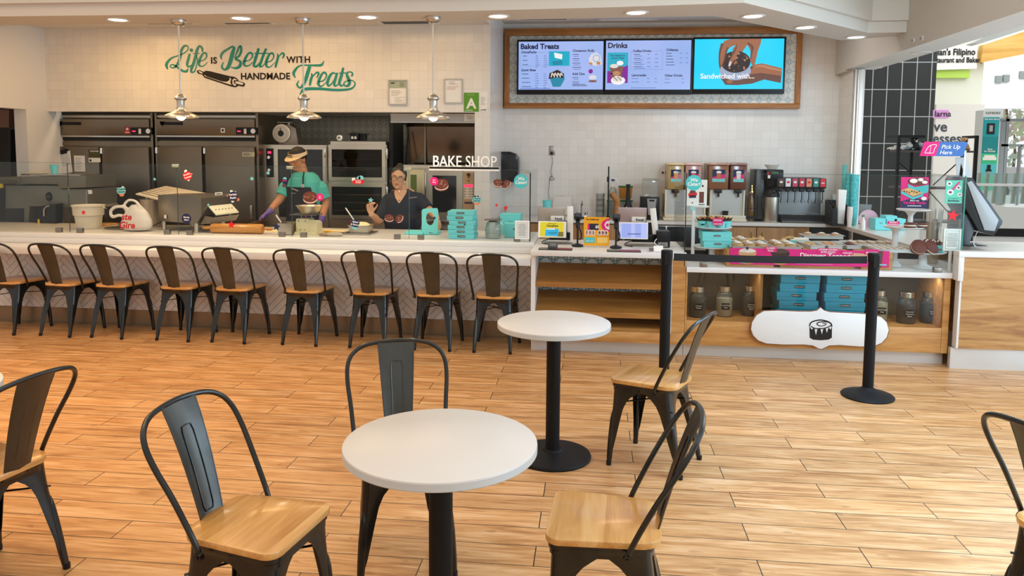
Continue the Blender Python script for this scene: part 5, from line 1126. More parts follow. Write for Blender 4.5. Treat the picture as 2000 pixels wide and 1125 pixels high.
b=MB(M_mx);b.prism(q([(-30,347),(170,343),(172,343),(172,366),(122,368),(117,360),(-30,358)]),Ym-.04,Ym+.48,'y',bev=.008);b.prism([(Ym-.10,q([(20,350)])[0][1]),(Ym-.04,q([(20,346)])[0][1]),(Ym-.04,q([(20,358)])[0][1])],q([(-30,350)])[0][0],q([(45,350)])[0][0],'x',M_mx);tag(b.build('lid',t),'overhanging hood')
b=MB(M_black);v=aY(96,384,Ym);b.lathe([(0,-.012),(.034,-.012),(.036,-.001)],28,(v.x,Ym,v.z),None,'y',sy=1.35);b.M=Matrix.Translation((v.x,Ym-.013,v.z));b.text('HOBART',.014,col('8a8a70'),(0,-.004),'CENTER',.01);b.build('badge',t)
b=MB(M_black);b.prism(q([(88,402),(124,397),(124,448),(86,450)]),Ym-.12,Ym-.001,'y',bev=.008);b.build('guard',t)
b=MB(M_dark);b.prism(q([(12,407),(47,407),(47,447),(12,447)]),Ym-.006,Ym-.001,'y');b.build('opening',t)
b=MB(M_nickel);b.tube([aY(p[0],p[1],Ym-.13)for p in cr([(86,422,0),(86,410,0),(90,404,0),(97,402,0)],4)],.009);b.cyl(aY(169,372,Ym-.02),aY(169,400,Ym-.02),.004);b.build('lever',t)
b=MB(WHT);b.prism(q([(174,371),(181,371),(182,378),(175,379)]),Ym-.02,Ym-.01,'y');b.build('control_tag',t);b=MB(col('e8c822'));b.prism(q([(0,357),(7,357),(7,367),(0,367)]),Ym-.02,Ym-.0,'y');b.prism(q([(92,426),(94,426),(96,447),(92,447)]),Ym-.14,Ym-.125,'y');b.build('warning_label',t)
zt=q([(100,343.5)])[0][1]+.002
X0,X1,_,_=pr(40,340,156,344,Ym);t=TW('sheet_pan','thin sheet pan lying across the top of the grey green mixer','tray',((X0+X1)/2,Ym+.2,zt));b=MB(M_steelh);b.box(X0,X1,Ym,Ym+.35,zt,zt+.014,bev=.004);b.build('pan',t)
X0,X1,_,_=pr(28,342,80,347,Ym-.05);t=TW('paper_plate','cream oval lid lying on the hood of the mixer at the far left','lid',((X0+X1)/2,Ym+.1,zt+.015));b=MB(mat('cream_plastic',(.70,.62,.45),.5));b.lathe([(0,0),(.12,0),(.13,.006),(.12,.01),(0,.008)],28,((X0+X1)/2-.05,Ym+.13,zt+.015),sy=.8);b.build('plate',t)
def cup(nm,lab,x,y,z,r0,r1,h,m,cat='cup',group=None,rim=None):
 b=MB(m);b.lathe([(0,0),(r0,0),(r1,h-.002),(r1+.002,h),(r1-.002,h),(r0-.002,.004),(0,.004)],24);o=b.build(nm,None,(x,y,z));return tag(o,lab,cat,group)
v=aY(106,330,Ym+.12);cup('paper_cup','teal paper cup on the sheet pan above the mixer',v.x,Ym+.12,zt+.015,.028,.044,.098,M_teal)
t=TW('storage_cabinet','dark steel cabinet with a black door in the back room at the far left','cabinet',(-7.6,9.0,0));Y=9.0;q=F2(0,0,Y)
b=MB(M_steeld);b.prism(q([(-60,249),(70,248),(72,345),(-60,345)]),Y,Y+.4,'y');X0,X1,Z0,Z1=pr(-60,250,70,345,Y);b.box(X0,X1,Y+.01,Y+.39,0,Z0+.02);b.build('body',t);b=MB(M_black);b.prism(q([(23,253),(66,252),(68,345),(23,345)]),Y-.02,Y-.001,'y');b.build('door',t)
for i,(px,py)in enumerate(((24,224),(50,224),(26,244),(52,243))):
 lb=['clear storage bin at the upper left of the back room shelf','clear storage bin at the upper right of the back room shelf','clear storage bin at the lower left of the back room shelf','clear storage bin at the lower right of the back room shelf'][i]
 v=aY(px,py,9.1);b=MB(mat('smoky_bin',(.10,.10,.11),.15));b.prism([(v.x-.07,v.z-.045),(v.x+.07,v.z-.045),(v.x+.078,v.z+.03),(v.x-.078,v.z+.03)],9.05,9.3,'y',bev=.006);b.box(v.x-.082,v.x+.082,9.04,9.31,v.z+.031,v.z+.042,M_papr if i<2 else None);o=b.build('storage_bin');tag(o,lb,'bin')
b=MB(col('9a7868'));b.prism(F2(0,0,8.4)([(-60,212),(15,214),(15,249),(-60,248)]),8.42,8.5,'y');o=b.build('wall_back_room_panel');o['kind']='structure'
b=MB(M_black);X0=sx(15,232,9.1);b.box(X0,X0+.45,9.0,9.35,sz(40,233.5,9.0),sz(40,232,9.0));o=b.build('wall_shelf');tag(o,'dark shelf carrying clear bins in the back room at the far left','shelf')
# ================================================================== people
def hand(b,w,d,n,side=1,curl=.5,g=0.0,thumb=.3):
 w,d,n=Vector(w),Vector(d).normalized(),Vector(n);n=(n-d*n.dot(d)).normalized();s_=d.cross(n)*side
 for k in range(4):
  o=s_*(.027-.018*k);b.tube([w+d*.005+o*.55,w+d*.045+o*.9,w+d*.086+o],.012+g,n=10,radii=[.013+g,.0135+g,.0115+g])
 b.tube([w-d*.03,w+d*.03],.024+g,n=12,radii=[.025+g,.024+g])
 for k in range(4):
  p=w+d*.086+s_*(.029-.0195*k);a=curl*.5;L=(.93,1.05,1.0,.78)[k];pts=[p.copy()];
  for j,ln in enumerate((.042,.027,.021)):
   a+=curl*(.35,.6,.55)[j]*(1+.12*k);dr=d*math.cos(a)+n*math.sin(a)+s_*(.06*(1.5-k));p=p+dr*ln*L;pts.append(p.copy())
  b.tube(pts,.009,n=9,radii=[.0098+g,.0092+g,.0084+g,.0068+g])
 p=w+d*.022+s_*.026;pts=[p.copy()]
 for j,ln in enumerate((.038,.03,.024)):
  dr=(s_*(.75-thumb*j*.5)+d*(.65+.2*j)+n*(.25+thumb*.6*j)).normalized();p=p+dr*ln;pts.append(p.copy())
 b.tube(pts,.011,n=9,radii=[.0145+g,.0118+g,.0102+g,.0078+g])
def head(b,M,wide=1.0):
 M0=b.M;b.M=M
 b.ball((0,.014,.032),.090,sx=.86*wide,sy=1.05,n=24);b.ball((0,-.020,-.030),.070,sx=.90*wide,sz=1.22,n=20);b.ball((0,-.052,-.088),.027,n=14,sx=1.2);b.ball((0,.0,-.06),.062,sx=.95*wide,n=16)
 b.tube([(0,-.084,.012),(0,-.096,-.012),(0,-.106,-.028)],.01,n=10,radii=[.008,.010,.0135]);b.ball((-.012,-.096,-.030),.0095);b.ball((.012,-.096,-.030),.0095)
 b.tube([(-.046,-.066,.026),(-.02,-.084,.031),(.02,-.084,.031),(.046,-.066,.026)],.0115,n=8)
 for s_ in(-1,1):b.ball((.036*s_*wide,-.062,-.022),.025);b.ball((.078*s_*wide,.012,-.004),.022,sx=.35,sz=1.5,sy=.9)
 b.ball((0,-.086,-.053),.0125,sx=1.9,sz=.55);b.ball((0,-.084,-.064),.0125,sx=1.6,sz=.6)
 b.M=M0
def face(par,M,hairc,lip,glasses=False):
 b=MB();b.M=M
 for s_ in(-1,1):
  b.ball((.031*s_,-.0790,.006),.0115,WHT,12,sz=.40);b.ball((.031*s_,-.0885,.0055),.0046,INK,10,sz=.8)
 tag(b.build('eyes',par))
 b=MB(hairc);b.M=M
 for s_ in(-1,1):b.tube([(.014*s_,-.097,.032),(.032*s_,-.0945,.038),(.048*s_,-.078,.032)],.0036,n=6)
 b.build('eyebrows',par);b=MB(lip);b.M=M;b.ball((0,-.0915,-.0525),.0085,sx=2.3,sz=.38);b.ball((0,-.0905,-.0605),.0085,sx=1.9,sz=.45);b.build('lips',par)
def Mh(p,yaw,pit,roll=0,s_=1.0):return Matrix.Translation(p)@Matrix.Rotation(R(yaw),4,'Z')@Matrix.Rotation(R(pit),4,'X')@Matrix.Rotation(R(roll),4,'Y')@Matrix.Diagonal((s_,s_,s_,1))
def torso(b,c,yaw,zs,g=0.0,m=None):
 """zs: list of (z, half width, half depth, y offset)"""
 M0=b.M;b.M=Matrix.Translation((c.x,c.y,0))@Matrix.Rotation(R(yaw),4,'Z');n=28;vs_=[]
 for z,hw,hd,yo in zs:
  for k in range(n):
   a=2*PI*k/n;ca,sa=math.cos(a),math.sin(a);e=.82
   vs_.append(((hw+g)*math.copysign(abs(ca)**e,ca),yo+(hd+g)*math.copysign(abs(sa)**e,sa),z))
 K=len(zs);fs=[(i*n+j,i*n+(j+1)%n,(i+1)*n+(j+1)%n,(i+1)*n+j)for i in range(K-1)for j in range(n)]+[tuple(range(n))[::-1],tuple((K-1)*n+j for j in range(n))]
 V,F=b.faces(vs_,fs,m);bmesh.ops.recalc_face_normals(b.bm,faces=F);b.M=M0
def shell(b,c,yaw,rows,a0,a1,g,th=.004,n=14,e=.82):
 """cloth sheet lying on the front of a torso: rows (z, hw, hd, yo, a0, a1)"""
 M0=b.M;b.M=Matrix.Translation((c.x,c.y,0))@Matrix.Rotation(R(yaw),4,'Z');vs_=[]
 for z,hw,hd,yo,f in rows:
  for k in range(n+1):
   a=-PI/2+R(a0*f+(a1*f-a0*f)*k/n);ca,sa=math.cos(a),math.sin(a)
   vs_.append(((hw+g)*math.copysign(abs(ca)**e,ca),yo+(hd+g)*math.copysign(abs(sa)**e,sa),z))
 V,F=b.faces(vs_,[(i*(n+1)+j,i*(n+1)+j+1,(i+1)*(n+1)+j+1,(i+1)*(n+1)+j)for i in range(len(rows)-1)for j in range(n)]);bmesh.ops.recalc_face_normals(b.bm,faces=F);bmesh.ops.solidify(b.bm,geom=F,thickness=th);b.M=M0
def legs(b,c,g=0.0):
 for s_ in(-1,1):b.tube([(c.x+.09*s_,c.y,.95),(c.x+.10*s_,c.y,.75),(c.x+.105*s_,c.y-.01,.50),(c.x+.11*s_,c.y,.28),(c.x+.11*s_,c.y+.01,.09)],.08,n=16,radii=[.095+g,.085+g,.062+g,.052+g,.04+g])
M_skin1=mat('skin_tan',hx('cc8c62'),.5,var=.06,vscale=8);M_skin2=mat('skin_light',hx('dba680'),.5,var=.05,vscale=8)
M_hair=mat('black_hair',(.012,.010,.009),.5,bump=.4,bscale=150);M_tee=mat('teal_jersey',hx('58c4b6'),.85,bump=.2,bscale=250,var=.05)
M_apr=mat('navy_apron_cloth',(.012,.014,.022),.8,bump=.25,bscale=300);M_scrub=mat('navy_scrub_cloth',(.010,.016,.032),.8,bump=.2,bscale=200,var=.2)
M_glove=mat('purple_nitrile',hx('7a62a8'),.4);M_trs=mat('dark_trousers',(.02,.02,.025),.85)
# ---- the man
c=aY(594,400,7.87);c.z=0;YM=7.87
t=TW('person','man in cream visor, teal t-shirt, navy apron and purple gloves','person',(c.x,YM,0))
p=lambda px,py,y:aY(px,py,y)
neck=p(595,347,7.88);hc=p(581,311,7.84);HM=Mh(hc,-20,16,4,1.02)
shL,shR=p(560,365,7.86),p(626,367,7.90)
elL,elR=p(548,388,7.80),p(636,395,7.92)
wrL,wrR=p(524,415,7.66),p(628,431,7.76)
zsh=shL.z
Z1=[(.90,.165,.115,0),(1.0,.160,.115,0),(1.12,.165,.12,0),(1.24,.175,.12,.0),(1.33,.175,.112,.005),(1.385,.135,.095,.01),(1.42,.07,.07,.012)]
b=MB();head(b,HM);b.tube([hc+Vector((.02,.02,-.05)),neck+Vector((0,0,-.03))],.055,n=16,radii=[.055,.062]);torso(b,c,-8,Z1);legs(b,c)
for s_,e_,w_ in((shL,elL,wrL),(shR,elR,wrR)):b.tube(cr([s_,s_*.5+e_*.5,e_,e_*.5+w_*.5,w_],4),.05,n=14,radii=[.058-.028*(i/16)for i in range(17)]);b.ball(s_,.062)
for w_,d_,n_,sd,cu in((wrL,(-.62,-.35,-.55),(.3,-.2,-.9),1,.7),(wrR,(-.15,-.25,-.95),(-.9,.1,.1),-1,.9)):hand(b,w_,d_,n_,sd,cu)
for s_ in(-1,1):b.ball((c.x+.11*s_,c.y-.05,.05),.05,sy=1.9)
fuse(b,'body',t,M_skin1,.0065,2)
face(t,HM,M_hair,mat('lip_tone',hx('8a4a38'),.5))
b=MB();torso(b,c,-8,[(.93,.17,.125,0)]+Z1[1:5]+[(1.39,.14,.10,.01),(1.43,.085,.075,.01)],.013)
for s_,e_ in((shL,elL),(shR,elR)):q=s_*.25+e_*.75;b.tube([s_+Vector((0,0,.01)),s_*.5+e_*.5,q],.07,n=16,radii=[.076,.070,.074]);b.ball(s_+Vector((0,0,.005)),.070);b.tube([neck+Vector((0,0,-.05)),s_+Vector((0,0,.012))],.05,n=12,radii=[.07,.06])
fuse(b,'t_shirt',t,M_tee,.0075,3)
b=MB();legs(b,c,.012);torso(b,c,-8,[(.84,.16,.115,0),(.95,.168,.12,0)],.012);fuse(b,'trousers',t,M_trs,.012,2)
b=MB(M_black)
for s_ in(-1,1):b.ball((c.x+.11*s_,c.y-.06,.045),.06,sy=1.9,sz=.75)
b.build('shoe',t)
b=MB(M_apr);shell(b,c,-8,[(.62,.19,.14,0,1.25),(.95,.17,.125,0,1.25),(1.08,.165,.12,0,1.1),(1.18,.17,.12,0,.75),(1.275,.178,.12,.0,.58)],-72,72,.022);b.build('apron',t)
yf=c.y-.145
for(q0,q1)in(((558,363),(569,340)),((592,362),(594,336))):b=MB(M_apr);a,d_=p(q0[0],q0[1],yf-.005),p(q1[0],q1[1],7.79);b.tube([a+Vector((0,0,-.015)),a*.5+d_*.5+Vector((0,-.018,0)),d_],.016,n=8,flat=.3,up=(1,0,0));b.build('apron_strap',t)
b=MB();v=p(575,370,yf-.016);b.M=Matrix.Translation((v.x,yf-.012,v.z))@Matrix.Rotation(R(20),4,'Y');b.flat([(-.035,-.012),(.035,-.012),(.04,.012),(-.03,.014)],INK,.0);b.text('CINNABON',.016,WHT,(0,-.006),'CENTER',.012,.1,layer=.003);b.M=Matrix.Translation((v.x-.01,yf-.012,v.z-.045));b.text('Bakery',.018,col('b8b8c0'),(0,0),'CENTER',.0,.3,layer=.002);v=p(591,363,yf-.02);b.M=Matrix.Translation((v.x,yf-.014,v.z));b.frect(-.012,-.016,.012,.016,WHT,.0);b.frect(-.006,-.01,.006,.004,RED,.002);v=p(553,363,yf-.02);b.M=Matrix.Translation((v.x,yf-.008,v.z));b.frect(-.014,-.014,.014,.014,col('a02040'),.0);b.build('apron_badges',t)
b=MB(M_glove)
for w_,d_,n_,sd,cu in((wrL,(-.62,-.35,-.55),(.3,-.2,-.9),1,.7),(wrR,(-.15,-.25,-.95),(-.9,.1,.1),-1,.9)):
 b2=MB();hand(b2,w_,d_,n_,sd,cu,.003);D_=Vector(d_).normalized();b2.tube([w_-D_*.055,w_],.034,n=14,radii=[.038,.034]);fuse(b2,'glove',t,M_glove,.005,2)
b.bm.free()
def cap_shell(b,M,r_,z0,sxx,syy,cz,cy,zmin_front,zmin_back,n=28,K=8):
 M0=b.M;b.M=M;vs_=[]
 for i in range(K+1):
  for k in range(n):
   a=2*PI*k/n;f=(1+math.sin(a))/2
   zl=zmin_front+(zmin_back-zmin_front)*(f**.8);t0=math.acos(max(-1,min(1,(zl-cz)/r_)));th=t0*i/K
   vs_.append((r_*sxx*math.sin(th)*math.cos(a),cy+r_*syy*math.sin(th)*math.sin(a),cz+r_*math.cos(th)))
 V,F=b.faces(vs_,[(i*n+j,i*n+(j+1)%n,(i+1)*n+(j+1)%n,(i+1)*n+j)for i in range(K)for j in range(n)]);bmesh.ops.remove_doubles(b.bm,verts=V,dist=1e-5);b.M=M0
b=MB(M_hair);cap_shell(b,HM,.099,0,.87,1.06,.032,.014,.062,-.045);b.build('hair',t)
b=MB(mat('cream_visor_cloth',hx('efd3a2'),.7));b.M=HM;n=32
vs_=[]
for z,rr in((.042,1.0),(.042,1.02),(.078,.98),(.078,.955)):
 for k in range(n):a=2*PI*k/n;vs_.append((.0905*rr*math.cos(a),.014+.108*rr*math.sin(a),z))
b.faces(vs_,[(i*n+j,i*n+(j+1)%n,((i+1)%4)*n+(j+1)%n,((i+1)%4)*n+j)for i in range(4)for j in range(n)])
br=[]
for k in range(15):a=PI+PI*k/14;br.append((.085*math.cos(a),.014+.103*math.sin(a),.046))
bo=[(x*1.05,y-.075*(math.sin(PI*k/14)**.7),.046-.022*math.sin(PI*k/14))for k,(x,y,z)in enumerate(br)]
vv_=br+bo+[(x,y,z-.004)for x,y,z in br]+[(x,y,z-.004)for x,y,z in bo];n=15
b.faces(vv_,[(j,j+1,n+j+1,n+j)for j in range(n-1)]+[(2*n+j,3*n+j,3*n+j+1,2*n+j+1)for j in range(n-1)]+[(n+j,n+j+1,3*n+j+1,3*n+j)for j in range(n-1)]);b.build('visor',t)
b=MB();b.M=HM@Matrix.Translation((-.01,-.096,.06));b.flat([(-.03,-.012),(.03,-.012),(.034,0),(.03,.012),(-.03,.012),(-.034,0)],INK,.002);b.text('CINNABON',.013,WHT,(0,-.005),'CENTER',.01,layer=.004);b.build('visor_badge',t)
b=MB();b.M=Matrix.Translation(p(573,350,c.y-.135));b.text('CINNABON',.018,col('9fe0d4'),(.04,0),'CENTER',.0,layer=.0);b.build('shirt_print',t)
v=p(500,436,7.60);tp=TW('steel_pan','shallow dark steel pan tipped in the gloved hand of the man','pan',(v.x,v.y,v.z-.03));b=MB(M_steeld);b.M=Matrix.Translation(v)@Matrix.Rotation(R(-18),4,'Y');b.lathe([(0,-.03),(.07,-.028),(.115,.01),(.122,.012),(.115,.016),(.07,-.02),(0,-.022)],32);b.build('pan',tp)
# ---- the woman
c=aY(787,420,7.72);c.z=0;YW_=7.72
t=TW('person','woman with glasses and a hair bun in a navy v-neck top, one hand raised','person',(c.x,YW_,0))
hc=p(778,347,7.66);HM=Mh(hc,9,8,7,.96)
shL,shR=p(759,391,7.74),p(818,389,7.74);elL,elR=p(735,424,7.62),p(838,410,7.64);wrL,wrR=p(724.5,417,7.46),p(853,424,7.28)
elL=p(741,432,7.60)
Z2=[(.82,.175,.13,0),(.92,.19,.14,0),(1.0,.185,.14,0),(1.10,.178,.14,-.005),(1.19,.17,.125,0),(1.25,.12,.095,.01),(1.285,.07,.07,.012)]
b=MB();head(b,HM,1.04);b.tube([hc+Vector((0,.02,-.05)),Vector((c.x,c.y+.01,1.24))],.05,n=16,radii=[.05,.058]);torso(b,c,0,Z2)
M0s=Matrix.Diagonal((1,1,.9,1));b.M=M0s;legs(b,c);b.M=Matrix.Identity(4)
for s_,e_,w_ in((shL,elL,wrL),(shR,elR,wrR)):b.tube(cr([s_,s_*.5+e_*.5,e_,e_*.5+w_*.5,w_],4),.05,n=14,radii=[.056-.029*(i/16)for i in range(17)]);b.ball(s_,.056)
HW=((wrL,(-.12,-.1,.98),(.55,-.75,.1),1,1.1),(wrR,(.28,-.2,-.7),(-.8,.2,-.2),-1,.7))
for w_,d_,n_,sd,cu in HW:hand(b,w_,d_,n_,sd,cu,-.0008,.5)
for s_ in(-1,1):b.ball((c.x+.11*s_,c.y-.05,.05),.048,sy=1.8)
fuse(b,'body',t,M_skin2,.006,2)
face(t,HM,M_hair,mat('lip_rose',hx('9a4a42'),.4))
b=MB();torso(b,c,0,[(z,w*.93,d,o)for z,w,d,o in Z2[:5]]+[(1.235,.125,.10,.01),(1.262,.085,.085,.012)],.015)
for s_,e_,w_ in((shL,elL,wrL),(shR,elR,wrR)):b.tube(cr([s_+Vector((0,0,.01)),s_*.5+e_*.5,e_*.92+s_*.08],4),.06,n=14,radii=[.068]*5+[.066,.066,.064,.063]);b.ball(s_+Vector((0,0,.005)),.066);b.tube([Vector((c.x,c.y+.02,1.205)),s_+Vector((0,0,.008))],.05,n=12,radii=[.07,.058])
for s_ in(-1,1):b.tube([(c.x+.10*s_,c.y+.02,1.235),(c.x+.062*s_,c.y-.05,1.26),(c.x+.03*s_,c.y-.105,1.21),(c.x,c.y-.14,1.15)],.02,n=8)
fuse(b,'navy_top',t,M_scrub,.0075,3)
b=MB();b.M=M0s;legs(b,c,.012);b.M=Matrix.Identity(4);torso(b,c,0,[(.72,.17,.12,0),(.86,.182,.135,0)],.01);fuse(b,'trousers',t,M_trs,.012,2)
b=MB(M_skin2);shell(b,c,0,[(1.262,.085,.085,.012,1.0),(1.235,.125,.10,.01,.62),(1.19,.158,.125,0,.30),(1.135,.163,.133,-.003,.02)],-34,34,.019,.003,10);tag(b.build('v_neckline',t),'bare skin in the v of the neckline')
b=MB(M_chrome);v=p(786,376,c.y-.135);b.tube(cr([v+Vector((-.045,.03,.03)),v+Vector((-.02,-.01,-.02)),v+Vector((0,-.025,-.045)),v+Vector((.02,-.01,-.02)),v+Vector((.045,.03,.03))]),.0014,n=5);b.build('necklace',t)
b=MB(M_black)
for s_ in(-1,1):b.ball((c.x+.11*s_,c.y-.06,.045),.058,sy=1.9,sz=.75)
b.build('shoe',t)
b=MB(M_hair);cap_shell(b,HM,.098,0,.92,1.05,.030,.018,.100,-.06);b.M=HM;b.ball((.0,.06,.115),.038);b.ball((-.078,-.005,.01),.018,sz=2.4,sx=.5);b.ball((.078,-.005,.01),.018,sz=2.2,sx=.5);b.build('hair',t)
b=MB(M_black);b.M=HM
for s_ in(-1,1):
 b.tube([(.033*s_+.029*math.cos(a),-.104-.004*abs(math.cos(a)),.003+.021*math.sin(a))for a in[2*PI*k/20 for k in range(20)]],.0019,n=6,closed=True);b.tube([(.062*s_,-.102,.01),(.080*s_,-.05,.012),(.084*s_,.01,.008)],.0018,n=6)
b.tube([(-.006,-.108,.008),(0,-.112,.011),(.006,-.108,.008)],.0018,n=6);b.build('glasses',t)
b=MB(M_chrome);b.M=HM
for s_ in(-1,1):b.tube([(.082*s_+.0*math.cos(a),.0+.010*math.cos(a),-.045+.016*math.sin(a))for a in[2*PI*k/14 for k in range(14)]],.0016,n=5,closed=True)
b.build('earrings',t)
b=MB(col('b8aa98'));v=p(806,387,c.y-.16);b.M=Matrix.Translation(v)@Matrix.Rotation(R(-8),4,'Y');b.text('CINNABON',.017,None,(0,0),'CENTER',.005,.2,layer=.0);b.build('embroidery',t)
# ================================================================== menu board
YB=9.50
X0,X1=-1.128,2.455;ZT,ZB=3.185,2.21
t=TW('menu_board','wide menu board framed in stained wood with patterned surround and three screens','menu board',((X0+X1)/2,YB,ZB))
b=MB(M_frame);f_=.085;b.box(X0,X1,YB,YR-.001,ZB,ZB+f_*.75,bev=.004);b.box(X0,X1,YB,YR-.001,ZT-f_,ZT,bev=.004);b.build('wood_frame',t)
b=MB(wood_mat('stained_pine_upright',hx('70431c'),hx('a5692f'),hx('c58a4a'),axis=2,scale=.5,rough=.45));b.box(X0,X0+f_*.75,YB+.001,YR-.001,ZB+f_*.75,ZT-f_,bev=.004);b.build('wood_upright',t);b=MB(MATS['stained_pine_upright']);b.box(X1-f_*.75,X1,YB+.001,YR-.001,ZB+f_*.75,ZT-f_,bev=.004);b.build('wood_upright',t)
b=MB(M_mor);b.box(X0+.05,X1-.05,YB+.03,YR-.002,ZB+.05,ZT-.05);b.build('patterned_surround',t)
def emis(nm,h,e=1.0):
 m=mat(nm,hx(h),.4,emit=e*.88);m.node_tree.nodes['Principled BSDF'].inputs['Base Color'].default_value=(.01,.01,.01,1);return m
S_BLUE=NB('menu_screen_glow');o_=S_BLUE.obj();nz=S_BLUE.noise(S_BLUE.oc,1.6,2);cc=S_BLUE.mix(nz,hx('8fb6f2'),hx('b9c6ff'));S_BLUE.L.new(cc,S_BLUE.b.inputs['Emission Color']);S_BLUE.b.inputs['Emission Strength'].default_value=.92;S_BLUE.b.inputs['Base Color'].default_value=(0,0,0,1);S_BLUE.b.inputs['Roughness'].default_value=.3
MS={k:emis('screen_'+k,h)for k,h in dict(ink='14163c',dim='5a74b8',cyan='14b4d2',teal='1f8fae',purple='8a1ba0',brown='8a5a4e',cream='f0e6dc',choc='2a1c20',tan='c89068',skin='a86a48',skd='6e4434',sky='10b8e8',white='ffffff',pale='8ec2f4',roll='e8e4ea',caramel='d08a3a').items()}
scr=[(1013,1178,81,175),(1183,1349,79,175),(1356,1530,76,174)]
slab=['left menu screen','middle menu screen','right menu screen']
YS_=YB-.055
for i,(a0,a1,c0,c1)in enumerate(scr):
 b=MB(M_black);xa,xb,z0,z1=pr(a0-3.5,c0-4,a1+4,c1+9,YS_);b.box(xa,xb,YS_,YB+.029,z0,z1,bev=.004);b.build('screen_bezel',t)
 xa,xb,z0,z1=pr(a0,c0,a1,c1,YS_);b=MB();b.box(xa,xb,YS_-.003,YS_-.0005,z0,z1,S_BLUE.m if i<2 else emis('screen_bright_cyan','08ccf0',1.25));W,H=xb-xa,z1-z0
 b.M=Matrix.Translation((xa,YS_-.003,z1))@Matrix.Diagonal((W,1,W,1))
 hh=H/W
 def tx(s_,x,y,sz_,m=MS['ink'],al='LEFT',bo=.03):b.text(s_,sz_*1.1,m,(x,-y),al,bo,layer=.002)
 def rows(x,y,w_,n,dy,m=MS['dim'],hgt=.006,rs=3):
  for k in range(n):b.frect(x,-(y+dy*k),x+w_*(.6+.4*((k*rs*7)%5)/5),-(y+dy*k)-hgt,m,.002)
 if i==0:
  tx('Baked Treats',.02,.085,.078,bo=.035);tx('CinnaPacks',.03,.135,.036);tx('Cinnamon Rolls',.64,.122,.036);tx('Quick Bites',.03,.345,.034);tx('Add Ons',.64,.392,.036)
  for(x,y,w_,n,dy)in((.05,.165,.08,3,.05),(.2,.165,.05,6,.026),(.30,.165,.05,6,.026),(.64,.15,.12,4,.05),(.65,.172,.10,4,.05),(.04,.375,.13,4,.05),(.2,.375,.05,7,.027),(.3,.375,.05,7,.027),(.64,.42,.12,2,.05),(.65,.44,.10,2,.05),(.02,.545,.6,2,.014),(.64,.50,.26,2,.014)):rows(x,y,w_,n,dy,MS['dim']if x not in(.05,.64,.04)else MS['ink'])
  b.frect(.36,-.115,.605,-.285,MS['cyan'],.002);b.flat([(.40,-.23),(.52,-.22),(.52,-.27),(.41,-.28)],MS['teal'],.004);b.flat([(.42,-.13),(.52,-.15),(.515,-.21),(.43,-.19)],MS['white'],.004)
  b.flat([(.38,-.45),(.39,-.37),(.54,-.37),(.55,-.44),(.5,-.53),(.41,-.53)],MS['teal'],.003);b.flat([(.36,-.44),(.37,-.37),(.42,-.35),(.46,-.33),(.50,-.35),(.54,-.38),(.53,-.43),(.46,-.42)],MS['choc'],.004);
  for k in range(4):b.stroke([(.39+.035*k,-.42),(.40+.035*k,-.37),(.42+.035*k,-.40)],.012,MS['cream'],.006)
  b.flat([(.84,-.27),(.83,-.20),(.86,-.15),(.92,-.13),(.97,-.17),(.985,-.27),(.92,-.285)],MS['roll'],.003);b.fcirc(.92,-.20,.045,MS['pale'],.004);b.fcirc(.92,-.20,.034,MS['roll'],.005);b.flat([(.92,-.27),(.93,-.235),(.97,-.245),(.96,-.275)],MS['caramel'],.006);b.flat([(.83,-.26),(.85,-.24),(.88,-.265),(.86,-.28)],MS['caramel'],.006)
  b.fcirc(.855,-.35,.026,MS['purple'],.003);b.fcirc(.88,-.42,.045,MS['roll'],.003,sz=.6);b.fcirc(.88,-.465,.05,MS['brown'],.004,sz=.28)
  for q_ in((.02,.125,.36,.127),(.02,.285,.36,.287),(.018,.125,.02,.287)):b.frect(q_[0],-q_[1],q_[2],-q_[3],MS['dim'],.002)
 elif i==1:
  tx('Drinks',.02,.085,.078,bo=.035);tx('Coffee Drinks',.32,.135,.034);tx('Chillattas',.71,.125,.034);tx('Lemonades',.31,.42,.034);tx('Other Drinks',.70,.425,.034)
  for(x,y,w_,n,dy)in((.33,.16,.12,4,.048),(.34,.18,.15,4,.048),(.49,.16,.05,4,.048),(.58,.16,.05,4,.048),(.71,.15,.11,5,.034),(.87,.15,.04,3,.055),(.94,.15,.04,3,.055),(.31,.445,.13,2,.04),(.49,.445,.05,2,.04),(.58,.445,.05,2,.04),(.70,.45,.10,2,.045),(.9,.45,.04,2,.045),(.3,.555,.5,1,.01)):rows(x,y,w_,n,dy,MS['ink']if x in(.33,.71)else MS['dim'])
  b.frect(.02,-.14,.265,-.50,MS['cyan'],.002);b.flat([(.02,-.50),(.02,-.36),(.12,-.35),(.265,-.29),(.265,-.50)],MS['purple'],.003);b.text('You Deserve a',.03,MS['ink'],(.14,-.185),'CENTER',.02,layer=.005);b.text('Lunch Treat',.03,MS['ink'],(.14,-.215),'CENTER',.02,layer=.005)
  b.flat([(.05,-.31),(.21,-.30),(.19,-.44),(.07,-.44)],MS['brown'],.004);b.fcirc(.10,-.30,.05,MS['cream'],.005,sz=.5);b.fcirc(.17,-.265,.04,MS['white'],.005,sz=.7);b.fcirc(.13,-.385,.045,MS['tan'],.006,sz=.6);b.fcirc(.15,-.47,.085,MS['white'],.005,sz=.6);b.fcirc(.14,-.45,.06,MS['cream'],.006,sz=.6)
  for k in range(9):b.fcirc(.10+.012*k,-.43-.012*(k%4),.007,MS['choc'],.0075,6)
  b.fcirc(.07,-.39,.018,MS['ink'],.006,sz=.6)
  for q_ in((.295,.125,.67,.127),(.295,.34,.67,.342),(.295,.125,.297,.342),(.668,.125,.67,.342)):b.frect(q_[0],-q_[1],q_[2],-q_[3],MS['dim'],.002)
 else:
  g=lambda pts:[((x-163)/1500,-(y-158)/1500)for x,y in pts]
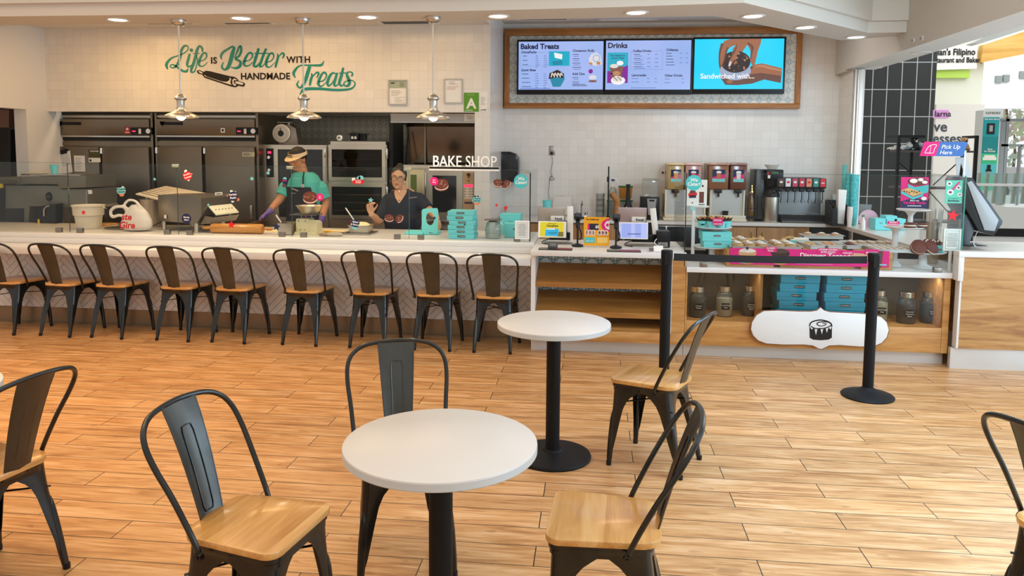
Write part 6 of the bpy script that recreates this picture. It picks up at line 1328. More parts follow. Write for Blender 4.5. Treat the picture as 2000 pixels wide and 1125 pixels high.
  b.flat(g([(600,720),(580,560),(590,430),(620,250),(660,190),(760,160),(1280,158),(1270,240),(1230,360),(1200,520),(1170,640),(1110,520),(1110,380),(1050,260),(980,360),(930,480),(870,620),(780,640),(730,620),(770,500),(820,420),(800,330),(860,260),(780,290),(710,350),(690,470),(650,600),(620,640)]),MS['skin'],.004)
  b.flat(g([(600,800),(720,760),(1000,700),(1170,600),(1300,575),(1640,660),(1630,910),(1350,850),(1150,920),(900,945),(700,940)]),MS['skd'],.003);b.flat(g([(1170,600),(1300,575),(1640,660),(1640,790),(1300,740),(1100,760)]),MS['skin'],.0045)
  b.fcirc(*g([(862,700)])[0],.175,emis('screen_cream_shade','a8b4d0'),.005,sz=.62,n=32);b.fcirc(*g([(862,550)])[0],.165,MS['choc'],.006,sz=.75,n=32)
  rnd=random.Random(4)
  for _ in range(40):a,q_=rnd.uniform(0,6.28),rnd.uniform(0,.15);c_=g([(862,550)])[0];b.fcirc(c_[0]+q_*math.cos(a),c_[1]+.7*q_*math.sin(a),rnd.uniform(.006,.013),rnd.choice([MS['brown'],MS['tan'],MS['skd']]),.0075,6)
  b.stroke(g([(900,200),(880,320),(830,440),(790,520),(760,600)]),[.07,.06,.055,.05,.035],MS['skin'],.009);b.stroke(g([(700,250),(640,400),(630,520),(625,600)]),[.07,.05,.045,.03],MS['skin'],.009);b.stroke(g([(640,240),(600,380),(595,520),(600,640)]),[.05,.035,.03,.02],MS['skd'],.008);b.stroke(g([(1170,300),(1150,420),(1140,520),(1165,630)]),[.09,.06,.05,.02],MS['skin'],.009)
  b.stroke(g([(720,300),(690,400),(665,520),(640,600)]),[.02,.02,.016,.008],MS['skd'],.0105);b.stroke(g([(870,250),(850,340),(800,430),(750,540)]),[.006,.018,.018,.008],MS['skd'],.0105);b.stroke(g([(1050,230),(1130,300),(1120,400),(1115,500)]),[.02,.03,.02,.01],MS['skd'],.0105);b.stroke(g([(1180,640),(1300,620),(1450,660),(1640,700)]),[.01,.03,.03,.02],emis('screen_skin_light','c48a64'),.0105);b.flat(g([(765,535),(790,550),(770,625),(735,625)]),MS['roll'],.012);b.fcirc(*g([(770,885)])[0],.035,MS['skin'],.006,sz=.6)
  b.text('Sandwiched with...',.082,MS['white'],(.07,-.45),'LEFT',.02,layer=.014)
 b.build('screen_image',t)
t_=t
# ================================================================== wall outlets
def outlet(lab,px,py,Y,w_=.075,h_=.115,plug=False):
 v=aY(px,py,Y);t=TW('wall_outlet',lab,'outlet',(v.x,Y,v.z-h_/2));b=MB(mat('outlet_steel',(.35,.33,.30),.35,.9));b.box(v.x-w_/2,v.x+w_/2,Y-.006,Y-.0005,v.z-h_/2,v.z+h_/2,bev=.002);b.build('cover_plate',t)
 b=MB(col('cfc8bc'))
 for s_ in(-1,1):b.lathe([(0,-.003),(.017,-.003),(.019,0)],18,(v.x,Y-.006,v.z+.026*s_),None,'y')
 for s_ in(-1,1):
  for q_ in(-1,1):b.box(v.x+q_*.006-.0012,v.x+q_*.006+.0012,Y-.0095,Y-.009,v.z+.026*s_-.004,v.z+.026*s_+.006,INK)
 b.build('sockets',t)
 if plug:b=MB(M_black);b.box(v.x-.014,v.x+.014,Y-.04,Y-.0095,v.z-.055,v.z-.012,bev=.004);b.tube([aY(*q_,Y-.03)for q_ in cr([(1078,304,0),(1079,318,0),(1076,334,0),(1078,344,0),(1074,352,0),(1083,350,0),(1075,344,0),(1073,362,0),(1071,376,0),(1073,388,0)],5)]if False else[aY(q_[0],q_[1],Y-.03)for q_ in cr([(1078,304,0),(1079,318,0),(1076,334,0),(1078,344,0),(1074,352,0),(1083,350,0),(1075,344,0),(1073,362,0),(1071,376,0),(1073,388,0)],5)],.003,n=6);b.build('plug_and_cord',t)
outlet('steel wall outlet with a black plug and dangling cord',1078,294,YR,plug=True)
outlet('steel wall outlet low above the back counter, left of the faucet',1099,392,YR)
t=TW('towel_dispenser','black rounded paper towel dispenser with a grey side at the wall corner','dispenser',(sx(990,330,9.4),9.45,sz(990,357,9.4)));q=F2(0,0,9.36)
b=MB(mat('gloss_black_plastic',(.01,.01,.012),.12));b.prism(q([(973,296),(995,296),(1006,300),(1012,308),(1013,320),(1011,356),(973,356)]),9.36,9.59,'y',bev=.015);b.build('cover',t)
b=MB(col('8d8880'));b.prism(q([(956,295),(973,295),(973,358),(956,358)]),9.40,9.59,'y');
for k in range(5):b.box(q([(957+3*k,300)])[0][0],q([(957.8+3*k,300)])[0][0],9.396,9.40,q([(957,340)])[0][1],q([(957,298)])[0][1],col('66625c'))
b.build('side_panel',t)
t=TW('soap_dispenser','dark grey soap dispenser below the paper towel dispenser','dispenser',(sx(963,390,9.3),9.4,sz(963,408,9.3)));b=MB(mat('smoke_plastic',(.05,.055,.055),.2));v=aY(963,386,9.3);b.box(v.x-.055,v.x+.055,9.3,9.42,v.z-.135,v.z+.13,bev=.02);b.build('housing',t);b=MB(WHT);b.box(v.x-.0,v.x+.0+.001,9.29,9.3,v.z,v.z+.001);b.bm.free()
v=aY(957,351,9.38);b=MB(WHT);b.box(v.x-.018,v.x+.018,9.37,9.39,v.z-.04,v.z+.04,bev=.002);b.ball((v.x,9.368,v.z),.006,INK);tag(b.build('small_switch'),'small white switch plate under the paper towel dispenser','switch')
# ================================================================== back counter things (standing on z .87)
BZ=.872
def bp(px,Y):return aY(px,415,Y).x
def zat(px,py,Y):return aY(px,py,Y).z
cup('paper_cup','teal paper cup with a dark tag at the left of the back counter',bp(1068,9.2),9.2,BZ,.040,.055,zat(1068,391,9.2)-BZ,M_teal)
b=MB(mat('white_cutting_board',(.78,.74,.68),.5));q=F2(0,0,9.5);pts=[(1079,420),(1079,396),(1083,386),(1092,384),(1106,384),(1116,384),(1116,420)];b.prism([(x,max(z,BZ))for x,z in q(pts)],9.50,9.515,'y',bev=.004);tag(b.build('cutting_board'),'white cutting board leaning on the wall between cup and faucet','cutting board')
t=TW('faucet','chrome two handle faucet on the back counter','faucet',(bp(1135,9.35),9.35,BZ));x_=bp(1135,9.35)
b=MB(M_chrome);b.box(x_-.075,x_+.075,9.32,9.38,BZ,BZ+.018,bev=.005);b.tube(cr([(x_,9.35,BZ+.01),(x_,9.35,BZ+.15),(x_+.004,9.33,BZ+.19),(x_+.01,9.27,BZ+.20),(x_+.012,9.22,BZ+.16)],5),.011,n=12);b.build('spout',t)
for s_ in(-1,1):b=MB(M_chrome);b.lathe([(.012,.018),(.014,.03),(.024,.035),(.026,.06),(.02,.068),(0,.07)],16,(x_+.058*s_,9.35,BZ));b.build('handle',t)
b=MB(M_black);b.box(bp(1122,9.15),bp(1148,9.15),9.08,9.22,BZ,BZ+.02,bev=.006);tag(b.build('sink_mat'),'small black mat below the faucet on the back counter','mat')
M_clear=glass_mat('clear_plastic',(.86,.86,.84),.8,dens=.10)
xx=bp(1172,9.35)
for k in range(4):b=MB(M_clear);b.lathe([(0,0),(.045,0),(.056,.085),(.06,.09),(.054,.09),(.043,.004),(0,.004)],20);tag(b.build('plastic_tub',None,(xx,9.35,BZ+k*.068)),'clear plastic container, %s in the stack right of the faucet'%('lowest','second lowest','second highest','topmost')[k],'container','clear container stack')
X_=bp(1188,9.05);b=MB(mat('dark_tinted_edge',hx('10201e'),.2));b.box(X_-.012,X_+.004,9.03,9.09,BZ,zat(1188,325,9.06));b.box(X_-.02,X_+.02,9.03,9.10,BZ,BZ+.04);b.box(X_-.024,X_+.006,9.025,9.06,zat(1188,355,9.06),zat(1188,345,9.06));tag(b.build('splash_guard_post'),'thin dark upright edge of a splash guard on the back counter','post')
t=TW('syrup_pump_bottle','clear pump bottle with a blue collar behind the dark upright edge','bottle',(bp(1196,9.3),9.3,BZ));x_=bp(1196,9.3);zz=zat(1196,365,9.3)
b=MB(M_clear);b.lathe([(0,0),(.045,0),(.048,.02),(.046,zz-BZ-.05),(.02,zz-BZ),(0,zz-BZ)],20,(x_,9.3,BZ));b.build('bottle',t);b=MB(WHT);b.cyl((x_,9.3,zz),(x_,9.3,zz+.10),.006);b.tube([(x_,9.3,zz+.1),(x_+.05,9.28,zz+.09),(x_+.055,9.28,zz+.05)],.008);b.lathe([(0,.07),(.02,.07),(.02,.095),(0,.095)],14,(x_,9.3,zz),BLU);b.build('pump',t)
t=TW('brown_cup_tower','leaning tower of brown paper cups beside the dark upright edge','cup stack',(bp(1204,9.1),9.1,BZ));b=MB(mat('kraft_brown',hx('b07a45'),.6));pa,pm,pb_=aY(1194,377,9.1),aY(1206,397,9.1),Vector((aY(1205,415,9.1).x,9.1,BZ))
pth=cr([pb_,aY(1205,400,9.1),pm+Vector((-.01,0,.03)),pa],8);b.tube(pth,.04,n=18,radii=[.036+(.006 if i%3==0 else 0)for i in range(len(pth))]);b.build('cups',t)
def tub(lab,px,Y,w_,y0,y1,mb,ml):
 x_=bp(px,Y);zb,zt=max(BZ,zat(px,y1,Y)),zat(px,y0,Y);t=TW('ingredient_tub',lab,'tub',(x_,Y,zb));b=MB(mb);b.lathe([(0,0),(w_*.82,0),(w_*.86,.01),(w_,zt-zb-.015),(0,zt-zb-.015)],24,(x_,Y,zb));b.build('tub',t)
 b=MB(ml);b.lathe([(0,-.016),(w_*1.05,-.016),(w_*1.08,-.004),(w_*1.02,0),(0,0)],24,(x_,Y,zt));b.build('lid',t)
tub('round tub of orange filling with a green lid, standing on another tub',1221,9.4,.085,363,388,col('c88a3a',.4),col('2f7a4a',.5))
tub('green lidded clear tub underneath the orange one',1221,9.4,.085,391,420,mat('frosted_tub',(.35,.38,.36),.3),col('2f7a4a',.5))
tub('green lidded tub next to the leaning brown cups',1196,9.45,.07,391,420,mat('frosted_tub2',(.30,.32,.30),.3),col('2f7a4a',.5))
t=TW('piping_bag','black conical bag with a white print in front of the green lidded tubs','bag',(bp(1226,9.2),9.2,BZ));x_=bp(1226,9.2);b=MB(mat('black_cloth_bag',(.012,.012,.014),.6,bump=.6,bscale=40));zt=zat(1228,360,9.2);b.lathe([(0,0),(.088,.0),(.09,.07),(.06,.13),(.028,.20),(.02,zt-BZ-.02),(.03,zt-BZ),(0,zt-BZ)],24,(x_,9.2,BZ),sy=.7);b.build('bag',t)
b=MB(WHT);b.M=Matrix.Translation((x_,9.2-.066,BZ+.03));b.text('BLENDTEC',.026,None,(0,0),'CENTER',.01,layer=.0);b.ball((-.02,.0,.11),.009,None,10);b.build('print',t)
t=TW('blender','black based blender with a clear square jar','blender',(bp(1267,9.2),9.2,BZ));x_=bp(1268,9.2);zj=zat(1268,384,9.2);zt=zat(1268,348,9.2)
b=MB(M_black);b.prism([(x_-.115,BZ),(x_+.115,BZ),(x_+.112,zj),(x_-.108,zj)],9.10,9.32,'y',bev=.012);b.build('base',t);b=MB(col('a8a8a8',.3,.5));b.prism([(x_-.02,BZ+.06),(x_+.055,BZ+.06),(x_+.075,zj-.02),(x_-.035,zj-.02)],9.088,9.10,'y');b.box(x_-.01,x_+.05,9.083,9.09,zj-.05,zj-.03,INK);b.box(x_-.0,x_+.04,9.083,9.09,BZ+.10,BZ+.13,INK);b.build('control_panel',t)
b=MB(M_clear);b.prism([(x_-.085,zj+.001),(x_+.095,zj+.001),(x_+.10,zt-.02),(x_-.09,zt-.02)],9.11,9.29,'y',bev=.01);b.box(x_-.085,x_+.095,9.12,9.28,zt-.02,zt);b.build('jar',t)
v=aY(1294.5,337,YR-.001);b=MB(M_black);b.box(v.x-.011,v.x+.011,YR-.012,YR-.0005,v.z-.011,v.z+.011);tag(b.build('wall_button'),'tiny black square knob on the tiled wall left of the juice dispensers','knob')
# ---- chilled drink dispensers
M_cream2=mat('cream_plastic_housing',(.74,.68,.52),.4)
def dispenser(lab,x0,x1,tanks):
 Y=9.10;X0,X1=bp(x0,Y),bp(x1,Y);zt=zat((x0+x1)/2,371,Y)
 t=TW('juice_dispenser',lab,'drink dispenser',((X0+X1)/2,Y+.2,BZ))
 b=MB(M_cream2);b.box(X0,X0+.02,Y,Y+.42,BZ,zt,bev=.003);b.box(X1-.02,X1,Y,Y+.42,BZ,zt,bev=.003);b.box(X0+.02,X1-.02,Y+.40,Y+.42,BZ,zt);b.box(X0-.02,X1+.01,Y-.10,Y+.42,BZ,BZ+.035,bev=.008);b.box(X0,X1,Y-.09,Y-.06,BZ+.035,BZ+.075,bev=.006)
 for k in range(14):b.box(X0-.003,X0+.001,Y+.05,Y+.35,BZ+.09+k*.016,BZ+.098+k*.016,col('8a8268'))
 b.build('housing',t)
 b=MB(mat('silver_panel',(.58,.57,.54),.35,.6));b.box(X0+.02,X1-.02,Y+.03,Y+.40,BZ+.035,zt+.002);b.build('front_panel',t)
 for(p0,p1,cl,ac)in tanks:
  T0,T1=bp(p0,Y),bp(p1,Y);tz=zat((p0+p1)/2,318,Y);xm=(T0+T1)/2;w_=(T1-T0)/2
  b=MB(mat('tank_'+cl,hx(cl),.18,0,.6));b.prism([(T0+.006,zt+.005),(T1-.006,zt+.005),(T1,tz-.03),(T0,tz-.03)],Y-.02,Y+.36,'y',bev=.014);tk=b.build('tank',t)
  b=MB(mat('tank_lid_'+cl,tuple(min(1,v_*1.3+.12)for v_ in hx(cl)),.2));b.prism([(T0-.004,tz-.028),(T1+.004,tz-.028),(T1+.004,tz-.012),(T1-.015,tz),(T0+.015,tz),(T0-.004,tz-.012)],Y-.026,Y+.365,'y',bev=.004);b.build('lid',tk)
  lz=(zt+tz)/2+.01;b=MB();b.M=Matrix.Translation((xm,Y-.022,lz));b.frect(-w_*.62,-.06,w_*.62,.07,NAVY,.001);b.flat([(-w_*.62,-.06),(w_*.62,-.06),(w_*.62,.02),(-w_*.62,-.02)],PINK,.002);b.frect(-w_*.62,-.075,w_*.62,-.035,LTEAL,.003);b.flat([(-.028,.035),(.028,.035),(.02,-.04),(-.02,-.04)],col(ac,.5),.004);b.fcirc(0,.04,.03,WHT,.005,sz=.5);b.build('drink_label',tk)
  b=MB(M_black);b.box(xm-.04,xm+.04,Y-.05,Y+.03,zt-.035,zt+.003,bev=.005);b.cyl((xm,Y-.03,zt-.03),(xm,Y-.045,zt-.08),.012);b.build('tap',t)
dispenser('left twin drink dispenser with yellow and pink juice tanks',1298,1378,[(1302,1334,'b59a62','e09a2a'),(1336,1368,'b98d82','d04a5a')])
dispenser('right twin drink dispenser with two brown chocolate coloured tanks',1386,1454,[(1381,1421,'8e5f3e','c86a4a'),(1423,1456,'6f4230','e8d8d0')])
cup('coffee_cup','black paper cup with white lid in front of the right juice dispenser',bp(1417,8.99+.06),9.06,BZ+.036,.026,.036,.088,M_black)
t=TW('syrup_bottle','amber syrup bottle with a gold pump in a wire stand','bottle',(bp(1467,9.2),9.2,BZ));x_=bp(1467,9.2);zz=zat(1467,378,9.2);b=MB(mat('amber_glass',(.16,.08,.02),.12));b.lathe([(0,0),(.036,0),(.04,.02),(.038,zz-BZ-.07),(.018,zz-BZ-.02),(.018,zz-BZ),(0,zz-BZ)],20,(x_,9.2,BZ));b.build('bottle',t)
b=MB(mat('gold_metal',(.75,.55,.22),.25,1));b.lathe([(0,0),(.026,0),(.03,.02),(.022,.04),(.018,.07),(.026,.08),(.012,.1),(0,.10)],16,(x_,9.2,zz));b.build('pump',t)
b=MB(M_black);
for s_ in(-1,1):
 for y_ in(9.14,9.26):b.cyl((x_+s_*.06,y_,BZ),(x_+s_*.055,y_,zz-.02),.004,n=6)
b.box(x_-.07,x_+.07,9.13,9.135,BZ+.03,BZ+.06);b.box(x_-.065,x_+.065,9.13,9.132,BZ+.15,BZ+.156);b.build('wire_stand',t)
t=TW('coffee_brewer','tall dark coffee brewer with a white paper filter on top','coffee machine',(bp(1500,9.3),9.3,BZ));X0,X1=bp(1474,9.15),bp(1490,9.15);zt=zat(1500,331,9.15)
b=MB(mat('graphite',(.035,.035,.035),.35));b.box(X0,X1,9.15,9.5,BZ,zt,bev=.006);b.box(X1,bp(1524,9.15),9.35,9.5,BZ,zt-.02);b.box(X0,bp(1524,9.15),9.15,9.5,BZ,BZ+.03);b.build('body',t)
b=MB(M_black);b.box(X1+.002,bp(1524,9.15),9.06,9.345,zat(1507,350,9.15),zt+.0,bev=.01);zc_=zat(1507,350,9.15);xm=bp(1507,9.15);b.lathe([(.03,-.10),(.06,-.08),(.085,-.01),(.085,0)],24,(xm,9.17,zc_));b.build('brew_head',t);b=MB(mat('lcd_green',hx('3f5a28'),emit=.4));b.box(xm-.03,xm+.04,9.055,9.059,zt-.045,zt-.025);b.box(xm-.085,xm-.07,9.052,9.058,zt-.06,zt-.03,RED);b.box(xm-.08,xm-.055,9.04,9.058,zt-.10,zt-.065,WHT);b.build('display',t)
b=MB(WHT);n=36;rows_=[];
vs_=[((r_+.004*(k%2))*math.cos(2*PI*k/n)+xm,(r_+.004*(k%2))*math.sin(2*PI*k/n)+9.22,z_)for r_,z_ in((.045,zt+.004),(.085,zt+.055))for k in range(n)]
V,F=b.faces(vs_,[(k,(k+1)%n,n+(k+1)%n,n+k)for k in range(n)]+[tuple(range(n))],None,False);bmesh.ops.solidify(b.bm,geom=F,thickness=.001);tag(b.build('paper_filter'),'stack of white fluted coffee filters on top of the coffee brewer','coffee filter')
t=TW('airpot','steel airpot with black top standing in front of the coffee brewer','airpot',(bp(1507,9.1),9.12,BZ));x_=bp(1507,9.1)+.0;zz=zat(1507,384,9.1);b=MB(M_steel);b.lathe([(0,.0),(.082,.0),(.085,.01),(.085,zz-BZ),(0,zz-BZ)],32,(x_,9.12,BZ));b.build('body',t)
b=MB(M_black);b.lathe([(.088,-.005),(.09,.02),(.07,.065),(.045,.09),(.02,.095),(0,.095)],28,(x_,9.12,zz));b.tube(cr([(x_-.08,9.10,zz+.01),(x_-.11,9.08,zz-.05),(x_-.10,9.08,zz-.14)]),.008);b.cyl((x_,9.1,zz+.06),(x_,9.02,zz+.07),.014);b.build('pump_top',t)
Y=9.05;X0,X1=bp(1515,Y),bp(1612,Y);zt=zat(1565,348,Y);zh=zat(1565,368,Y)
t=TW('soda_fountain','stainless soda fountain with seven flavour labels and black levers','soda dispenser',((X0+X1)/2,9.3,BZ));b=MB(mat('grey_steel_splash',(.28,.30,.30),.3,.9));b.box(X0,X1-.02,Y+.12,9.55,BZ,zh);b.build('body',t)
b=MB(M_black);b.box(X0,X1,Y,9.5,zh,zt,bev=.012);b.box(X0+.06,X1,Y-.01,Y+.40,BZ,BZ+.04,bev=.006);b.box(X0+.06,X1-.0,Y+.02,Y+.119,BZ+.04,BZ+.09);b.build('dispensing_head',t)
b=MB(M_steelh);b.box(X0+.07,X1-.01,Y-.013,Y-.0105,BZ+.008,BZ+.018);b.build('drip_trim',t)
n=7
for k in range(n):
 xm=X0+.045+(X1-X0-.09)*k/(n-1)+.005;b=MB();b.M=Matrix.Translation((xm,Y-.001,(zt+zh)/2));c_=['5a3a30','e6e2e6','c8405a','c83048','e88a6a','2a8a7a','d81830'][k];b.frect(-.028,-.040,.028,.055,col(c_,.4),.001);b.fcirc(0,.012,.018,[WHT,RED,WHT,WHT,RED,WHT,WHT][k],.002,sz=.7)if k!=6 else b.frect(-.018,0,.018,.01,WHT,.002);b.build('flavour_label',t)
 b=MB(M_black);b.box(xm-.02,xm+.02,Y+.0,Y+.06,zh-.04,zh-.001,bev=.004);b.tube(cr([(xm+.01,Y+.04,zh-.03),(xm+.008,Y+.02,zh-.12),(xm+.008,Y+.05,zh-.15),(xm+.02,Y+.06,zh-.17)]),.005);b.build('lever',t)
t=TW('cake_server','silver cake server lying in front of the soda fountain','cake server',(bp(1570,8.99),9.02,BZ+.09));zz=BZ+.092;b=MB(M_chrome);x_=bp(1555,9.1);b.prism([(x_-.06,9.085),(x_+.08,9.075),(x_+.10,9.10),(x_+.08,9.12)],zz,zz+.006,'z');b.tube([(x_+.09,9.10,zz+.004),(x_+.13,9.10,zz+.02),(x_+.25,9.09,zz+.008)],.007,n=8,flat=.6);b.build('server',t)
def cupstack(lab,px,Y,r_,y0,y1,m,n=None,z0=None,grp='teal paper cup stacks'):
 x_=bp(px,Y);zb=BZ if z0 is None else z0;zt=zat(px,y0,Y);h=.11;b=MB(m);pr_=[];z=0;H=zt-zb
 pr_=[(0,0),(r_*.72,0)];step=.011;k=0
 pr_.append((r_*.95,min(h,H*.5)))
 z=min(h,H*.5)
 while z+step<H:pr_+=[(r_,z+.001),(r_*.97,z+step*.9)];z+=step
 pr_+=[(r_,H-.003),(r_,H),(0,H)]
 b.lathe(pr_,22,(0,0,0));o=b.build('cup_stack',None,(x_,Y,zb));tag(o,lab,'cup stack',grp);return o
M_cupp=mat('printed_teal_cup',hx('4fc0c2'),.5,var=.6,vscale=45)
cupstack('tallest teal paper cup stack, in the wall corner',1649.5,9.25,.048,322,0,M_teal)
cupstack('printed teal cup stack in front of the tallest one',1656,8.98,.042,339,0,M_cupp)
cupstack('printed teal cup stack at the far right of the corner',1667,8.88,.044,341,0,M_cupp)
cupstack('short white foam cup stack on the corner of the back counter',1660,8.62,.030,404,0,WHT,grp='white cup stacks')
cupstack('thin white cup stack behind the black rack',1628,9.35,.034,379,0,WHT,grp='white cup stacks')
t=TW('cup_rack','black upright rack holding tall white paper lids, by the wall corner','rack',(bp(1640,9.0),9.0,BZ));X0,X1=bp(1615,8.95),bp(1654,8.85);b=MB(M_black);zt1,zt2=zat(1620,391,8.95),zat(1650,393,8.85)
b.box(X0,X1,9.02,9.03,BZ,zt1);b.prism([(8.72,BZ),(9.02,BZ),(9.02,zt1),(8.80,zt1-.06)],X0,X0+.01,'x');b.prism([(8.72,BZ),(9.02,BZ),(9.02,zt1),(8.80,zt1-.06)],X1-.01,X1,'x');b.prism([(8.72,BZ),(9.02,BZ),(9.02,zt1),(8.80,zt1-.06)],(X0+X1)/2-.06,(X0+X1)/2-.05,'x');b.box(X0,X1,8.72,9.02,BZ,BZ+.012);b.box(X0,(X0+X1)/2-.05,8.74,8.75,BZ,zt1-.08);b.build('rack',t)
t=TW('paper_stack','tall white stack of paper sheets standing in the black rack','paper',(bp(1645,8.8),8.86,BZ+.013));x_=bp(1643,8.82);b=MB(WHT);b.prism([(x_-.038,BZ+.02),(x_+.03,BZ+.014),(x_+.045,zat(1645,371,8.82)),(x_-.045,zat(1645,370,8.82))],8.80,8.88,'y',bev=.004);b.build('stack',t)
# ================================================================== register counter things
RZ=.863
def rx(px,Y):return aY(px,470,Y).x
def tablet(lab,rc,Y,scr_fn,tilt=12):
 X0,X1,Z0,Z1=pr(*rc,Y);w_,h_=X1-X0,Z1-Z0;t=TW('tablet',lab,'tablet',((X0+X1)/2,Y,Z0))
 b=MB(WHT);b.M=Matrix.Translation(((X0+X1)/2,Y,Z0))@Matrix.Rotation(R(-tilt),4,'X');b.box(-w_/2,w_/2,0,.008,0,h_,None,.003);b.build('bezel',t)
 b=MB();b.M=Matrix.Translation(((X0+X1)/2,Y-.0005,Z0))@Matrix.Rotation(R(-tilt),4,'X');scr_fn(b,w_,h_);b.build('screen',t);return t
def s1(b,w_,h_):
 b.frect(-w_*.43,h_*.06,w_*.40,h_*.94,emis('screen_yellow','f2dc10',.9));b.text('Take home a',h_*.10,INK,(0,h_*.82),'CENTER',.02,layer=.002);b.text('CinnaPack',h_*.17,INK,(0,h_*.66),'CENTER',.04,layer=.002)
 b.flat([(-w_*.26,h_*.1),(w_*.2,h_*.08),(w_*.24,h_*.5),(w_*.1,h_*.58),(-w_*.22,h_*.56)],MS['sky'],.002);b.flat([(-w_*.2,h_*.3),(w_*.2,h_*.36),(w_*.15,h_*.22),(-w_*.05,h_*.2)],MS['teal'],.003);b.frect(-w_*.2,h_*.48,w_*.1,h_*.56,MS['cream'],.003);b.frect(w_*.2,h_*.07,w_*.4,h_*.36,emis('screen_olive','8a7a10',.8),.0015)
def s2(b,w_,h_):
 b.frect(-w_*.46,h_*.06,w_*.46,h_*.94,emis('screen_lavender','bcc6ff',1.0));b.frect(-w_*.40,h_*.1,-w_*.08,h_*.9,emis('screen_periwinkle','9fb0f4',1.0),.0015);b.frect(w_*.05,h_*.1,w_*.26,h_*.9,emis('screen_periwinkle','9fb0f4',1.0),.0015);b.frect(-w_*.2,h_*.27,w_*.25,h_*.33,emis('screen_bar','6070b8',.8),.002)
tablet('white tablet with a yellow cake pack advert on the register counter',(1051,432,1106,464),6.55,s1);tablet('white tablet with a pale lavender screen on the register counter',(1209,434,1266,467),6.52,s2)
def backtab(lab,rc,Y,m,l0,l1):
 X0,X1,Z0,Z1=pr(*rc,Y);w_,h_=X1-X0,Z1-Z0;t=TW('register_tablet',lab,'tablet',((X0+X1)/2,Y,Z0));M_=Matrix.Translation(((X0+X1)/2,Y,Z0))@Matrix.Rotation(R(8),4,'X')
 b=MB(m);b.M=M_;b.box(-w_/2,w_/2,0,.009,-.02,h_,None,.004);b.build('back_shell',t);b=MB(WHT);b.M=M_;b.box(-w_*.02,w_*.46,-.02,-.001,h_*.04,h_*.38,None,.004);b.text('Revel',h_*.24,INK,(w_*.26,h_*.13),'CENTER',.02,layer=.0215);b.build('name_label',t)
backtab('silver back of a register tablet facing away, left one of the two',(1050,405,1104,431),6.72,mat('silver_shell',(.50,.47,.42),.35,.6),0,0);backtab('pinkish grey back of a register tablet facing away, right one of the two',(1207,405,1263,434),6.70,mat('rose_shell',(.50,.40,.40),.35,.6),0,0)
for(p0,q0,p1,q1,Y,xp,lb)in((1113.5,403,1113.5,473,6.66,1080,'white upright tablet stand left of the barcode scanner'),(1275,407,1283,479,6.62,1240,'white leaning tablet stand next to the black printer')):
 t=TW('tablet_stand',lb,'stand',(rx(p1,Y),Y,RZ));a,c_=aY(p0,q0,Y),aY(p1,q1,Y);c_.z=max(c_.z,RZ+.01);b=MB(WHT);b.tube([c_,a],.017,n=10,flat=1.6);b.build('upright',t)
 b=MB(M_black);b.box(rx(xp,Y)-.03,c_.x,Y-.02,Y+.03,RZ+.03,RZ+.10,bev=.004);b.box(rx(xp,Y)+.03,c_.x-.0,Y-.0,Y+.012,RZ+.10,RZ+.20);b.build('bracket',t)
 b=MB(M_steeld);b.box(rx(xp,Y)-.08,c_.x+.02,Y-.06,Y+.08,RZ+.0005,RZ+.008,bev=.002);b.build('base_plate',t)
 b=MB(M_black);b.tube(cr([(rx(xp,Y)-.02,Y-.02,RZ+.04),(rx(xp,Y)-.07,Y-.06,RZ+.03),(rx(xp,Y)-.09,Y-.10,RZ+.012),(rx(xp,Y)-.03,Y-.16,RZ+.008)]),.004);b.build('cable',t)
def scanner(lab,px,Y,ph):
 x_=rx(px,Y);t=TW('barcode_scanner',lab,'scanner',(x_,Y,RZ));z=aY(px,ph,Y).z
 b=MB(M_black);b.lathe([(0,0),(.048,0),(.052,.008),(.046,.018),(.02,.026),(0,.026)],8,(x_,Y,RZ));b.build('base',t);b=MB(M_black);b.tube([(x_,Y,RZ+.02),(x_,Y,z)],.008,n=10);b.build('pole',t)
 b=MB(M_black);b.M=Matrix.Translation((x_,Y,z+.015))@Matrix.Rotation(R(-25),4,'X');b.box(-.032,.032,-.05,.03,-.022,.026,None,.012);b.box(-.018,.018,-.01,.03,-.09,-.02,None,.008);b.box(-.024,.024,-.053,-.049,-.012,.018,mat('scanner_window',(.02,.03,.05),.05));b.build('scanner_head',t)
 b=MB(M_black);b.tube(cr([(x_+.01,Y+.02,z-.07),(x_+.03,Y+.02,z-.12),(x_+.028,Y+.02,z-.17),(x_+.008,Y+.02,RZ+.06)]),.005);b.build('cord',t)
scanner('black barcode scanner on a stand left of the yellow poster',1128,6.45,428);scanner('black barcode scanner on a stand right of the yellow poster',1203,6.38,430)
X0,X1,Z0,Z1=pr(1140,424,1190,480,6.42);t=TW('yellow_poster','yellow easel poster with a five dollar offer between the two barcode scanners','poster',((X0+X1)/2,6.42,RZ));Z0=max(Z0,RZ+.001)
b=MB();w_,h_=X1-X0,Z1-Z0;b.M=Matrix.Translation(((X0+X1)/2,6.42,Z0));b.box(-w_/2,w_/2,0,.006,0,h_,col('f0a818'));b.text('You DeServed',h_*.075,INK,(-w_*.42,h_*.89),'LEFT',.03);b.text('$5',h_*.13,WHT,(w_*.03,h_*.62),'CENTER',.04,layer=.003);b.frect(-w_*.34,h_*.55,w_*.08,h_*.77,col('2a2436'),.0015);b.frect(-w_*.34,h_*.55,-w_*.28,h_*.77,PINK,.002)
b.flat([(w_*.5,h_*.50),(w_*.34,h_*.53),(w_*.22,h_*.62),(w_*.18,h_*.74),(w_*.24,h_*.86),(w_*.38,h_*.93),(w_*.5,h_*.95)],PINK,.001);b.flat([(w_*.5,h_*.56),(w_*.36,h_*.62),(w_*.30,h_*.74),(w_*.38,h_*.86),(w_*.5,h_*.89)],WHT,.002);b.fcirc(w_*.42,h_*.73,w_*.06,PINK,.003)
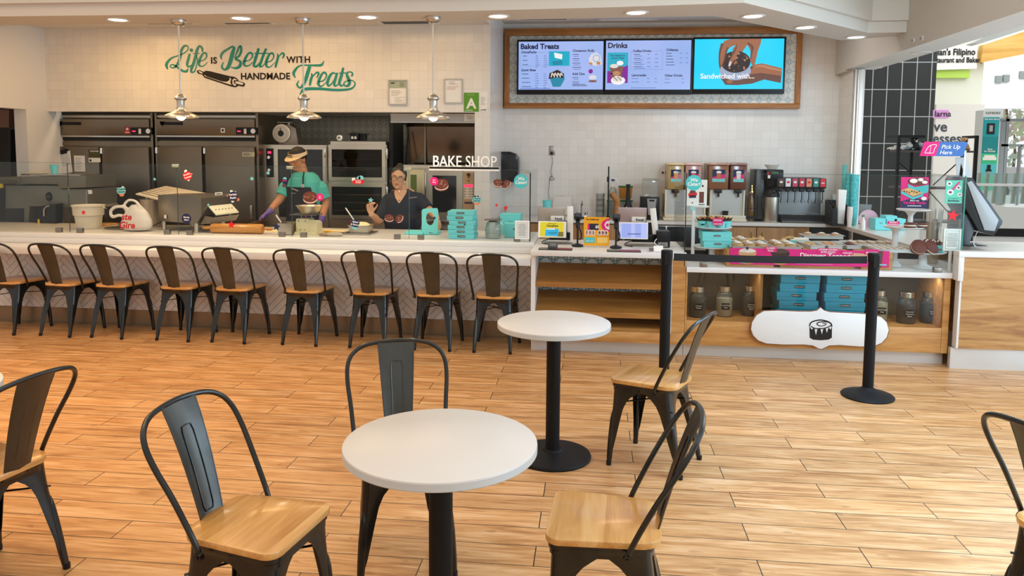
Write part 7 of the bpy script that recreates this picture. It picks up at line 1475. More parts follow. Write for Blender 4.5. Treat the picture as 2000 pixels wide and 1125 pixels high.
for k in range(3):
 for(xx,yy)in((-.38,.50),(-.38,.41),(.12,.50),(.12,.42)):b.fcirc(w_*(xx+.13*k),h_*yy,w_*.075,col('f0d8cc'),.002,12,sz=.9);b.fcirc(w_*(xx+.13*k),h_*yy,w_*.03,col('a04a3a'),.003,8)
b.frect(-w_*.46,h_*.10,-w_*.06,h_*.29,TEAL,.002);b.text('ADD A DIP',h_*.05,WHT,(-w_*.26,h_*.15),'CENTER',.02,layer=.003);b.frect(w_*.04,h_*.10,w_*.44,h_*.29,col('f4c86a'),.002);b.frect(w_*.0,h_*.34,w_*.5,h_*.37,col('e08a30'),.002);b.build('poster',t)
b=MB(M_papr);b.prism([(6.427,RZ+.001),(6.50,RZ+.001),(6.427,RZ+.15)],(X0+X1)/2-.002,(X0+X1)/2+.002,'x');b.build('easel_back',t)
for(a0,a1,Y0,Y1,lb)in((1052,1118,6.17,6.30,'counter mat half grey half red under the card reader'),(1186,1252,6.14,6.27,'counter mat half grey half red in front of the right barcode scanner')):
 X0,X1=rx(a0,6.2),rx(a1,6.2);t=TW('counter_mat',lb,'mat',((X0+X1)/2,(Y0+Y1)/2,RZ));b=MB(M_black);b.box(X0,X1,Y0,Y1,RZ,RZ+.005,bev=.002);b.build('mat',t);b=MB();xm=X0+(X1-X0)*.38;b.box(X0+.006,xm,Y0+.006,Y1-.006,RZ+.0052,RZ+.0062,col('6a6c68'));b.box(xm,X1-.006,Y0+.006,Y1-.006,RZ+.0052,RZ+.0062,mat('mat_red_print',hx('8a3a44'),.5,var=.3,vscale=30));b.build('print',t)
x_=rx(1080,6.24);t=TW('card_reader','dark card reader lying on the left counter mat','card reader',(x_,6.24,RZ+.007));b=MB(mat('dark_grey_plastic',(.04,.04,.045),.4));b.M=Matrix.Translation((x_,6.24,RZ+.024))@Matrix.Rotation(R(14),4,'X');b.box(-.040,.040,-.06,.06,-.014,.018,None,.012);b.build('body',t)
b=MB(col('8a8a90'));b.M=Matrix.Translation((x_,6.24,RZ+.024))@Matrix.Rotation(R(14),4,'X')
for r_ in range(4):
 for c_ in range(3):b.box(-.024+c_*.017,-.012+c_*.017,-.045+r_*.018,-.034+r_*.018,.018,.020)
b.build('keys',t)
t=TW('receipt_printer','black receipt printer at the right end of the register counter','printer',(rx(1297,6.55),6.6,RZ));X0,X1,Z0,Z1=pr(1283,452,1309,478,6.5);b=MB(M_black);b.box(X0,X1,6.5,6.66,RZ+.001,Z1,bev=.006);b.build('body',t);b=MB(col('8c8a86'));b.box(X0+.01,X1-.02,6.494,6.5,RZ+.008,RZ+.045);b.ball((X0+.04,6.492,RZ+.028),.005,INK,8);b.ball((X0+.06,6.492,RZ+.028),.005,INK,8);b.build('port_panel',t)
t=TW('tent_card','small white folded tent card in front of the leaning tablet stand','card',(rx(1285,6.25),6.25,RZ));x_=rx(1286,6.25);b=MB(WHT);b.prism([(6.22,RZ+.001),(6.28,RZ+.001),(6.25,RZ+.045)],x_-.038,x_+.038,'x');b.box(x_-.075,x_-.04,6.22,6.25,RZ+.001,RZ+.025,M_steeld);b.build('card',t)
for lb,px,Y,mm in(('white telephone style cord and plug beside the printer',1285,6.45,WHT),):b=MB(mm);x_=rx(px,Y)-.01;b.tube(cr([(x_,Y,RZ+.08),(x_-.02,Y-.02,RZ+.05),(x_+.01,Y-.03,RZ+.02),(x_-.02,Y-.05,RZ+.006)]),.003);tag(b.build('white_cord'),lb,'cord')
# ================================================================== glass screen of the display
DGY=6.205;DZ=.749
def dpane(lab,a,c_,z0,z1,Yv=None,decals=()):
 """a, c_: plan points"""
 A,B_=Vector((*a,0)),Vector((*c_,0));d_=(B_-A).normalized();n_=Vector((-d_.y,d_.x,0))*.004
 t=TW('glass_screen',lab,'glass screen',((a[0]+c_[0])/2,(a[1]+c_[1])/2,z0),'glass panes of the pastry display');b=MB(M_glass);q_=[A-n_,B_-n_,B_+n_,A+n_];b.prism([(v.x,v.y)for v in q_],z0+.002,z1,'z');b.build('glass',t)
 b=MB(M_gedge);b.prism([(v.x,v.y)for v in q_],z1,z1+.002,'z');b.build('polished_edge',t);return t
xg0,xg1=aY(1339,430,DGY).x,aY(1881,430,DGY).x;zg=aY(1600,341,DGY).z
pm=dpane('long front glass pane of the pastry display',(xg0,DGY),(xg1,DGY),DZ,zg);b=MB(mat('dark_edge',(0,0,0)));b.box(xg0-.004,xg0+.003,DGY-.006,DGY+.006,DZ+.002,zg);b.build('left_edge',pm);b=MB(col('2f8a74',.2));b.box(xg1-.002,xg1+.005,DGY-.006,DGY+.006,DZ+.002,zg);b.build('right_edge',pm)
dpane('left return pane of the pastry display, beside the tall cake stand',(xg0-.012,DGY+.01),(xg0-.012,6.95),DZ+.0,zg)
dpane('right return pane of the pastry display, beside the black terminal',(xg1-.012,DGY+.012),(xg1-.012,6.95),DZ,zg)
xs2=aY(1338,450,6.95).x
for px in(1374,1831):b=MB(MATS['clamp_steel']);x_=aY(px,516,DGY).x;b.box(x_-.03,x_+.03,DGY-.018,DGY+.018,DZ+.0005,DZ+.038,bev=.003);b.build('clamp',pm)
decal(pm,'decal','teal disc with we cater lettering',disc_at(1355,357,15,TEAL,('We','Cater!'),WHT,.62),DGY-.006)
decal(pm,'decal','pale teal star decal',star_at(1353,407,6,LTEAL),DGY-.006);decal(pm,'decal','red star decal',star_at(1861,421,11.5,RED),DGY-.006);decal(pm,'decal','navy star decal',star_at(1459.5,485,4.5,NAVY),DGY-.006)
# ---- tiered cake stands
M_stand=mat('white_melamine',(.82,.83,.83),.3)
def plate(b,x,y,z,r_):b.lathe([(0,-.012),(r_*.5,-.012),(r_*.9,-.008),(r_,0),(r_,.005),(r_*.94,.003),(0,0)],40,(x,y,z))
def lz(px,py,Y):return aY(px,py,Y).z
Yc=6.55
t=TW('tiered_stand','tall white tiered cake stand at the left of the pastry display','cake stand',(aY(1390,470,Yc).x,Yc,DZ));xc=aY(1392,470,Yc).x
za,zb_,zc_=lz(1390,481,Yc),lz(1390,443,Yc),lz(1362,403,Yc)
b=MB(M_stand);plate(b,xc,Yc,za,.165);b.lathe([(0,.001),(.085,.001),(.07,.01),(.03,.03),(.025,za-DZ-.03),(.05,za-DZ-.012)],28,(xc,Yc,DZ));b.build('lower_tier',t)
b=MB(M_stand);plate(b,xc,Yc,zb_,.155);b.lathe([(.05,-.012),(.03,-.03),(.022,-.05),(.022,-(zb_-za)+.005)],24,(xc,Yc,zb_));b.build('middle_tier',t)
xp=aY(1354,450,Yc).x;b=MB(M_stand);b.box(xp-.014,xp+.014,Yc-.012,Yc+.012,DZ+.001,zc_,bev=.004);plate(b,xp+.04,Yc,zc_,.09);b.build('post_and_top_tier',t)
X0,X1,Z0,Z1=pr(1341,351,1381,401,Yc-.03);b=MB();b.box(X0,X1,Yc-.03,Yc-.027,zc_+.006,Z1,WHT);xm,w_,h_=(X0+X1)/2,X1-X0,Z1-Z0;b.M=Matrix.Translation((X0,Yc-.03,zc_+.006))
b.flat([(w_*.62,h_*.12),(w_*.85,h_*.12),(w_*.85,h_*.55),(w_*.62,h_*.55)],M_cookie,.001);b.fcirc(w_*.3,h_*.5,w_*.16,M_cookie,.001);b.flat([(w_*.1,h_*.36),(w_*.5,h_*.40),(w_*.52,h_*.52),(w_*.08,h_*.48)],RED,.002);b.flat([(w_*.12,h_*.30),(w_*.48,h_*.32),(w_*.45,h_*.42),(w_*.16,h_*.40)],NAVY,.002);b.fstar(w_*.3,h_*.12,w_*.05,INK,.002);b.frect(w_*.6,h_*.04,w_*.9,h_*.07,INK,.001);b.fcirc(w_*.78,h_*.78,w_*.05,INK,.001)
tag(b.build('flyer_card'),'white flyer with red and navy emblem atop the left cake stand','flyer')
M_tulip=mat('dark_tulip_paper',hx('2e1a16'),.6);M_top=mat('golden_top',hx('c8823c'),.6,var=.3,vscale=40)
def muffin():
 t=thing('pastry_cup','','pastry');b=MB(M_teal);b.lathe([(0,0),(.030,0),(.040,.052),(.037,.052),(0,.045)],22);b.build('paper_cup',t);b=MB(INK);b.M=Matrix.Translation((0,-.036,.022));b.frect(-.016,-.006,.016,.006,None,.001);b.build('badge',t)
 b=MB(M_tulip);n=8;vs_=[(.036*math.cos(2*PI*k/n),.036*math.sin(2*PI*k/n),.045)for k in range(n)]+[((.052 if k%2==0 else .038)*math.cos(2*PI*k/n),(.052 if k%2==0 else .038)*math.sin(2*PI*k/n),.085 if k%2==0 else .062)for k in range(n)];b.faces(vs_,[(k,(k+1)%n,n+(k+1)%n,n+k)for k in range(n)],None,False);b.build('tulip_paper',t)
 b=MB(M_top);b.ball((0,0,.058),.034,sz=.6);b.ball((.014,-.012,.074),.014);b.ball((-.016,.004,.074),.013);b.build('filling',t);return t
m0=muffin();n_=0
for(dx,dy)in((-.10,-.05),(-.03,-.09),(.05,-.085),(.105,-.03),(-.02,.02),(.06,.05)):
 lb_='small teal cup pastry with dark paper on the middle tier of the left cake stand'
 if n_==0:m0.location=(xc+dx,Yc+dy,zb_+.004);m0['label']=lb_;m0['group']='cup pastries on the left cake stand'
 else:dup(m0,(xc+dx,Yc+dy,zb_+.004),n_*1.1,lb_)
 n_+=1
def mtag(lab,rc,Y,words,tilt=0,m=None):
 X0,X1,Z0,Z1=pr(*rc,Y);t=TW('price_tag',lab,'tag',((X0+X1)/2,Y,Z0),None);b=MB(m or PINK);b.box(X0,X1,Y,Y+.003,Z0,Z1);n=len(words)
 for i,s_ in enumerate(words):MBtext(b,s_,min((Z1-Z0)/n*.95,(X1-X0)/(len(s_)*.70)),WHT,(X0+X1)/2,Z1-(Z1-Z0)*(i+.82)/n,Y,bold=.02)
 b.build('tag',t)
mtag('pink tag in front of the cup pastries on the left cake stand',(1392,426,1412,440),Yc-.155,['CINNA-','SHOOTERS'])
c1=carton('lower teal cake carton on the lower tier of the left cake stand',xc+.02,Yc-.03,za+.005,.225,.22,.052,'cartons on the left cake stand',.06)
carton('teal cake carton with round window on the left cake stand',xc+.012,Yc-.03,za+.0595,.235,.23,.075,'cartons on the left cake stand',.06,win=True)
# ---- risers and banner
RH=.135
for i,(a0,a1,lb)in enumerate(((1420,1512,'left oak riser block under the roll trays'),(1525,1668,'middle oak riser block under the roll trays'),(1684,1745,'right oak riser block under the roll trays'))):
 X0,X1=aY(a0,510,6.25).x,aY(a1,510,6.25).x;t=TW('riser_block',lb,'riser',((X0+X1)/2,6.5,DZ),'oak risers in the pastry display');b=MB(M_oak);b.box(X0,X1,6.265,6.86,DZ+.0005,DZ+RH,bev=.002);b.build('block',t)
RT=DZ+RH
X0,X1=aY(1426,505,6.25).x,aY(1737,505,6.25).x;zB0,zB1=DZ+.022,DZ+RH+.018
t=TW('magenta_banner','long magenta banner lettered Discover Topped along the pastry display','banner',((X0+X1)/2,6.255,zB0));b=MB(PINK);b.box(X0,X1,6.252,6.258,zB0,zB1);W,H=X1-X0,zB1-zB0
b.M=Matrix.Translation((X0,6.252,zB0));b.text('Discover Topped',H*.42,WHT,(W*.60,H*.50),'CENTER',.02,layer=.002);b.frect(W*.42,H*.10,W*.65,H*.13,col('f080b8'),.001)
for(u_,r_,mm)in((.11,.20,'d8a070'),(.32,.17,'3a2420')):b.fcirc(W*u_,H*.72,H*.55,col(mm),.001,sz=.55);b.fcirc(W*u_,H*.85,H*.5,col('f0e4da')if u_<.2 else col('5a4038'),.002,sz=.25);b.fcirc(W*u_,H*.22,H*.5,col('c88a5a'),.001,sz=.4)
b.flat([(W*.74,H*.5),(W*.78,H*.85),(W*.86,H*.8),(W*.87,H*.45)],col('d8a888'),.001);b.flat([(W*.91,0),(W*.90,H),(W*.96,H),(W*.955,0)],MATS['cookie_brown'],.0015);b.frect(W*.94,H*.12,W*.985,H*.2,LTEAL,.003);b.fcirc(W*.08,H*.16,H*.3,LTEAL,.002,sz=.3);b.build('banner',t)
# ---- trays
M_tray=mat('grey_tray',(.56,.58,.56),.35,.3)
def tray(lab,x,y,z,w_,d_,rz=0,h_=.028,m=None,tilt=0,nm='baking_tray'):
 t=thing(nm,lab,'tray',(x,y,z),R(rz));t.rotation_euler=(R(tilt),0,R(rz));b=MB(m or M_tray);b.box(-w_/2+.01,w_/2-.01,-d_/2+.01,d_/2-.01,0,.004);
 for(x0,x1,y0,y1)in((-w_/2,w_/2,-d_/2,-d_/2+.006),(-w_/2,w_/2,d_/2-.006,d_/2),(-w_/2,-w_/2+.006,-d_/2,d_/2),(w_/2-.006,w_/2,-d_/2,d_/2)):b.box(x0,x1,y0,y1,0,h_)
 for(x0,x1,y0,y1)in((-w_/2-.008,w_/2+.008,-d_/2-.008,-d_/2),(-w_/2-.008,w_/2+.008,d_/2,d_/2+.008),(-w_/2-.008,-w_/2,-d_/2,d_/2),(w_/2,w_/2+.008,-d_/2,d_/2)):b.box(x0,x1,y0,y1,h_-.003,h_)
 b.build('tray',t);return t
M_dough=mat('baked_dough',hx('c99a62'),.6,var=.25,vscale=30);M_ice=mat('white_icing',hx('fff6ea'),.35);M_cin=mat('cinnamon_swirl',hx('6b3a1e'),.5)
def roll(r_=.043):
 t=thing('cinnamon_roll','','cinnamon roll');b=MB(M_dough);b.lathe([(0,0),(r_*.9,0),(r_,r_*.3),(r_*.97,r_*.7),(r_*.6,r_*.92),(0,r_*.98)],22);b.build('bun',t)
 b=MB(M_cin);P_=[(r_*(.9-.8*k/44)*math.cos(k*.42),r_*(.9-.8*k/44)*math.sin(k*.42),r_*(.74+.26*(k/44)**.5))for k in range(44)];b.tube(P_,r_*.07,n=5,flat=.6);b.build('swirl',t)
 b=MB(M_ice);P_=[(r_*(.78-.75*k/36)*math.cos(k*.5+.5),r_*(.78-.75*k/36)*math.sin(k*.5+.5),r_*(.80+.24*(k/36)**.5))for k in range(36)];b.tube(P_,r_*.13,n=6,flat=.5);b.build('icing',t);return t
r0=roll();used_=[0]
def rolls(pts,z,lab,grp,s_=1.0):
 for k,(x,y)in enumerate(pts):
  if not used_[0]:o=r0;o.location=(x,y,z);o['label']=lab;o['group']=grp;used_[0]=1
  else:o=dup(r0,(x,y,z),k*1.7,lab,grp)
  o.scale=(s_,s_,s_)
def px2(px,py,Z):v=aZ(px,py,Z);return(v.x,v.y)
tz=RT+.001
def trayat(lab,x0,x1,y0,y1,Z=None,**k):
 Z=Z or tz;return tray(lab,(x0+x1)/2,(y0+y1)/2,Z,x1-x0,y1-y0,**k)
Xa,Xb=aY(1424,490,6.40).x,aY(1499,490,6.40).x
trayat('tray of large frosted rolls at the front left of the riser',Xa,Xb,6.29,6.56);rolls([(Xa+.06+.095*i,6.35+.10*j)for j in range(2)for i in range(3)],tz+.005,'large frosted roll in the front left tray','rolls in the front left tray',1.1)
b_=aY(1385,470,6.80).x;c_=aY(1492,470,6.80).x
t=TW('riser_block','rear left oak riser block behind the tiered stand and front rolls','riser',((b_+c_)/2,6.75,DZ),'oak risers in the pastry display');b=MB(M_oak);b.box(aY(1500-1,470,6.9).x-.02,aY(1600,470,6.9).x,6.87,6.99,DZ+.0005,DZ+RH);b.bm.free();b=MB(M_oak);b.box(b_+.03,c_-.02,6.865,6.97,DZ+.0005,DZ+RH+.0,bev=.002);b.build('block',t)
trayat('tray of frosted rolls with crumpled parchment at the back left of the riser',b_,c_,6.62,6.92,tz);rolls([(b_+.07+.095*i,6.69+.11*j)for j in range(2)for i in range(3)],tz+.005,'frosted roll in the back left tray','rolls in the back left tray',1.1)
def crumple(lab,x,y,z,s_,seed):
 rnd=random.Random(seed);b=MB(mat('brown_parchment',hx('c9a26a'),.6));n=7;vs_=[(s_*(i/(n-1)-.5),s_*.9*(j/(n-1)-.5),rnd.uniform(0,.035)+.03*(i/(n-1)))for j in range(n)for i in range(n)];b.faces(vs_,[(j*n+i,j*n+i+1,(j+1)*n+i+1,(j+1)*n+i)for j in range(n-1)for i in range(n-1)],None,False);o=b.build('crumpled_parchment',None,(x,y,z));tag(o,lab,'paper')
crumple('crumpled brown parchment at the right end of the back left tray',c_-.09,6.76,tz+.006,.15,3)
Xa,Xb=aY(1501,482,6.5).x,aY(1556,482,6.5).x
trayat('tray of drizzled rolls right of the front left tray',Xa,Xb,6.32,6.70);rolls([(Xa+.06+.09*i,6.39+.10*j)for j in range(3)for i in range(2)],tz+.005,'drizzled roll in the tray left of the small pans','rolls in the second tray',1.06)
crumple('parchment corner standing up behind the drizzled rolls',Xb-.05,6.66,tz+.02,.12,5)
M_pan=mat('speckled_pan',(.60,.62,.60),.3)
def pan(lab,px,py,Z,w_,d_,rz=0):v=aZ(px,py,Z);return tray(lab,v.x,v.y,Z,w_,d_,rz,.032,M_pan,0,'oblong_pan'),v
for(px,lb,kind)in((1583,'oblong grey pan of cookie dough pieces, left of the pan of sticks',0),(1617,'oblong grey pan of pale pastry sticks',1),(1653,'oblong grey pan of dark crumbly pieces, right of the pan of sticks',2)):
 t_,v=pan(lb,px,482,tz,.125,.30,6)
 if kind==1:
  for k in range(5):b=MB(mat('pale_stick',hx('e0b080'),.6,var=.1,vscale=30));b.tube([(0,-.09,0),(0,.09,0)],.011,n=8);o=b.build('pastry_stick',None,(v.x-.044+.022*k,v.y-.01,tz+.018+.012*(k%2)));tag(o,'pale pastry stick in the middle oblong pan','pastry','pastry sticks')
 else:
  rnd=random.Random(px)
  for k in range(7):b=MB(M_dough if kind==0 else MATS['cookie_brown']);b.lathe([(0,0),(.024,.0),(.028,.008),(.015,.018),(0,.018)],10,sy=rnd.uniform(.6,1));o=b.build('cookie_piece' if kind==0 else 'brownie_piece',None,(v.x+rnd.uniform(-.03,.03),v.y+rnd.uniform(-.10,.06),tz+.008+.010*(k%3)));tag(o,('golden cookie piece in the left oblong pan','','dark chocolate piece in the right oblong pan')[kind],'cookie',('cookie pieces','','chocolate pieces')[kind])
t_,v=pan('long oblong pan of iced rolls behind the three small pans',1604,465,tz+.012,.36,.13,0)
rolls([(v.x-.12+.12*i,v.y)for i in range(3)],tz+.018,'iced roll in the long pan behind the small pans','rolls in the long pan',1.0)
Xa,Xb=aY(1682,480,6.6).x,aY(1752,480,6.6).x
trayat('tray of small iced rolls at the right end of the riser, rear half',Xa-.08,Xb,6.66,6.90);trayat('tray of mini frosted bites at the right end of the riser, front half',Xa,Xb+.01,6.30,6.62)
rolls([(Xa-.03+.077*i,6.71+.075*j)for j in range(2)for i in range(5)],tz+.005,'small iced roll in the rear right tray','rolls in the rear right tray',.8)
rolls([(Xa+.035+.052*i,6.33+.052*j)for j in range(5)for i in range(6)],tz+.005,'mini frosted bite in the front right tray','mini bites in the front right tray',.58)
mtag('pink roll tag at the top edge of the magenta banner',(1494,482,1517,492),6.247,['CLASSIC','ROLL']);mtag('pink cookie and churro sticks tag on the magenta banner',(1597,485,1638,495),6.247,['COOKIE CHURRO','BITES STICKS']);mtag('pink tag right of the churro sticks tag',(1644,489,1667,497),6.247,['CINNABIT']);mtag('pink tag behind the right queue post',(1689,487,1716,497),6.247,['BONBITES'])
v=aZ(1520,466,DZ+.10);b=MB(TEAL);b.box(v.x-.07,v.x+.13,6.88,6.97,DZ+.001,DZ+RH+.02,bev=.003);b.box(v.x-.07,v.x+.11,6.88,6.95,DZ+RH+.021,DZ+RH+.04,WHT);tag(b.build('folded_carton'),'folded teal and white carton lying behind the drizzled rolls','carton')
# ---- right hand cake stands
Yr=6.44;xr=aY(1785,470,Yr).x
z1_,z2_,z3_=lz(1800,491,Yr),lz(1768,444,Yr),lz(1786,410,Yr)
t=TW('tiered_stand','white tiered cake stand at the right of the pastry display','cake stand',(aY(1802,500,Yr).x,Yr,DZ));x1_,x2_,x3_=aY(1803,491,Yr).x,aY(1768,444,Yr).x,aY(1787,411,Yr).x
b=MB(M_stand);plate(b,x1_,Yr,z1_,.17);b.lathe([(0,.001),(.095,.001),(.08,.01),(.035,.03),(.03,z1_-DZ-.03),(.06,z1_-DZ-.012)],28,(x1_,Yr,DZ));b.build('lower_tier',t)
b=MB(M_stand);plate(b,x2_,Yr+.03,z2_,.155);b.lathe([(.05,-.012),(.03,-.03),(.024,-.05),(.024,-(z2_-DZ)+.05),(.06,-(z2_-DZ)+.01),(.06,-(z2_-DZ)+.001)],24,(x2_-.05,Yr+.06,z2_));b.build('middle_tier',t)
b=MB(M_stand);plate(b,x3_,Yr+.02,z3_,.13);b.lathe([(.05,-.012),(.03,-.03),(.02,-.05),(.02,-(z3_-z2_)+.005)],24,(x3_-.02,Yr+.03,z3_));b.build('top_tier',t)
X0,X1,Z0,Z1=pr(1760,346,1814,407,Yr-.02);w_,h_=X1-X0,Z1-Z0;b=MB();b.M=Matrix.Translation((X0,Yr-.02,max(Z0,z3_+.006)))@Matrix.Rotation(R(-3),4,'X');b.box(0,w_,0,.004,0,h_,PINK);b.flat([(0,0),(w_,0),(w_,h_*.25),(w_*.5,h_*.34),(0,h_*.22)],NAVY,.001)
b.flat([(w_*.24,h_*.78),(w_*.5,h_*.68),(w_,h_*.76),(w_*.98,h_*.52),(w_*.78,h_*.46),(w_*.28,h_*.60)],TEAL,.002);b.fcirc(w_*.6,h_*.86,w_*.36,MATS['cookie_brown'],.003,sz=.42);b.fcirc(w_*.45,h_*.88,w_*.14,M_ice,.004,sz=.6);b.fcirc(w_*.85,h_*.84,w_*.10,M_ice,.004,sz=.6);b.fcirc(w_*.7,h_*.92,w_*.10,M_ice,.004,sz=.6);b.flat([(w_*.0,h_*.58),(w_*.28,h_*.66),(w_*.8,h_*.50),(w_*.44,h_*.38)],col('e0b070'),.004);b.flat([(0,h_*.56),(w_*.44,h_*.36),(w_*.44,h_*.28),(0,h_*.47)],TEAL,.005);b.flat([(w_*.44,h_*.36),(w_*.8,h_*.48),(w_*.8,h_*.40),(w_*.44,h_*.28)],TEAL,.0055)
for k in range(7):b.fcirc(w_*(.12+.09*k),h_*(.55-.02*(k%3)),w_*.03,MATS['cookie_brown'],.006,8)
b.text('Variety Packs',h_*.13,PINK,(w_*.5,h_*.14),'CENTER',.03,layer=.006);b.text('Share our',h_*.07,WHT,(w_*.5,h_*.23),'CENTER',.02,layer=.006);b.frect(w_*.25,h_*.07,w_*.75,h_*.09,WHT,.003);b.fcirc(w_*.83,h_*.32,w_*.10,WHT,.006,sz=.7);tag(b.build('poster_card'),'pink and navy variety packs poster standing on the right cake stand','poster')
X0,X1,Z0,Z1=pr(1846,352,1879,397,DGY+.02);w_,h_=X1-X0,Z1-Z0;b=MB();b.M=Matrix.Translation((X0,DGY+.014,Z0));b.box(0,w_,0,.003,0,h_,col('5fd0b0'));b.text('BonBites',h_*.13,INK,(w_*.5,h_*.07),'CENTER',.03);b.text('Treat yourself to',h_*.06,INK,(w_*.5,h_*.2),'CENTER',.01)
for(u_,v_,q_)in((.2,.85,.16),(.75,.68,.15),(.28,.48,.2),(.85,.38,.13)):b.fcirc(w_*u_,h_*v_,w_*q_,WHT,.001,sz=.9);b.fcirc(w_*u_,h_*v_,w_*q_*.5,MATS['cookie_brown'],.002,sz=.8)
b.flat([(w_*.35,h_*.62),(w_*.75,h_*.95),(w_*.85,h_*.92),(w_*.45,h_*.55)],PINK,.003);tag(b.build('teal_flyer'),'mint green bite flyer fixed inside the right end of the front glass','flyer')
def sandwich(lab,x,y,z,r_,rz=0,tilt=0,n=2):
 t=thing('cookie_sandwich',lab,'cookie',(x,y,z),R(rz));t.rotation_euler=(R(tilt),0,R(rz));b=MB(M_cookie);b.lathe([(0,0),(r_*.9,0),(r_,r_*.2),(r_*.85,r_*.32),(0,r_*.34)],20);b.build('lower_cookie',t);b=MB(M_cream);b.lathe([(0,r_*.3),(r_*.9,r_*.3),(r_*.96,r_*.42),(r_*.9,r_*.56),(0,r_*.56)],20);b.build('cream',t);b=MB(M_cookie);b.lathe([(0,r_*.54),(r_*.95,r_*.54),(r_,r_*.7),(r_*.7,r_*.9),(0,r_*.95)],20);b.build('upper_cookie',t);return t
sandwich('large chocolate cookie sandwich leaning on the lower tier, left one',aY(1779,480,Yr).x,Yr-.13,z1_+.035,.062,0,55);sandwich('large chocolate cookie sandwich leaning on the lower tier, right one',aY(1801,480,Yr).x,Yr-.12,z1_+.035,.06,30,55)
sandwich('flat cookie sandwich with icing on the middle tier of the right stand',aY(1770,440,Yr).x,Yr-.07,z2_+.005,.045);sandwich('small striped cookie sandwich at the right on the middle tier',aY(1797,442,Yr).x-.0,Yr-.04,z2_+.005,.04)
mtag('pink tag on the middle tier of the right cake stand',(1733,432,1757,441),Yr-.11,['BAKERY','SANDWICH'])
X0,X1=aY(1808,480,Yr-.12).x,aY(1843,480,Yr-.12).x;t=TW('roll_carton','low teal carton of dark iced rolls on the lower tier of the right stand','carton',((X0+X1)/2,Yr-.05,z1_+.006));b=MB(M_teal);b.box(X0,X1,Yr-.12,Yr+.03,z1_+.006,z1_+.062,bev=.002);b.build('carton',t);b=MB(INK);badge(b,(X0+X1)/2+.03,z1_+.03,.05,Yr-.1205);b.build('badge',t)
b=MB(MATS['cookie_brown'])
for k in range(3):b.lathe([(0,0),(.03,0),(.032,.02),(.012,.045),(0,.048)],14,(X0+.028+.045*k,Yr-.06,z1_+.0625))
b.build('dark_rolls',t);b=MB(M_ice)
for k in range(3):b.tube([(X0+.012+.045*k,Yr-.085,z1_+.09),(X0+.03+.045*k,Yr-.07,z1_+.105),(X0+.045+.045*k,Yr-.085,z1_+.088)],.005)
b.build('icing',t);mtag('pink tag on the lower tier of the right cake stand',(1808,476,1823,489),Yr-.135,['CENTER OF','THE ROLL'])
x_=aY(1823,450,6.75).x;zb_=lz(1823,460,6.75);t=TW('straw_cup','steel cup filled with white straws behind the right cake stand','cup',(x_,6.75,DZ));b=MB(M_steel);b.lathe([(0,0),(.05,0),(.055,lz(1823,433,6.75)-DZ),(.05,lz(1823,433,6.75)-DZ),(0,.01)],26,(x_,6.75,DZ+.001));b.build('cup',t)
rnd=random.Random(2)
b=MB(WHT)
for k in range(22):a=rnd.uniform(0,6.28);q_=rnd.uniform(.01,.04);b.tube([(x_+q_*math.cos(a),6.75+q_*math.sin(a),DZ+.1),(x_+q_*1.8*math.cos(a),6.75+q_*1.5*math.sin(a),lz(1823,408+rnd.uniform(-3,5),6.75))],.004,n=5)
tag(b.build('straws',t),None,None)
X0,X1,Z0,Z1=pr(1843,447,1877,490,DGY+.03);t=TW('framed_menu_card','white framed text card standing in the right corner of the pastry display','frame',((X0+X1)/2,DGY+.03,Z0));b=MB(WHT);b.box(X0,X1,DGY+.03,DGY+.045,Z0,Z1);b.box((X0+X1)/2-.01,(X0+X1)/2+.01,DGY+.046,DGY+.06,DZ+.001,Z1-.05);b.build('card',t)
b=MB(col('7fb0ac'));f_=.014;yy=DGY+.0298
for q_ in((X0+f_,X1-f_,Z1-f_-.003,Z1-f_),(X0+f_,X1-f_,Z0+f_,Z0+f_+.003),(X0+f_,X0+f_+.003,Z0+f_,Z1-f_),(X1-f_-.003,X1-f_,Z0+f_,Z1-f_)):b.box(q_[0],q_[1],yy-.001,yy,q_[2],q_[3])
for i in range(13):z_=Z0+.035+i*(Z1-Z0-.07)/12;q_=random.uniform(.03,.045);b.box((X0+X1)/2-q_,(X0+X1)/2+q_,yy-.001,yy,z_-.0015,z_+.0015,col('77807c'))
b.build('print',t)
PZ=.931
t=TW('pos_terminal','large black touch terminal on an angled arm, seen from behind at the right','terminal',(aY(1905,480,6.45).x,6.5,PZ));Yt=6.40;q=F2(0,0,Yt)
b=MB(mat('terminal_black',(.015,.018,.02),.3));b.prism(q([(1883,352),(1888,346),(1903,347),(1963,432),(1962,438),(1946,461),(1935,458),(1915,452),(1885,400)]),Yt+.03,Yt+.34,'y',bev=.008);b.build('screen_housing',t)
b=MB(mat('translucent_panel',(.36,.38,.38),.25));b.prism(q([(1891,357),(1900,353),(1953,430),(1945,452),(1925,450)]),Yt+.015,Yt+.029,'y',bev=.004);b.build('side_panel',t)
b=MB(mat('terminal_black',(0,0,0)));pts=q([(1880,415),(1908,424),(1917,432),(1901,478),(1938,481),(1932,486),(1877,483)]);pts=[(x,max(z,PZ))for x,z in pts];b.prism(pts,Yt+.06,Yt+.26,'y',bev=.004);b.build('arm_and_foot',t)
b=MB(M_chrome);b.tube([aY(p_[0],p_[1],Yt+.055)for p_ in cr([(1911,424,0),(1917,432,0),(1901,477,0),(1930,481,0)],5)],.003);b.build('trim_line',t)
Yp=6.55;X0,X1,Z0,Z1=pr(1797,277,1890,305,Yp);w_,h_=X1-X0,Z1-Z0;t=TW('pick_up_sign','slanted pink and blue Pick Up Here sign above the counter','sign',((X0+X1)/2,Yp,Z0));s_=w_*.09
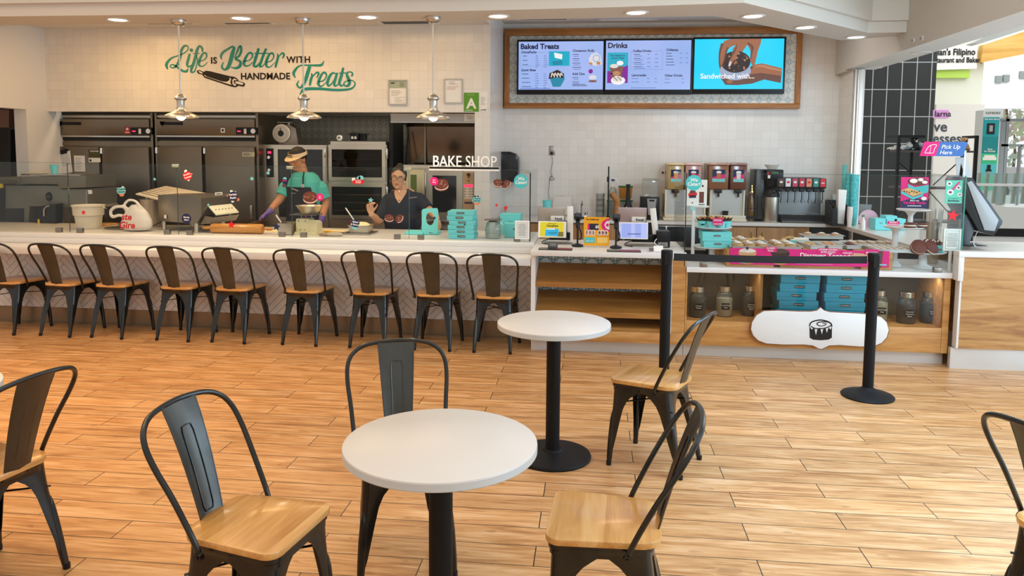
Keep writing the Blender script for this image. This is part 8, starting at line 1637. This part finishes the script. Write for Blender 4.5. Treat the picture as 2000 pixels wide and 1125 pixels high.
b=MB();b.M=Matrix.Translation((X0,Yp,Z0));b.prism([(0,0),(w_*.36-s_*.3,0),(w_*.36+s_*.7,h_),(s_,h_)],0,.008,'y',PINK);b.prism([(w_*.36-s_*.3,0),(w_-s_,0),(w_,h_),(w_*.36+s_*.7,h_)],0,.008,'y',col('3f6fb4'));b.text('Pick Up',h_*.40,WHT,(w_*.44,h_*.52),'LEFT',.01,.25);b.text('Here',h_*.40,WHT,(w_*.41,h_*.13),'LEFT',.01,.25)
b.stroke([(w_*.10,h_*.22),(w_*.16,h_*.58),(w_*.22,h_*.76),(w_*.34,h_*.78),(w_*.30,h_*.5),(w_*.27,h_*.22),(w_*.10,h_*.22)],h_*.04,WHT,.002);b.stroke([(w_*.22,h_*.76),(w_*.22,h_*.5),(w_*.20,h_*.22)],h_*.03,WHT,.0025);b.build('panel',t)
b=MB(mat('clear_acrylic',(.7,.75,.75),.1));xs_=aY(1880,420,Yp).x;b.box(xs_-.01,xs_+.004,Yp+.009,Yp+.013,PZ+.001,Z0+h_*.4);b.box(xs_-.05,xs_+.04,Yp-.03,Yp+.06,PZ+.0005,PZ+.006);b.build('acrylic_stand',t)
q=F2(0,0,6.60);b=MB(mat('grey_card',(.50,.52,.52),.5));b.prism(q([(1866,308),(1889,307),(1898,344),(1880,345),(1881,332),(1877,318),(1873,345),(1869,345)]),6.60,6.604,'y');b.prism(q([(1870,345),(1886,345),(1886,352),(1870,352)]),6.59,6.62,'y');xs_=q([(1878,350)])[0][0];b.box(xs_-.006,xs_+.006,6.60,6.61,PZ+.001,q([(1878,350)])[0][1]);b.box(xs_-.04,xs_+.04,6.58,6.66,PZ+.0005,PZ+.006);tag(b.build('card_holder'),'grey folded card holder just below the Pick Up Here sign','card holder')
# ================================================================== inside the glazed cabinet
CZ=.301
M_jglass=glass_mat('jar_glass',(.86,.86,.82),.9,dens=.05)
def jar(lab,px,Y,fill,txt,top=560):
 x_=aY(px,600,Y).x;zt=CZ+.255;t=TW('storage_jar',lab,'jar',(x_,Y,CZ),'glass jars in the cabinet');H=zt-CZ
 b=MB(M_jglass);b.lathe([(0,0),(.066,0),(.072,.012),(.072,H*.62),(.060,H*.76),(.052,H*.80),(.052,H*.84)],28,(x_,Y,CZ));b.build('glass',t)
 b=MB(fill);b.lathe([(0,.005),(.064,.005),(.069,.015),(.069,H*.6),(0,H*.62)],26,(x_,Y,CZ));b.build('contents',t)
 b=MB(M_chrome);b.lathe([(.056,H*.82),(.058,H*.83),(.058,H*.985),(.054,H),(0,H)],28,(x_,Y,CZ));b.build('lid',t)
 b=MB();b.M=Matrix.Translation((x_,Y-.0735,CZ+H*.36));b.flat([(-.034,-.022),(-.03,-.028),(.03,-.028),(.034,-.022),(.034,.022),(.03,.028),(-.03,.028),(-.034,.022)],INK,.001)
 for i,s_ in enumerate(txt):b.text(s_,.015,WHT,(0,.006-.018*i),'CENTER',.01,layer=.002)
 b.build('label_plate',t)
M_pecan=mat('mixed_nuts',hx('4a3c30'),.7,var=.9,vscale=70,bump=.8,bscale=60);M_sugar=mat('white_sugar',hx('e8e0cc'),.7);M_cocoa=mat('cocoa_powder',hx('5a3a34'),.8)
jar('jar of dark nuts, leftmost in the glazed cabinet',1362,6.40,M_pecan,['Roasted','Pecans']);jar('jar of white sugar in the left part of the glazed cabinet',1414,6.46,M_sugar,['Frosted Sugar','Icing']);jar('jar of brown powder left of the teal cartons in the cabinet',1464,6.52,M_cocoa,['Gourmet','Cinnamon','Blend'])
jar('jar of white sugar just right of the right queue post',1716,6.46,M_sugar,['Frosted Sugar','Icing']);jar('jar of brown powder in the right part of the cabinet',1770,6.40,M_cocoa,['Gourmet','Cinnamon','Blend']);jar('jar of dark nuts, rightmost in the glazed cabinet',1815,6.44,M_pecan,['Roasted','Pecans'])
M_cyanbox=mat('cyan_carton',hx('2fa8d4'),.5,var=.03)
base_c=None
for s_,px in enumerate((1560,1652)):
 for k in range(5):
  x_=aY(px,590,6.42).x+(-.008,.004,-.012,.006,.010)[k]*(1 if s_==0 else .5);lb=['lowest','second from the bottom','middle','second from the top','top'][k]
  ll='blue cake carton, %s in the %s stack inside the glazed cabinet'%(lb,('left','right')[s_])
  if base_c is None:base_c=carton(ll,x_,6.56,CZ+.001,.315,.24,.070,'blue cartons in the cabinet',.085,m=M_cyanbox)
  else:dup(base_c,(x_,6.56,CZ+.001+k*.0735),R((0,.6,-.8,.5,1)[k]),ll)
# ================================================================== white plaque with a roll drawing
YP=6.155;q=F2(0,0,YP)
t=TW('roll_plaque','white painted wooden plaque with a dark cinnamon roll drawing','sign',(aY(1601,660,YP).x,YP,lz(1601,680,YP)))
L_=[(1603,601),(1596,607),(1584,609),(1560,609),(1520,607),(1492,608),(1478,616),(1469,630),(1467,643),(1471,655),(1481,665),(1497,671),(1530,673),(1570,673),(1588,675),(1597,680),(1603,682)]
Rr_=[(1609,680),(1619,675),(1640,674),(1680,677),(1705,677),(1722,670),(1732,659),(1736,645),(1732,630),(1722,620),(1705,615),(1680,613),(1640,611),(1621,610),(1610,607)]
b=MB(mat('distressed_white',(.80,.80,.78),.55,bump=.3,bscale=60));b.prism(q(L_+Rr_)[::-1],YP,YP+.022,'y',bev=.003);b.build('board',t)
b=MB(mat('worn_wood_edge',hx('8a5a38'),.7));b.prism([(x*1.0,z)for x,z in q([(p_[0]+(p_[0]-1601)*.012,p_[1]+(1.2 if p_[1]>641 else-1.0))for p_ in L_+Rr_])[::-1]],YP+.006,YP+.024,'y');b.build('worn_edge',t)
qq=F2(0,0,YP-.001);b=MB();B_=INK
ic=lambda pts:qq([(1580+(x-933)/3.333,625+(y-650)/3.333)for x,y in pts])
b.flat(ic([(936,690),(938,765),(960,778),(1010,782),(1060,778),(1082,765),(1083,690),(1075,712),(1060,700),(1050,735),(1040,700),(1025,712),(1018,745),(1005,700),(990,705),(978,750),(968,700),(950,712)]),B_,-(YP-.001));b.stroke(ic([(936,690),(945,668),(970,656),(1010,650),(1050,658),(1075,672),(1083,692)]),.010,B_,-(YP-.0015));b.stroke(ic([(945,692),(980,706),(1030,704),(1070,690),(1078,676),(1050,662),(1000,664),(985,676),(1005,688),(1035,684),(1045,674),(1020,670)]),[.008]*8+[.006]*4,B_,-(YP-.002));b.build('roll_drawing',t)
# ================================================================== things on the right wing of the back counter
def wz(px,py):return aZ(px,py,.872)
v=wz(1690,432);t=TW('cup_dispenser','black tray holding a clear cup by the wall corner','tray',(v.x,v.y,.872));b=MB(M_black);b.prism([(v.x-.10,.873),(v.x+.10,.873),(v.x+.11,.91),(v.x+.05,.93),(v.x-.10,.92)],v.y-.06,v.y+.08,'y',bev=.006);b.build('tray',t)
b=MB(glass_mat('cup_plastic',(.75,.77,.78),1.0,dens=.15));b.lathe([(0,.06),(.055,.06),(.075,.20),(.071,.20),(.052,.065),(0,.065)],24,(v.x-.01,v.y,.872));o=b.build('clear_cup');tag(o,'clear plastic cup standing in the black tray','cup')
for i,(px,py,lb)in enumerate(((1715,434,'teal carton next to the black tray, lower one'),(1735,434,'teal carton behind the glass, between black tray and pink poster'),(1752,430,'teal carton partly hidden behind the pink and navy poster'))):
 v=aY(px,py,min(wz(px,py).y+.1,8.42));carton(lb,v.x,v.y,.872,.11,.16,.12 if i!=1 else .15,None,.03)
v=aY(1716,418,8.25);t=TW('pink_plate','pink rimmed white plate standing up behind the teal cartons','plate',(v.x,v.y+.29,.872));b=MB(col('e8b8c8'));b.lathe([(0,0),(.085,0),(.10,-.008),(.10,-.012),(.085,-.006),(0,-.006)],28,(v.x,v.y+.3,.972),None,'y');b.build('plate',t)
v=aY(1700,418,8.1);t=TW('plastic_bottle','white plastic bottle with green cap behind the black tray','bottle',(v.x,v.y+.2,.872));b=MB(WHT);b.lathe([(0,0),(.022,0),(.025,.02),(.022,.10),(.010,.12),(.010,.14),(0,.14)],18,(v.x,v.y+.2,.872));b.lathe([(0,.14),(.015,.14),(.015,.16),(0,.16)],14,(v.x,v.y+.2,.872),col('4a9a5a'));b.build('bottle',t)
# ================================================================== the mall beyond the pick up counter
def qz(px,py,Y):v=aY(px,py,Y);return(v.x,v.z)
def wallpoly(name,pts,Y,th,m,kind='structure',bev=0):
 b=MB(m);b.prism([qz(p[0],p[1],Y)for p in pts],Y,Y+th,'y',bev=bev);o=b.build(name);o['kind']=kind;return o
YK=18.0;xk0=qz(1672,250,YK)[0];xk1=qz(1823,250,YK)[0]
M_bt=grid_mat('black_slate_tile',(0,2),.312,(.022,.026,.028),(.50,.52,.52),.009,.45,off=(-xk0,-.12),py=.602,var=.2)
b=MB(M_bt);b.box(xk0,xk1,YK,YK+.5,0,5.2);struct(b,'wall_black_tile')
b=MB(M_papr);b.box(xk0-.35,xk0,YK+.05,YK+.4,0,5.2);b.box(2.0,xk0-.35,YK+.2,YK+.4,0,5.2);struct(b,'wall_black_tile_side')
M_mw=mat('mall_wall_paint',hx('e6e6d6'),.7);M_mw2=mat('mall_white_paint',hx('e8eef0'),.7)
b=MB(M_mw);b.box(xk1-.2,qz(1914,250,20)[0],20.0,20.3,0,6.5);struct(b,'wall_mall_cream')
b=MB(M_mw2);X_=qz(1908,300,24)[0];b.box(X_,26,24.0,24.3,qz(1960,212,24)[1],7.5);struct(b,'wall_mall_bulkhead')
b=MB(M_mw2);b.box(X_,26,26.0,26.2,0,.4);b.box(X_,qz(1955,300,26)[0],26,26.2,.4,4.6);struct(b,'wall_mall_window')
b=MB(M_mw2);b.box(6,27,17.0,24.0,6.6,6.7);struct(b,'ceiling_mall')
b=MB(wood_mat('golden_band',hx('c9923e'),hx('dfae5a'),hx('ecc47a'),axis=0,scale=.3));p_=[qz(1912,90,19.9),qz(2010,58,19.9),qz(2010,104,19.9),qz(1908,124,19.9)];b.prism(p_,19.7,19.9,'y');struct(b,'trim_golden_band')
b=MB(M_mw2);b.prism([qz(1990,38,16),qz(2020,25,16),qz(2020,52,16),qz(1912,86,16),qz(1900,84,16)],16,16.3,'y',col('b8bcb8'));struct(b,'trim_mall_ledge')
t=TW('hanging_banner','white banner about a Filipino restaurant and bakery hanging in the mall','banner',(*qz(1868,135,19.8)[:1],19.8,qz(1868,135,19.8)[1]));b=MB(WHT);p_=[qz(1815,96,19.8),qz(1909,86,19.8),qz(1908,134,19.8),qz(1815,137,19.8)];b.prism(p_,19.8,19.82,'y');b.build('banner',t)
b=MB(INK);v=aY(1831,107.5,19.79);MBtext(b,"ian's Filipino",.215,INK,v.x,v.z,19.79,'LEFT',.03,sxy=(.83,1));v=aY(1829,122,19.79);MBtext(b,'taurant and Bakery',.175,INK,v.x,v.z,19.79,'LEFT',.03,sxy=(.80,1));b.build('lettering',t)
t=TW('lime_sign','plain lime green strip sign under the white banner','sign',(qz(1860,144,19.9)[0],19.9,qz(1860,152,19.9)[1]));b=MB(col('bfe060'));b.prism([qz(1826,137,19.9),qz(1894,137,19.9),qz(1893,152,19.9),qz(1826,152,19.9)],19.88,19.99,'y');b.build('panel',t)
Y=17.0;t=TW('advert_board','large white advert board with a lilac tag behind the Pick Up Here sign','sign',(qz(1868,340,Y)[0],Y,0));b=MB(WHT);x0,x1=qz(1823.5,300,Y)[0],qz(1918,300,Y)[0];b.box(x0,x1,Y,Y+.08,.0,qz(1870,204,Y)[1]);b.build('board',t)
b=MB(col('e8a8e8'));b.prism([qz(1822,215,Y),qz(1851,215,Y),qz(1854,218,Y),qz(1853,228,Y),qz(1850,231,Y),qz(1822,231,Y)],Y-.012,Y-.001,'y');b.build('lilac_tag',t)
b=MB(INK);g_=col('4a5058');v=aY(1825,227.5,Y-.02);MBtext(b,'larna',.17,INK,v.x,v.z,Y-.02,'LEFT',.01);v=aY(1823,256.5,Y);MBtext(b,'ve',.30,g_,v.x,v.z,Y-.005,'LEFT',.02);v=aY(1821,279,Y);MBtext(b,'esses',.29,g_,v.x,v.z,Y-.005,'LEFT',.02,sxy=(.94,1));b.build('lettering',t)
Y=15.5;x0,x1=qz(1917,280,Y)[0],qz(1950,280,Y)[0];zt=qz(1934,215,Y)[1];t=TW('sign_tower','slim teal and white advert tower beside the mall windows','sign',((x0+x1)/2,Y,0));b=MB(col('d8dcda'));b.box(x0,x1,Y,Y+.3,0,zt);b.build('tower',t)
b=MB();z=lambda py:qz(1934,py,Y)[1];w_=x1-x0
for(a0,a1,h)in((229,267,'1f9aa0'),(267,300,'17888c'),(300,320,'3ec48a'),(320,345,'58c4c8'),(345,372,'3ec8a0')):b.box(x0+.01,x1-.01,Y-.01,Y-.001,z(a1),z(a0),col(h))
b.box(x0+w_*.25,x1-w_*.3,Y-.02,Y-.01,z(262),z(241),INK);b.box(x0+w_*.38,x1-w_*.42,Y-.022,Y-.02,z(257),z(245),col('9aa4a4'));b.box(x0+w_*.1,x1-w_*.1,Y-.02,Y-.01,z(313),z(307),WHT);b.box(x0+w_*.18,x1-w_*.18,Y-.02,Y-.01,z(307),z(303),WHT);b.box(x0+w_*.4,x1-w_*.4,Y-.02,Y-.01,z(331),z(322),INK);b.box(x0+w_*.34,x1-w_*.34,Y-.02,Y-.01,z(335),z(331),INK);b.box(x0+w_*.4,x1-w_*.4,Y-.02,Y-.01,z(341),z(335),col('9aa4a4'))
MBtext(b,'curacao',.085,col('6a6e70'),(x0+x1)/2+.02,z(222.5),Y-.005,bold=.01);MBtext(b,'Scan',.05,WHT,(x0+x1)/2,z(293),Y-.015,bold=.02);MBtext(b,'for Details!',.045,WHT,(x0+x1)/2,z(297),Y-.015,bold=.02);MBtext(b,'Get them direct',.04,WHT,(x0+x1)/2,z(234),Y-.015,bold=.02);b.build('advert_panels',t)
for(a0,a1,b0,b1,lb)in((1943,1956,148,162,'left half of the grey vent pair on the white mall bulkhead'),(1958,1971,146,160,'right half of the grey vent pair on the white mall bulkhead'),(1990,2004,139,153,'grey vent cut off by the right edge on the mall bulkhead')):
 x0,z0=qz(a0,b1,23.98);x1,z1=qz(a1,b0,23.98);b=MB(col('8a9290'));b.box(x0,x1,23.93,23.99,z0,z1)
 for k in range(5):b.box(x0+.02,x1-.02,23.92,23.93,z0+(z1-z0)*(k+.3)/5,z0+(z1-z0)*(k+.6)/5,col('aab0ae'))
 tag(b.build('wall_vent'),lb,'vent','mall bulkhead vents')
Y=26.0
def wbar(b,x0,y0,x1,y1):a=qz(x0,y1,Y);c_=qz(x1,y0,Y);b.box(a[0],c_[0],Y-.08,Y+.08,a[1],c_[1])
t=TW('mall_window','tall grey framed mall window with trees outside at the right edge','window',(qz(1980,300,Y)[0],Y,.4));t['kind']='structure';b=MB(col('8c9296',.4));[wbar(b,*r_)for r_ in((1953,232,2040,237),(1953,282,2040,286),(1959,232,1963,400),(1986,284,1991,400),(1953,236,1955,400),(2036,236,2040,400))];b.build('window_frame',t)
b=MB(glass_mat('mall_window_glass',(.95,.97,.98),.6));wbar(b,1955,237,2036,400);b.build('window_glass',t)if False else b.bm.free()
M_sky=NB('bright_overcast_sky');M_sky.b.inputs['Emission Color'].default_value=(.86,.93,1,1);M_sky.b.inputs['Emission Strength'].default_value=1.15;M_sky.b.inputs['Base Color'].default_value=(0,0,0,1)
b=MB(M_sky.m);b.box(8,60,59.8,60,-2,30);o=b.build('sky_beyond_mall');o['kind']='structure'
rnd=random.Random(5)
def tree(lab,x,y,h,r_,m,seed):
 rnd=random.Random(seed);t=thing('street_tree',lab,'tree',(x,y,0),0,'trees outside the mall window');b=MB(mat('bark',hx('7a6858'),.8));b.tube([(0,0,0),(.05,0,h*.5),(-.05,0,h*.75)],.1,r1=.04);b.build('trunk',t)
 b=MB(m)
 for k in range(260):
  a,e,q_=rnd.uniform(0,6.28),rnd.uniform(-1,1),r_*rnd.uniform(.5,1);s_=(1-e*e)**.5;c_=Vector((q_*s_*math.cos(a),q_*s_*math.sin(a),h*.72+q_*e*.9));d_=.16
  n1,n2=Vector((rnd.uniform(-1,1),rnd.uniform(-1,1),rnd.uniform(-1,1))).normalized()*d_,Vector((rnd.uniform(-1,1),rnd.uniform(-1,1),rnd.uniform(-1,1))).normalized()*d_
  b.faces([c_-n1,c_+n2,c_+n1,c_-n2],[(0,1,2,3)],None,False)
 b.build('crown',t)
for i,(px,Yt_,h,r_,c_,lb)in enumerate(((1962,34,5.2,1.9,'d4e0c0','pale green tree seen through the left pane of the mall window'),(2006,38,5.6,2.0,'e4ccc8','pinkish blossoming tree seen through the right pane of the mall window'),(1980,47,4.0,2.2,'c4dcc8','low bluish green tree behind the two nearer trees'))):
 tree(lb,qz(px,300,Yt_)[0],Yt_,h,r_,mat('leaf_'+c_,hx(c_),.7,var=.2),i)
b=MB(mat('pale_paving',(.62,.62,.60),.8));b.box(5,60,26.2,59,-.12,-.02);o=b.build('ground_outside');o['kind']='structure'
b=MB(mat('parked_car_white',(.7,.72,.74),.3));x_=qz(1976,322,31)[0];b.prism([(x_-1.2,.35),(x_+1.2,.35),(x_+1.15,.75),(x_+.7,.85),(x_+.3,1.25),(x_-.6,1.25),(x_-1.0,.85),(x_-1.2,.8)],30.2,31.8,'y',bev=.06);cb=b.build('body');tcar=thing('parked_car','small white car parked outside the mall window','car',(0,0,0));cb.parent=tcar
for dx in(-.75,.75):b=MB(M_black);b.lathe([(0,-.1),(.32,-.1),(.32,.1),(0,.1)],20,(x_+dx,30.3,.32),None,'y');b.build('wheel',tcar)
Y=12.2;zr=qz(1950,361,Y)[1];z1=qz(1950,338,Y)[1]
t=TW('glass_railing','white railing with glass panels and pale posts in the mall','railing',(qz(1955,380,Y)[0],Y,0));x0,x1=qz(1907,360,Y)[0],12.0
b=MB(M_stand);b.box(x0,x1,Y-.02,Y+.05,zr-.02,zr+.02,bev=.008);b.build('top_rail',t)
b=MB(glass_mat('railing_glass',(.80,.90,.90),1.0,dens=.12));b.box(x0,x1,Y+.01,Y+.02,qz(1950,398,Y)[1],z1);b.build('glass_panels',t)
for k,px in enumerate((1914,1930,1947,1966,1985,2004)):b=MB(col('c8b8a0'));x_=qz(px,350,Y)[0];b.prism([(x_-.03,qz(px,398,Y)[1]),(x_+.015,qz(px,398,Y)[1]),(x_+.03,z1),(x_,z1)],Y+.03,Y+.07,'y');b.build('post',t)
b=MB(mat('white_curved_wall',(.80,.82,.78),.5));Y=11.6;p0=[qz(1880,392,Y),qz(1915,394,Y),qz(1940,399,Y),qz(1965,404,Y),qz(2030,406,Y)];zl=qz(1950,446,Y)[1];b.prism(p0+[(p0[-1][0],zl),(p0[0][0],zl)],Y,Y+.35,'y');b.box(p0[0][0],p0[-1][0],Y+.02,Y+.3,zl-.12,zl,M_black);b.box(p0[0][0],p0[-1][0],Y+.05,Y+.3,-.01,zl-.12,M_stand);tag(b.build('curved_planter_wall'),'low white curved wall below the mall railing','low wall')
b=MB(mat('pool_water',(.30,.45,.52),.05,bump=.6,bscale=8));b.box(qz(1930,460,9.0)[0],14,8.2,10.4,.02,.06);b.box(qz(1930,460,9.0)[0]-.15,qz(1930,460,9.0)[0],8.2,10.4,-.0,.10,M_stand);tag(b.build('shallow_pool'),'shallow blue reflecting pool in front of the white curved wall','pool')
# ---- black shelf rack with soft toys
Y=10.6;t=TW('shelf_rack','black metal shelf rack holding soft toy animals beyond the counter','rack',(qz(1830,430,Y)[0],Y+.15,0));b=MB(M_blackm);zt=qz(1768,269,Y)[1]
def bar_(x0,y0,x1,y1,dy=0):a,c_=aY(x0,y0,Y+dy),aY(x1,y1,Y+dy);b.tube([a,c_],.016,n=4)
XL,XL2,XR,XR2=qz(1754,300,Y)[0],qz(1780,300,Y+.35)[0],qz(1906,300,Y)[0],qz(1880,300,Y+.35)[0]
for(x_,y_)in((XL,Y),(XL2,Y+.35),(XR,Y),(XR2,Y+.35)):b.box(x_-.018,x_+.018,y_-.018,y_+.018,.0,zt)
b.box(XL-.018,XL2+.018,Y-.018,Y+.36,zt-.001,zt+.034);b.box(XR2-.018,XR+.018,Y-.018,Y+.36,zt-.001,zt+.034);b.build('frame',t)
for i,py in enumerate((294,366,432)):z_=qz(1830,py,Y)[1];b=MB(mat('dark_shelf_board',(.06,.045,.04),.6));b.box(XL+.02,XR-.02,Y-.01,Y+.34,z_-.025,z_);b.build('shelf_board',t)
b=MB(M_black)
for(x0,y0,x1,y1)in((1756,318,1776,336),(1822,362,1868,320),(1815,374,1855,418),(1750,422,1762,412)):a,c_=aY(x0,y0,Y+.36),aY(x1,y1,Y+.36);b.tube([a,c_],.008,n=6)
b.build('brace',t)
z_=qz(1830,294,Y)[1]
def toy(nm,lab,px,body,spots,sc=1.0,sit=False):
 x_=qz(px,290,Y)[0];t=thing(nm,lab,'soft toy',(x_,Y+.15,z_+.001));b=MB();
 if sit:b.ball((0,0,.055),.05,sz=1.1);b.ball((-.01,-.02,.135),.042);b.ball((-.012,-.058,.125),.022);[b.ball((s_*.032-.01,-.01,.16),.016)for s_ in(-1,1)];[b.tube([(s_*.03,-.02,.08),(s_*.035,-.05,.02)],.016)for s_ in(-1,1)];[b.ball((s_*.045,-.02,.02),.024)for s_ in(-1,1)]
 else:b.tube([(-.06,0,.035),(.02,0,.045),(.09,0,.045)],.035,radii=[.03,.036,.03]);b.ball((.13,-.01,.075),.036);b.ball((.155,-.03,.06),.02);[b.tube([(x2,-.02*s_,.03),(x2-.05,-.06*s_,.014)],.014)for x2 in(-.04,.07)for s_ in(-1,1)];b.tube([(-.08,0,.04),(-.15,0,.02)],.011);[b.ball((.125,.02*s_,.105),.013)for s_ in(-1,1)]
 o=fuse(b,'body',t,body,.007,2,(0,0,0));b=MB(spots);
 if sit:b.ball((-.012,-.074,.122),.016);b.ball((.008,-.055,.142),.007);b.ball((-.03,-.055,.142),.007)
 else:b.ball((.168,-.045,.062),.009);b.ball((.14,-.04,.085),.007);b.ball((0,-.02,.06),.022)
 b.build('markings',t);return t
toy('dog_toy','white spotted soft toy dog lying at the left end of the rack shelf',1764,WHT,INK);toy('husky_toy','black and white soft toy dog next to the slanted pink sign',1796,col('2a2c30',.8),WHT,sit=True);toy('pug_toy','tan pug soft toy sitting at the right end of the rack shelf',1894,col('c8a070',.8),INK,sit=True);toy('kitten_toy','grey white soft toy lying between the two left toy dogs',1784,col('9aa0a4',.8),WHT)
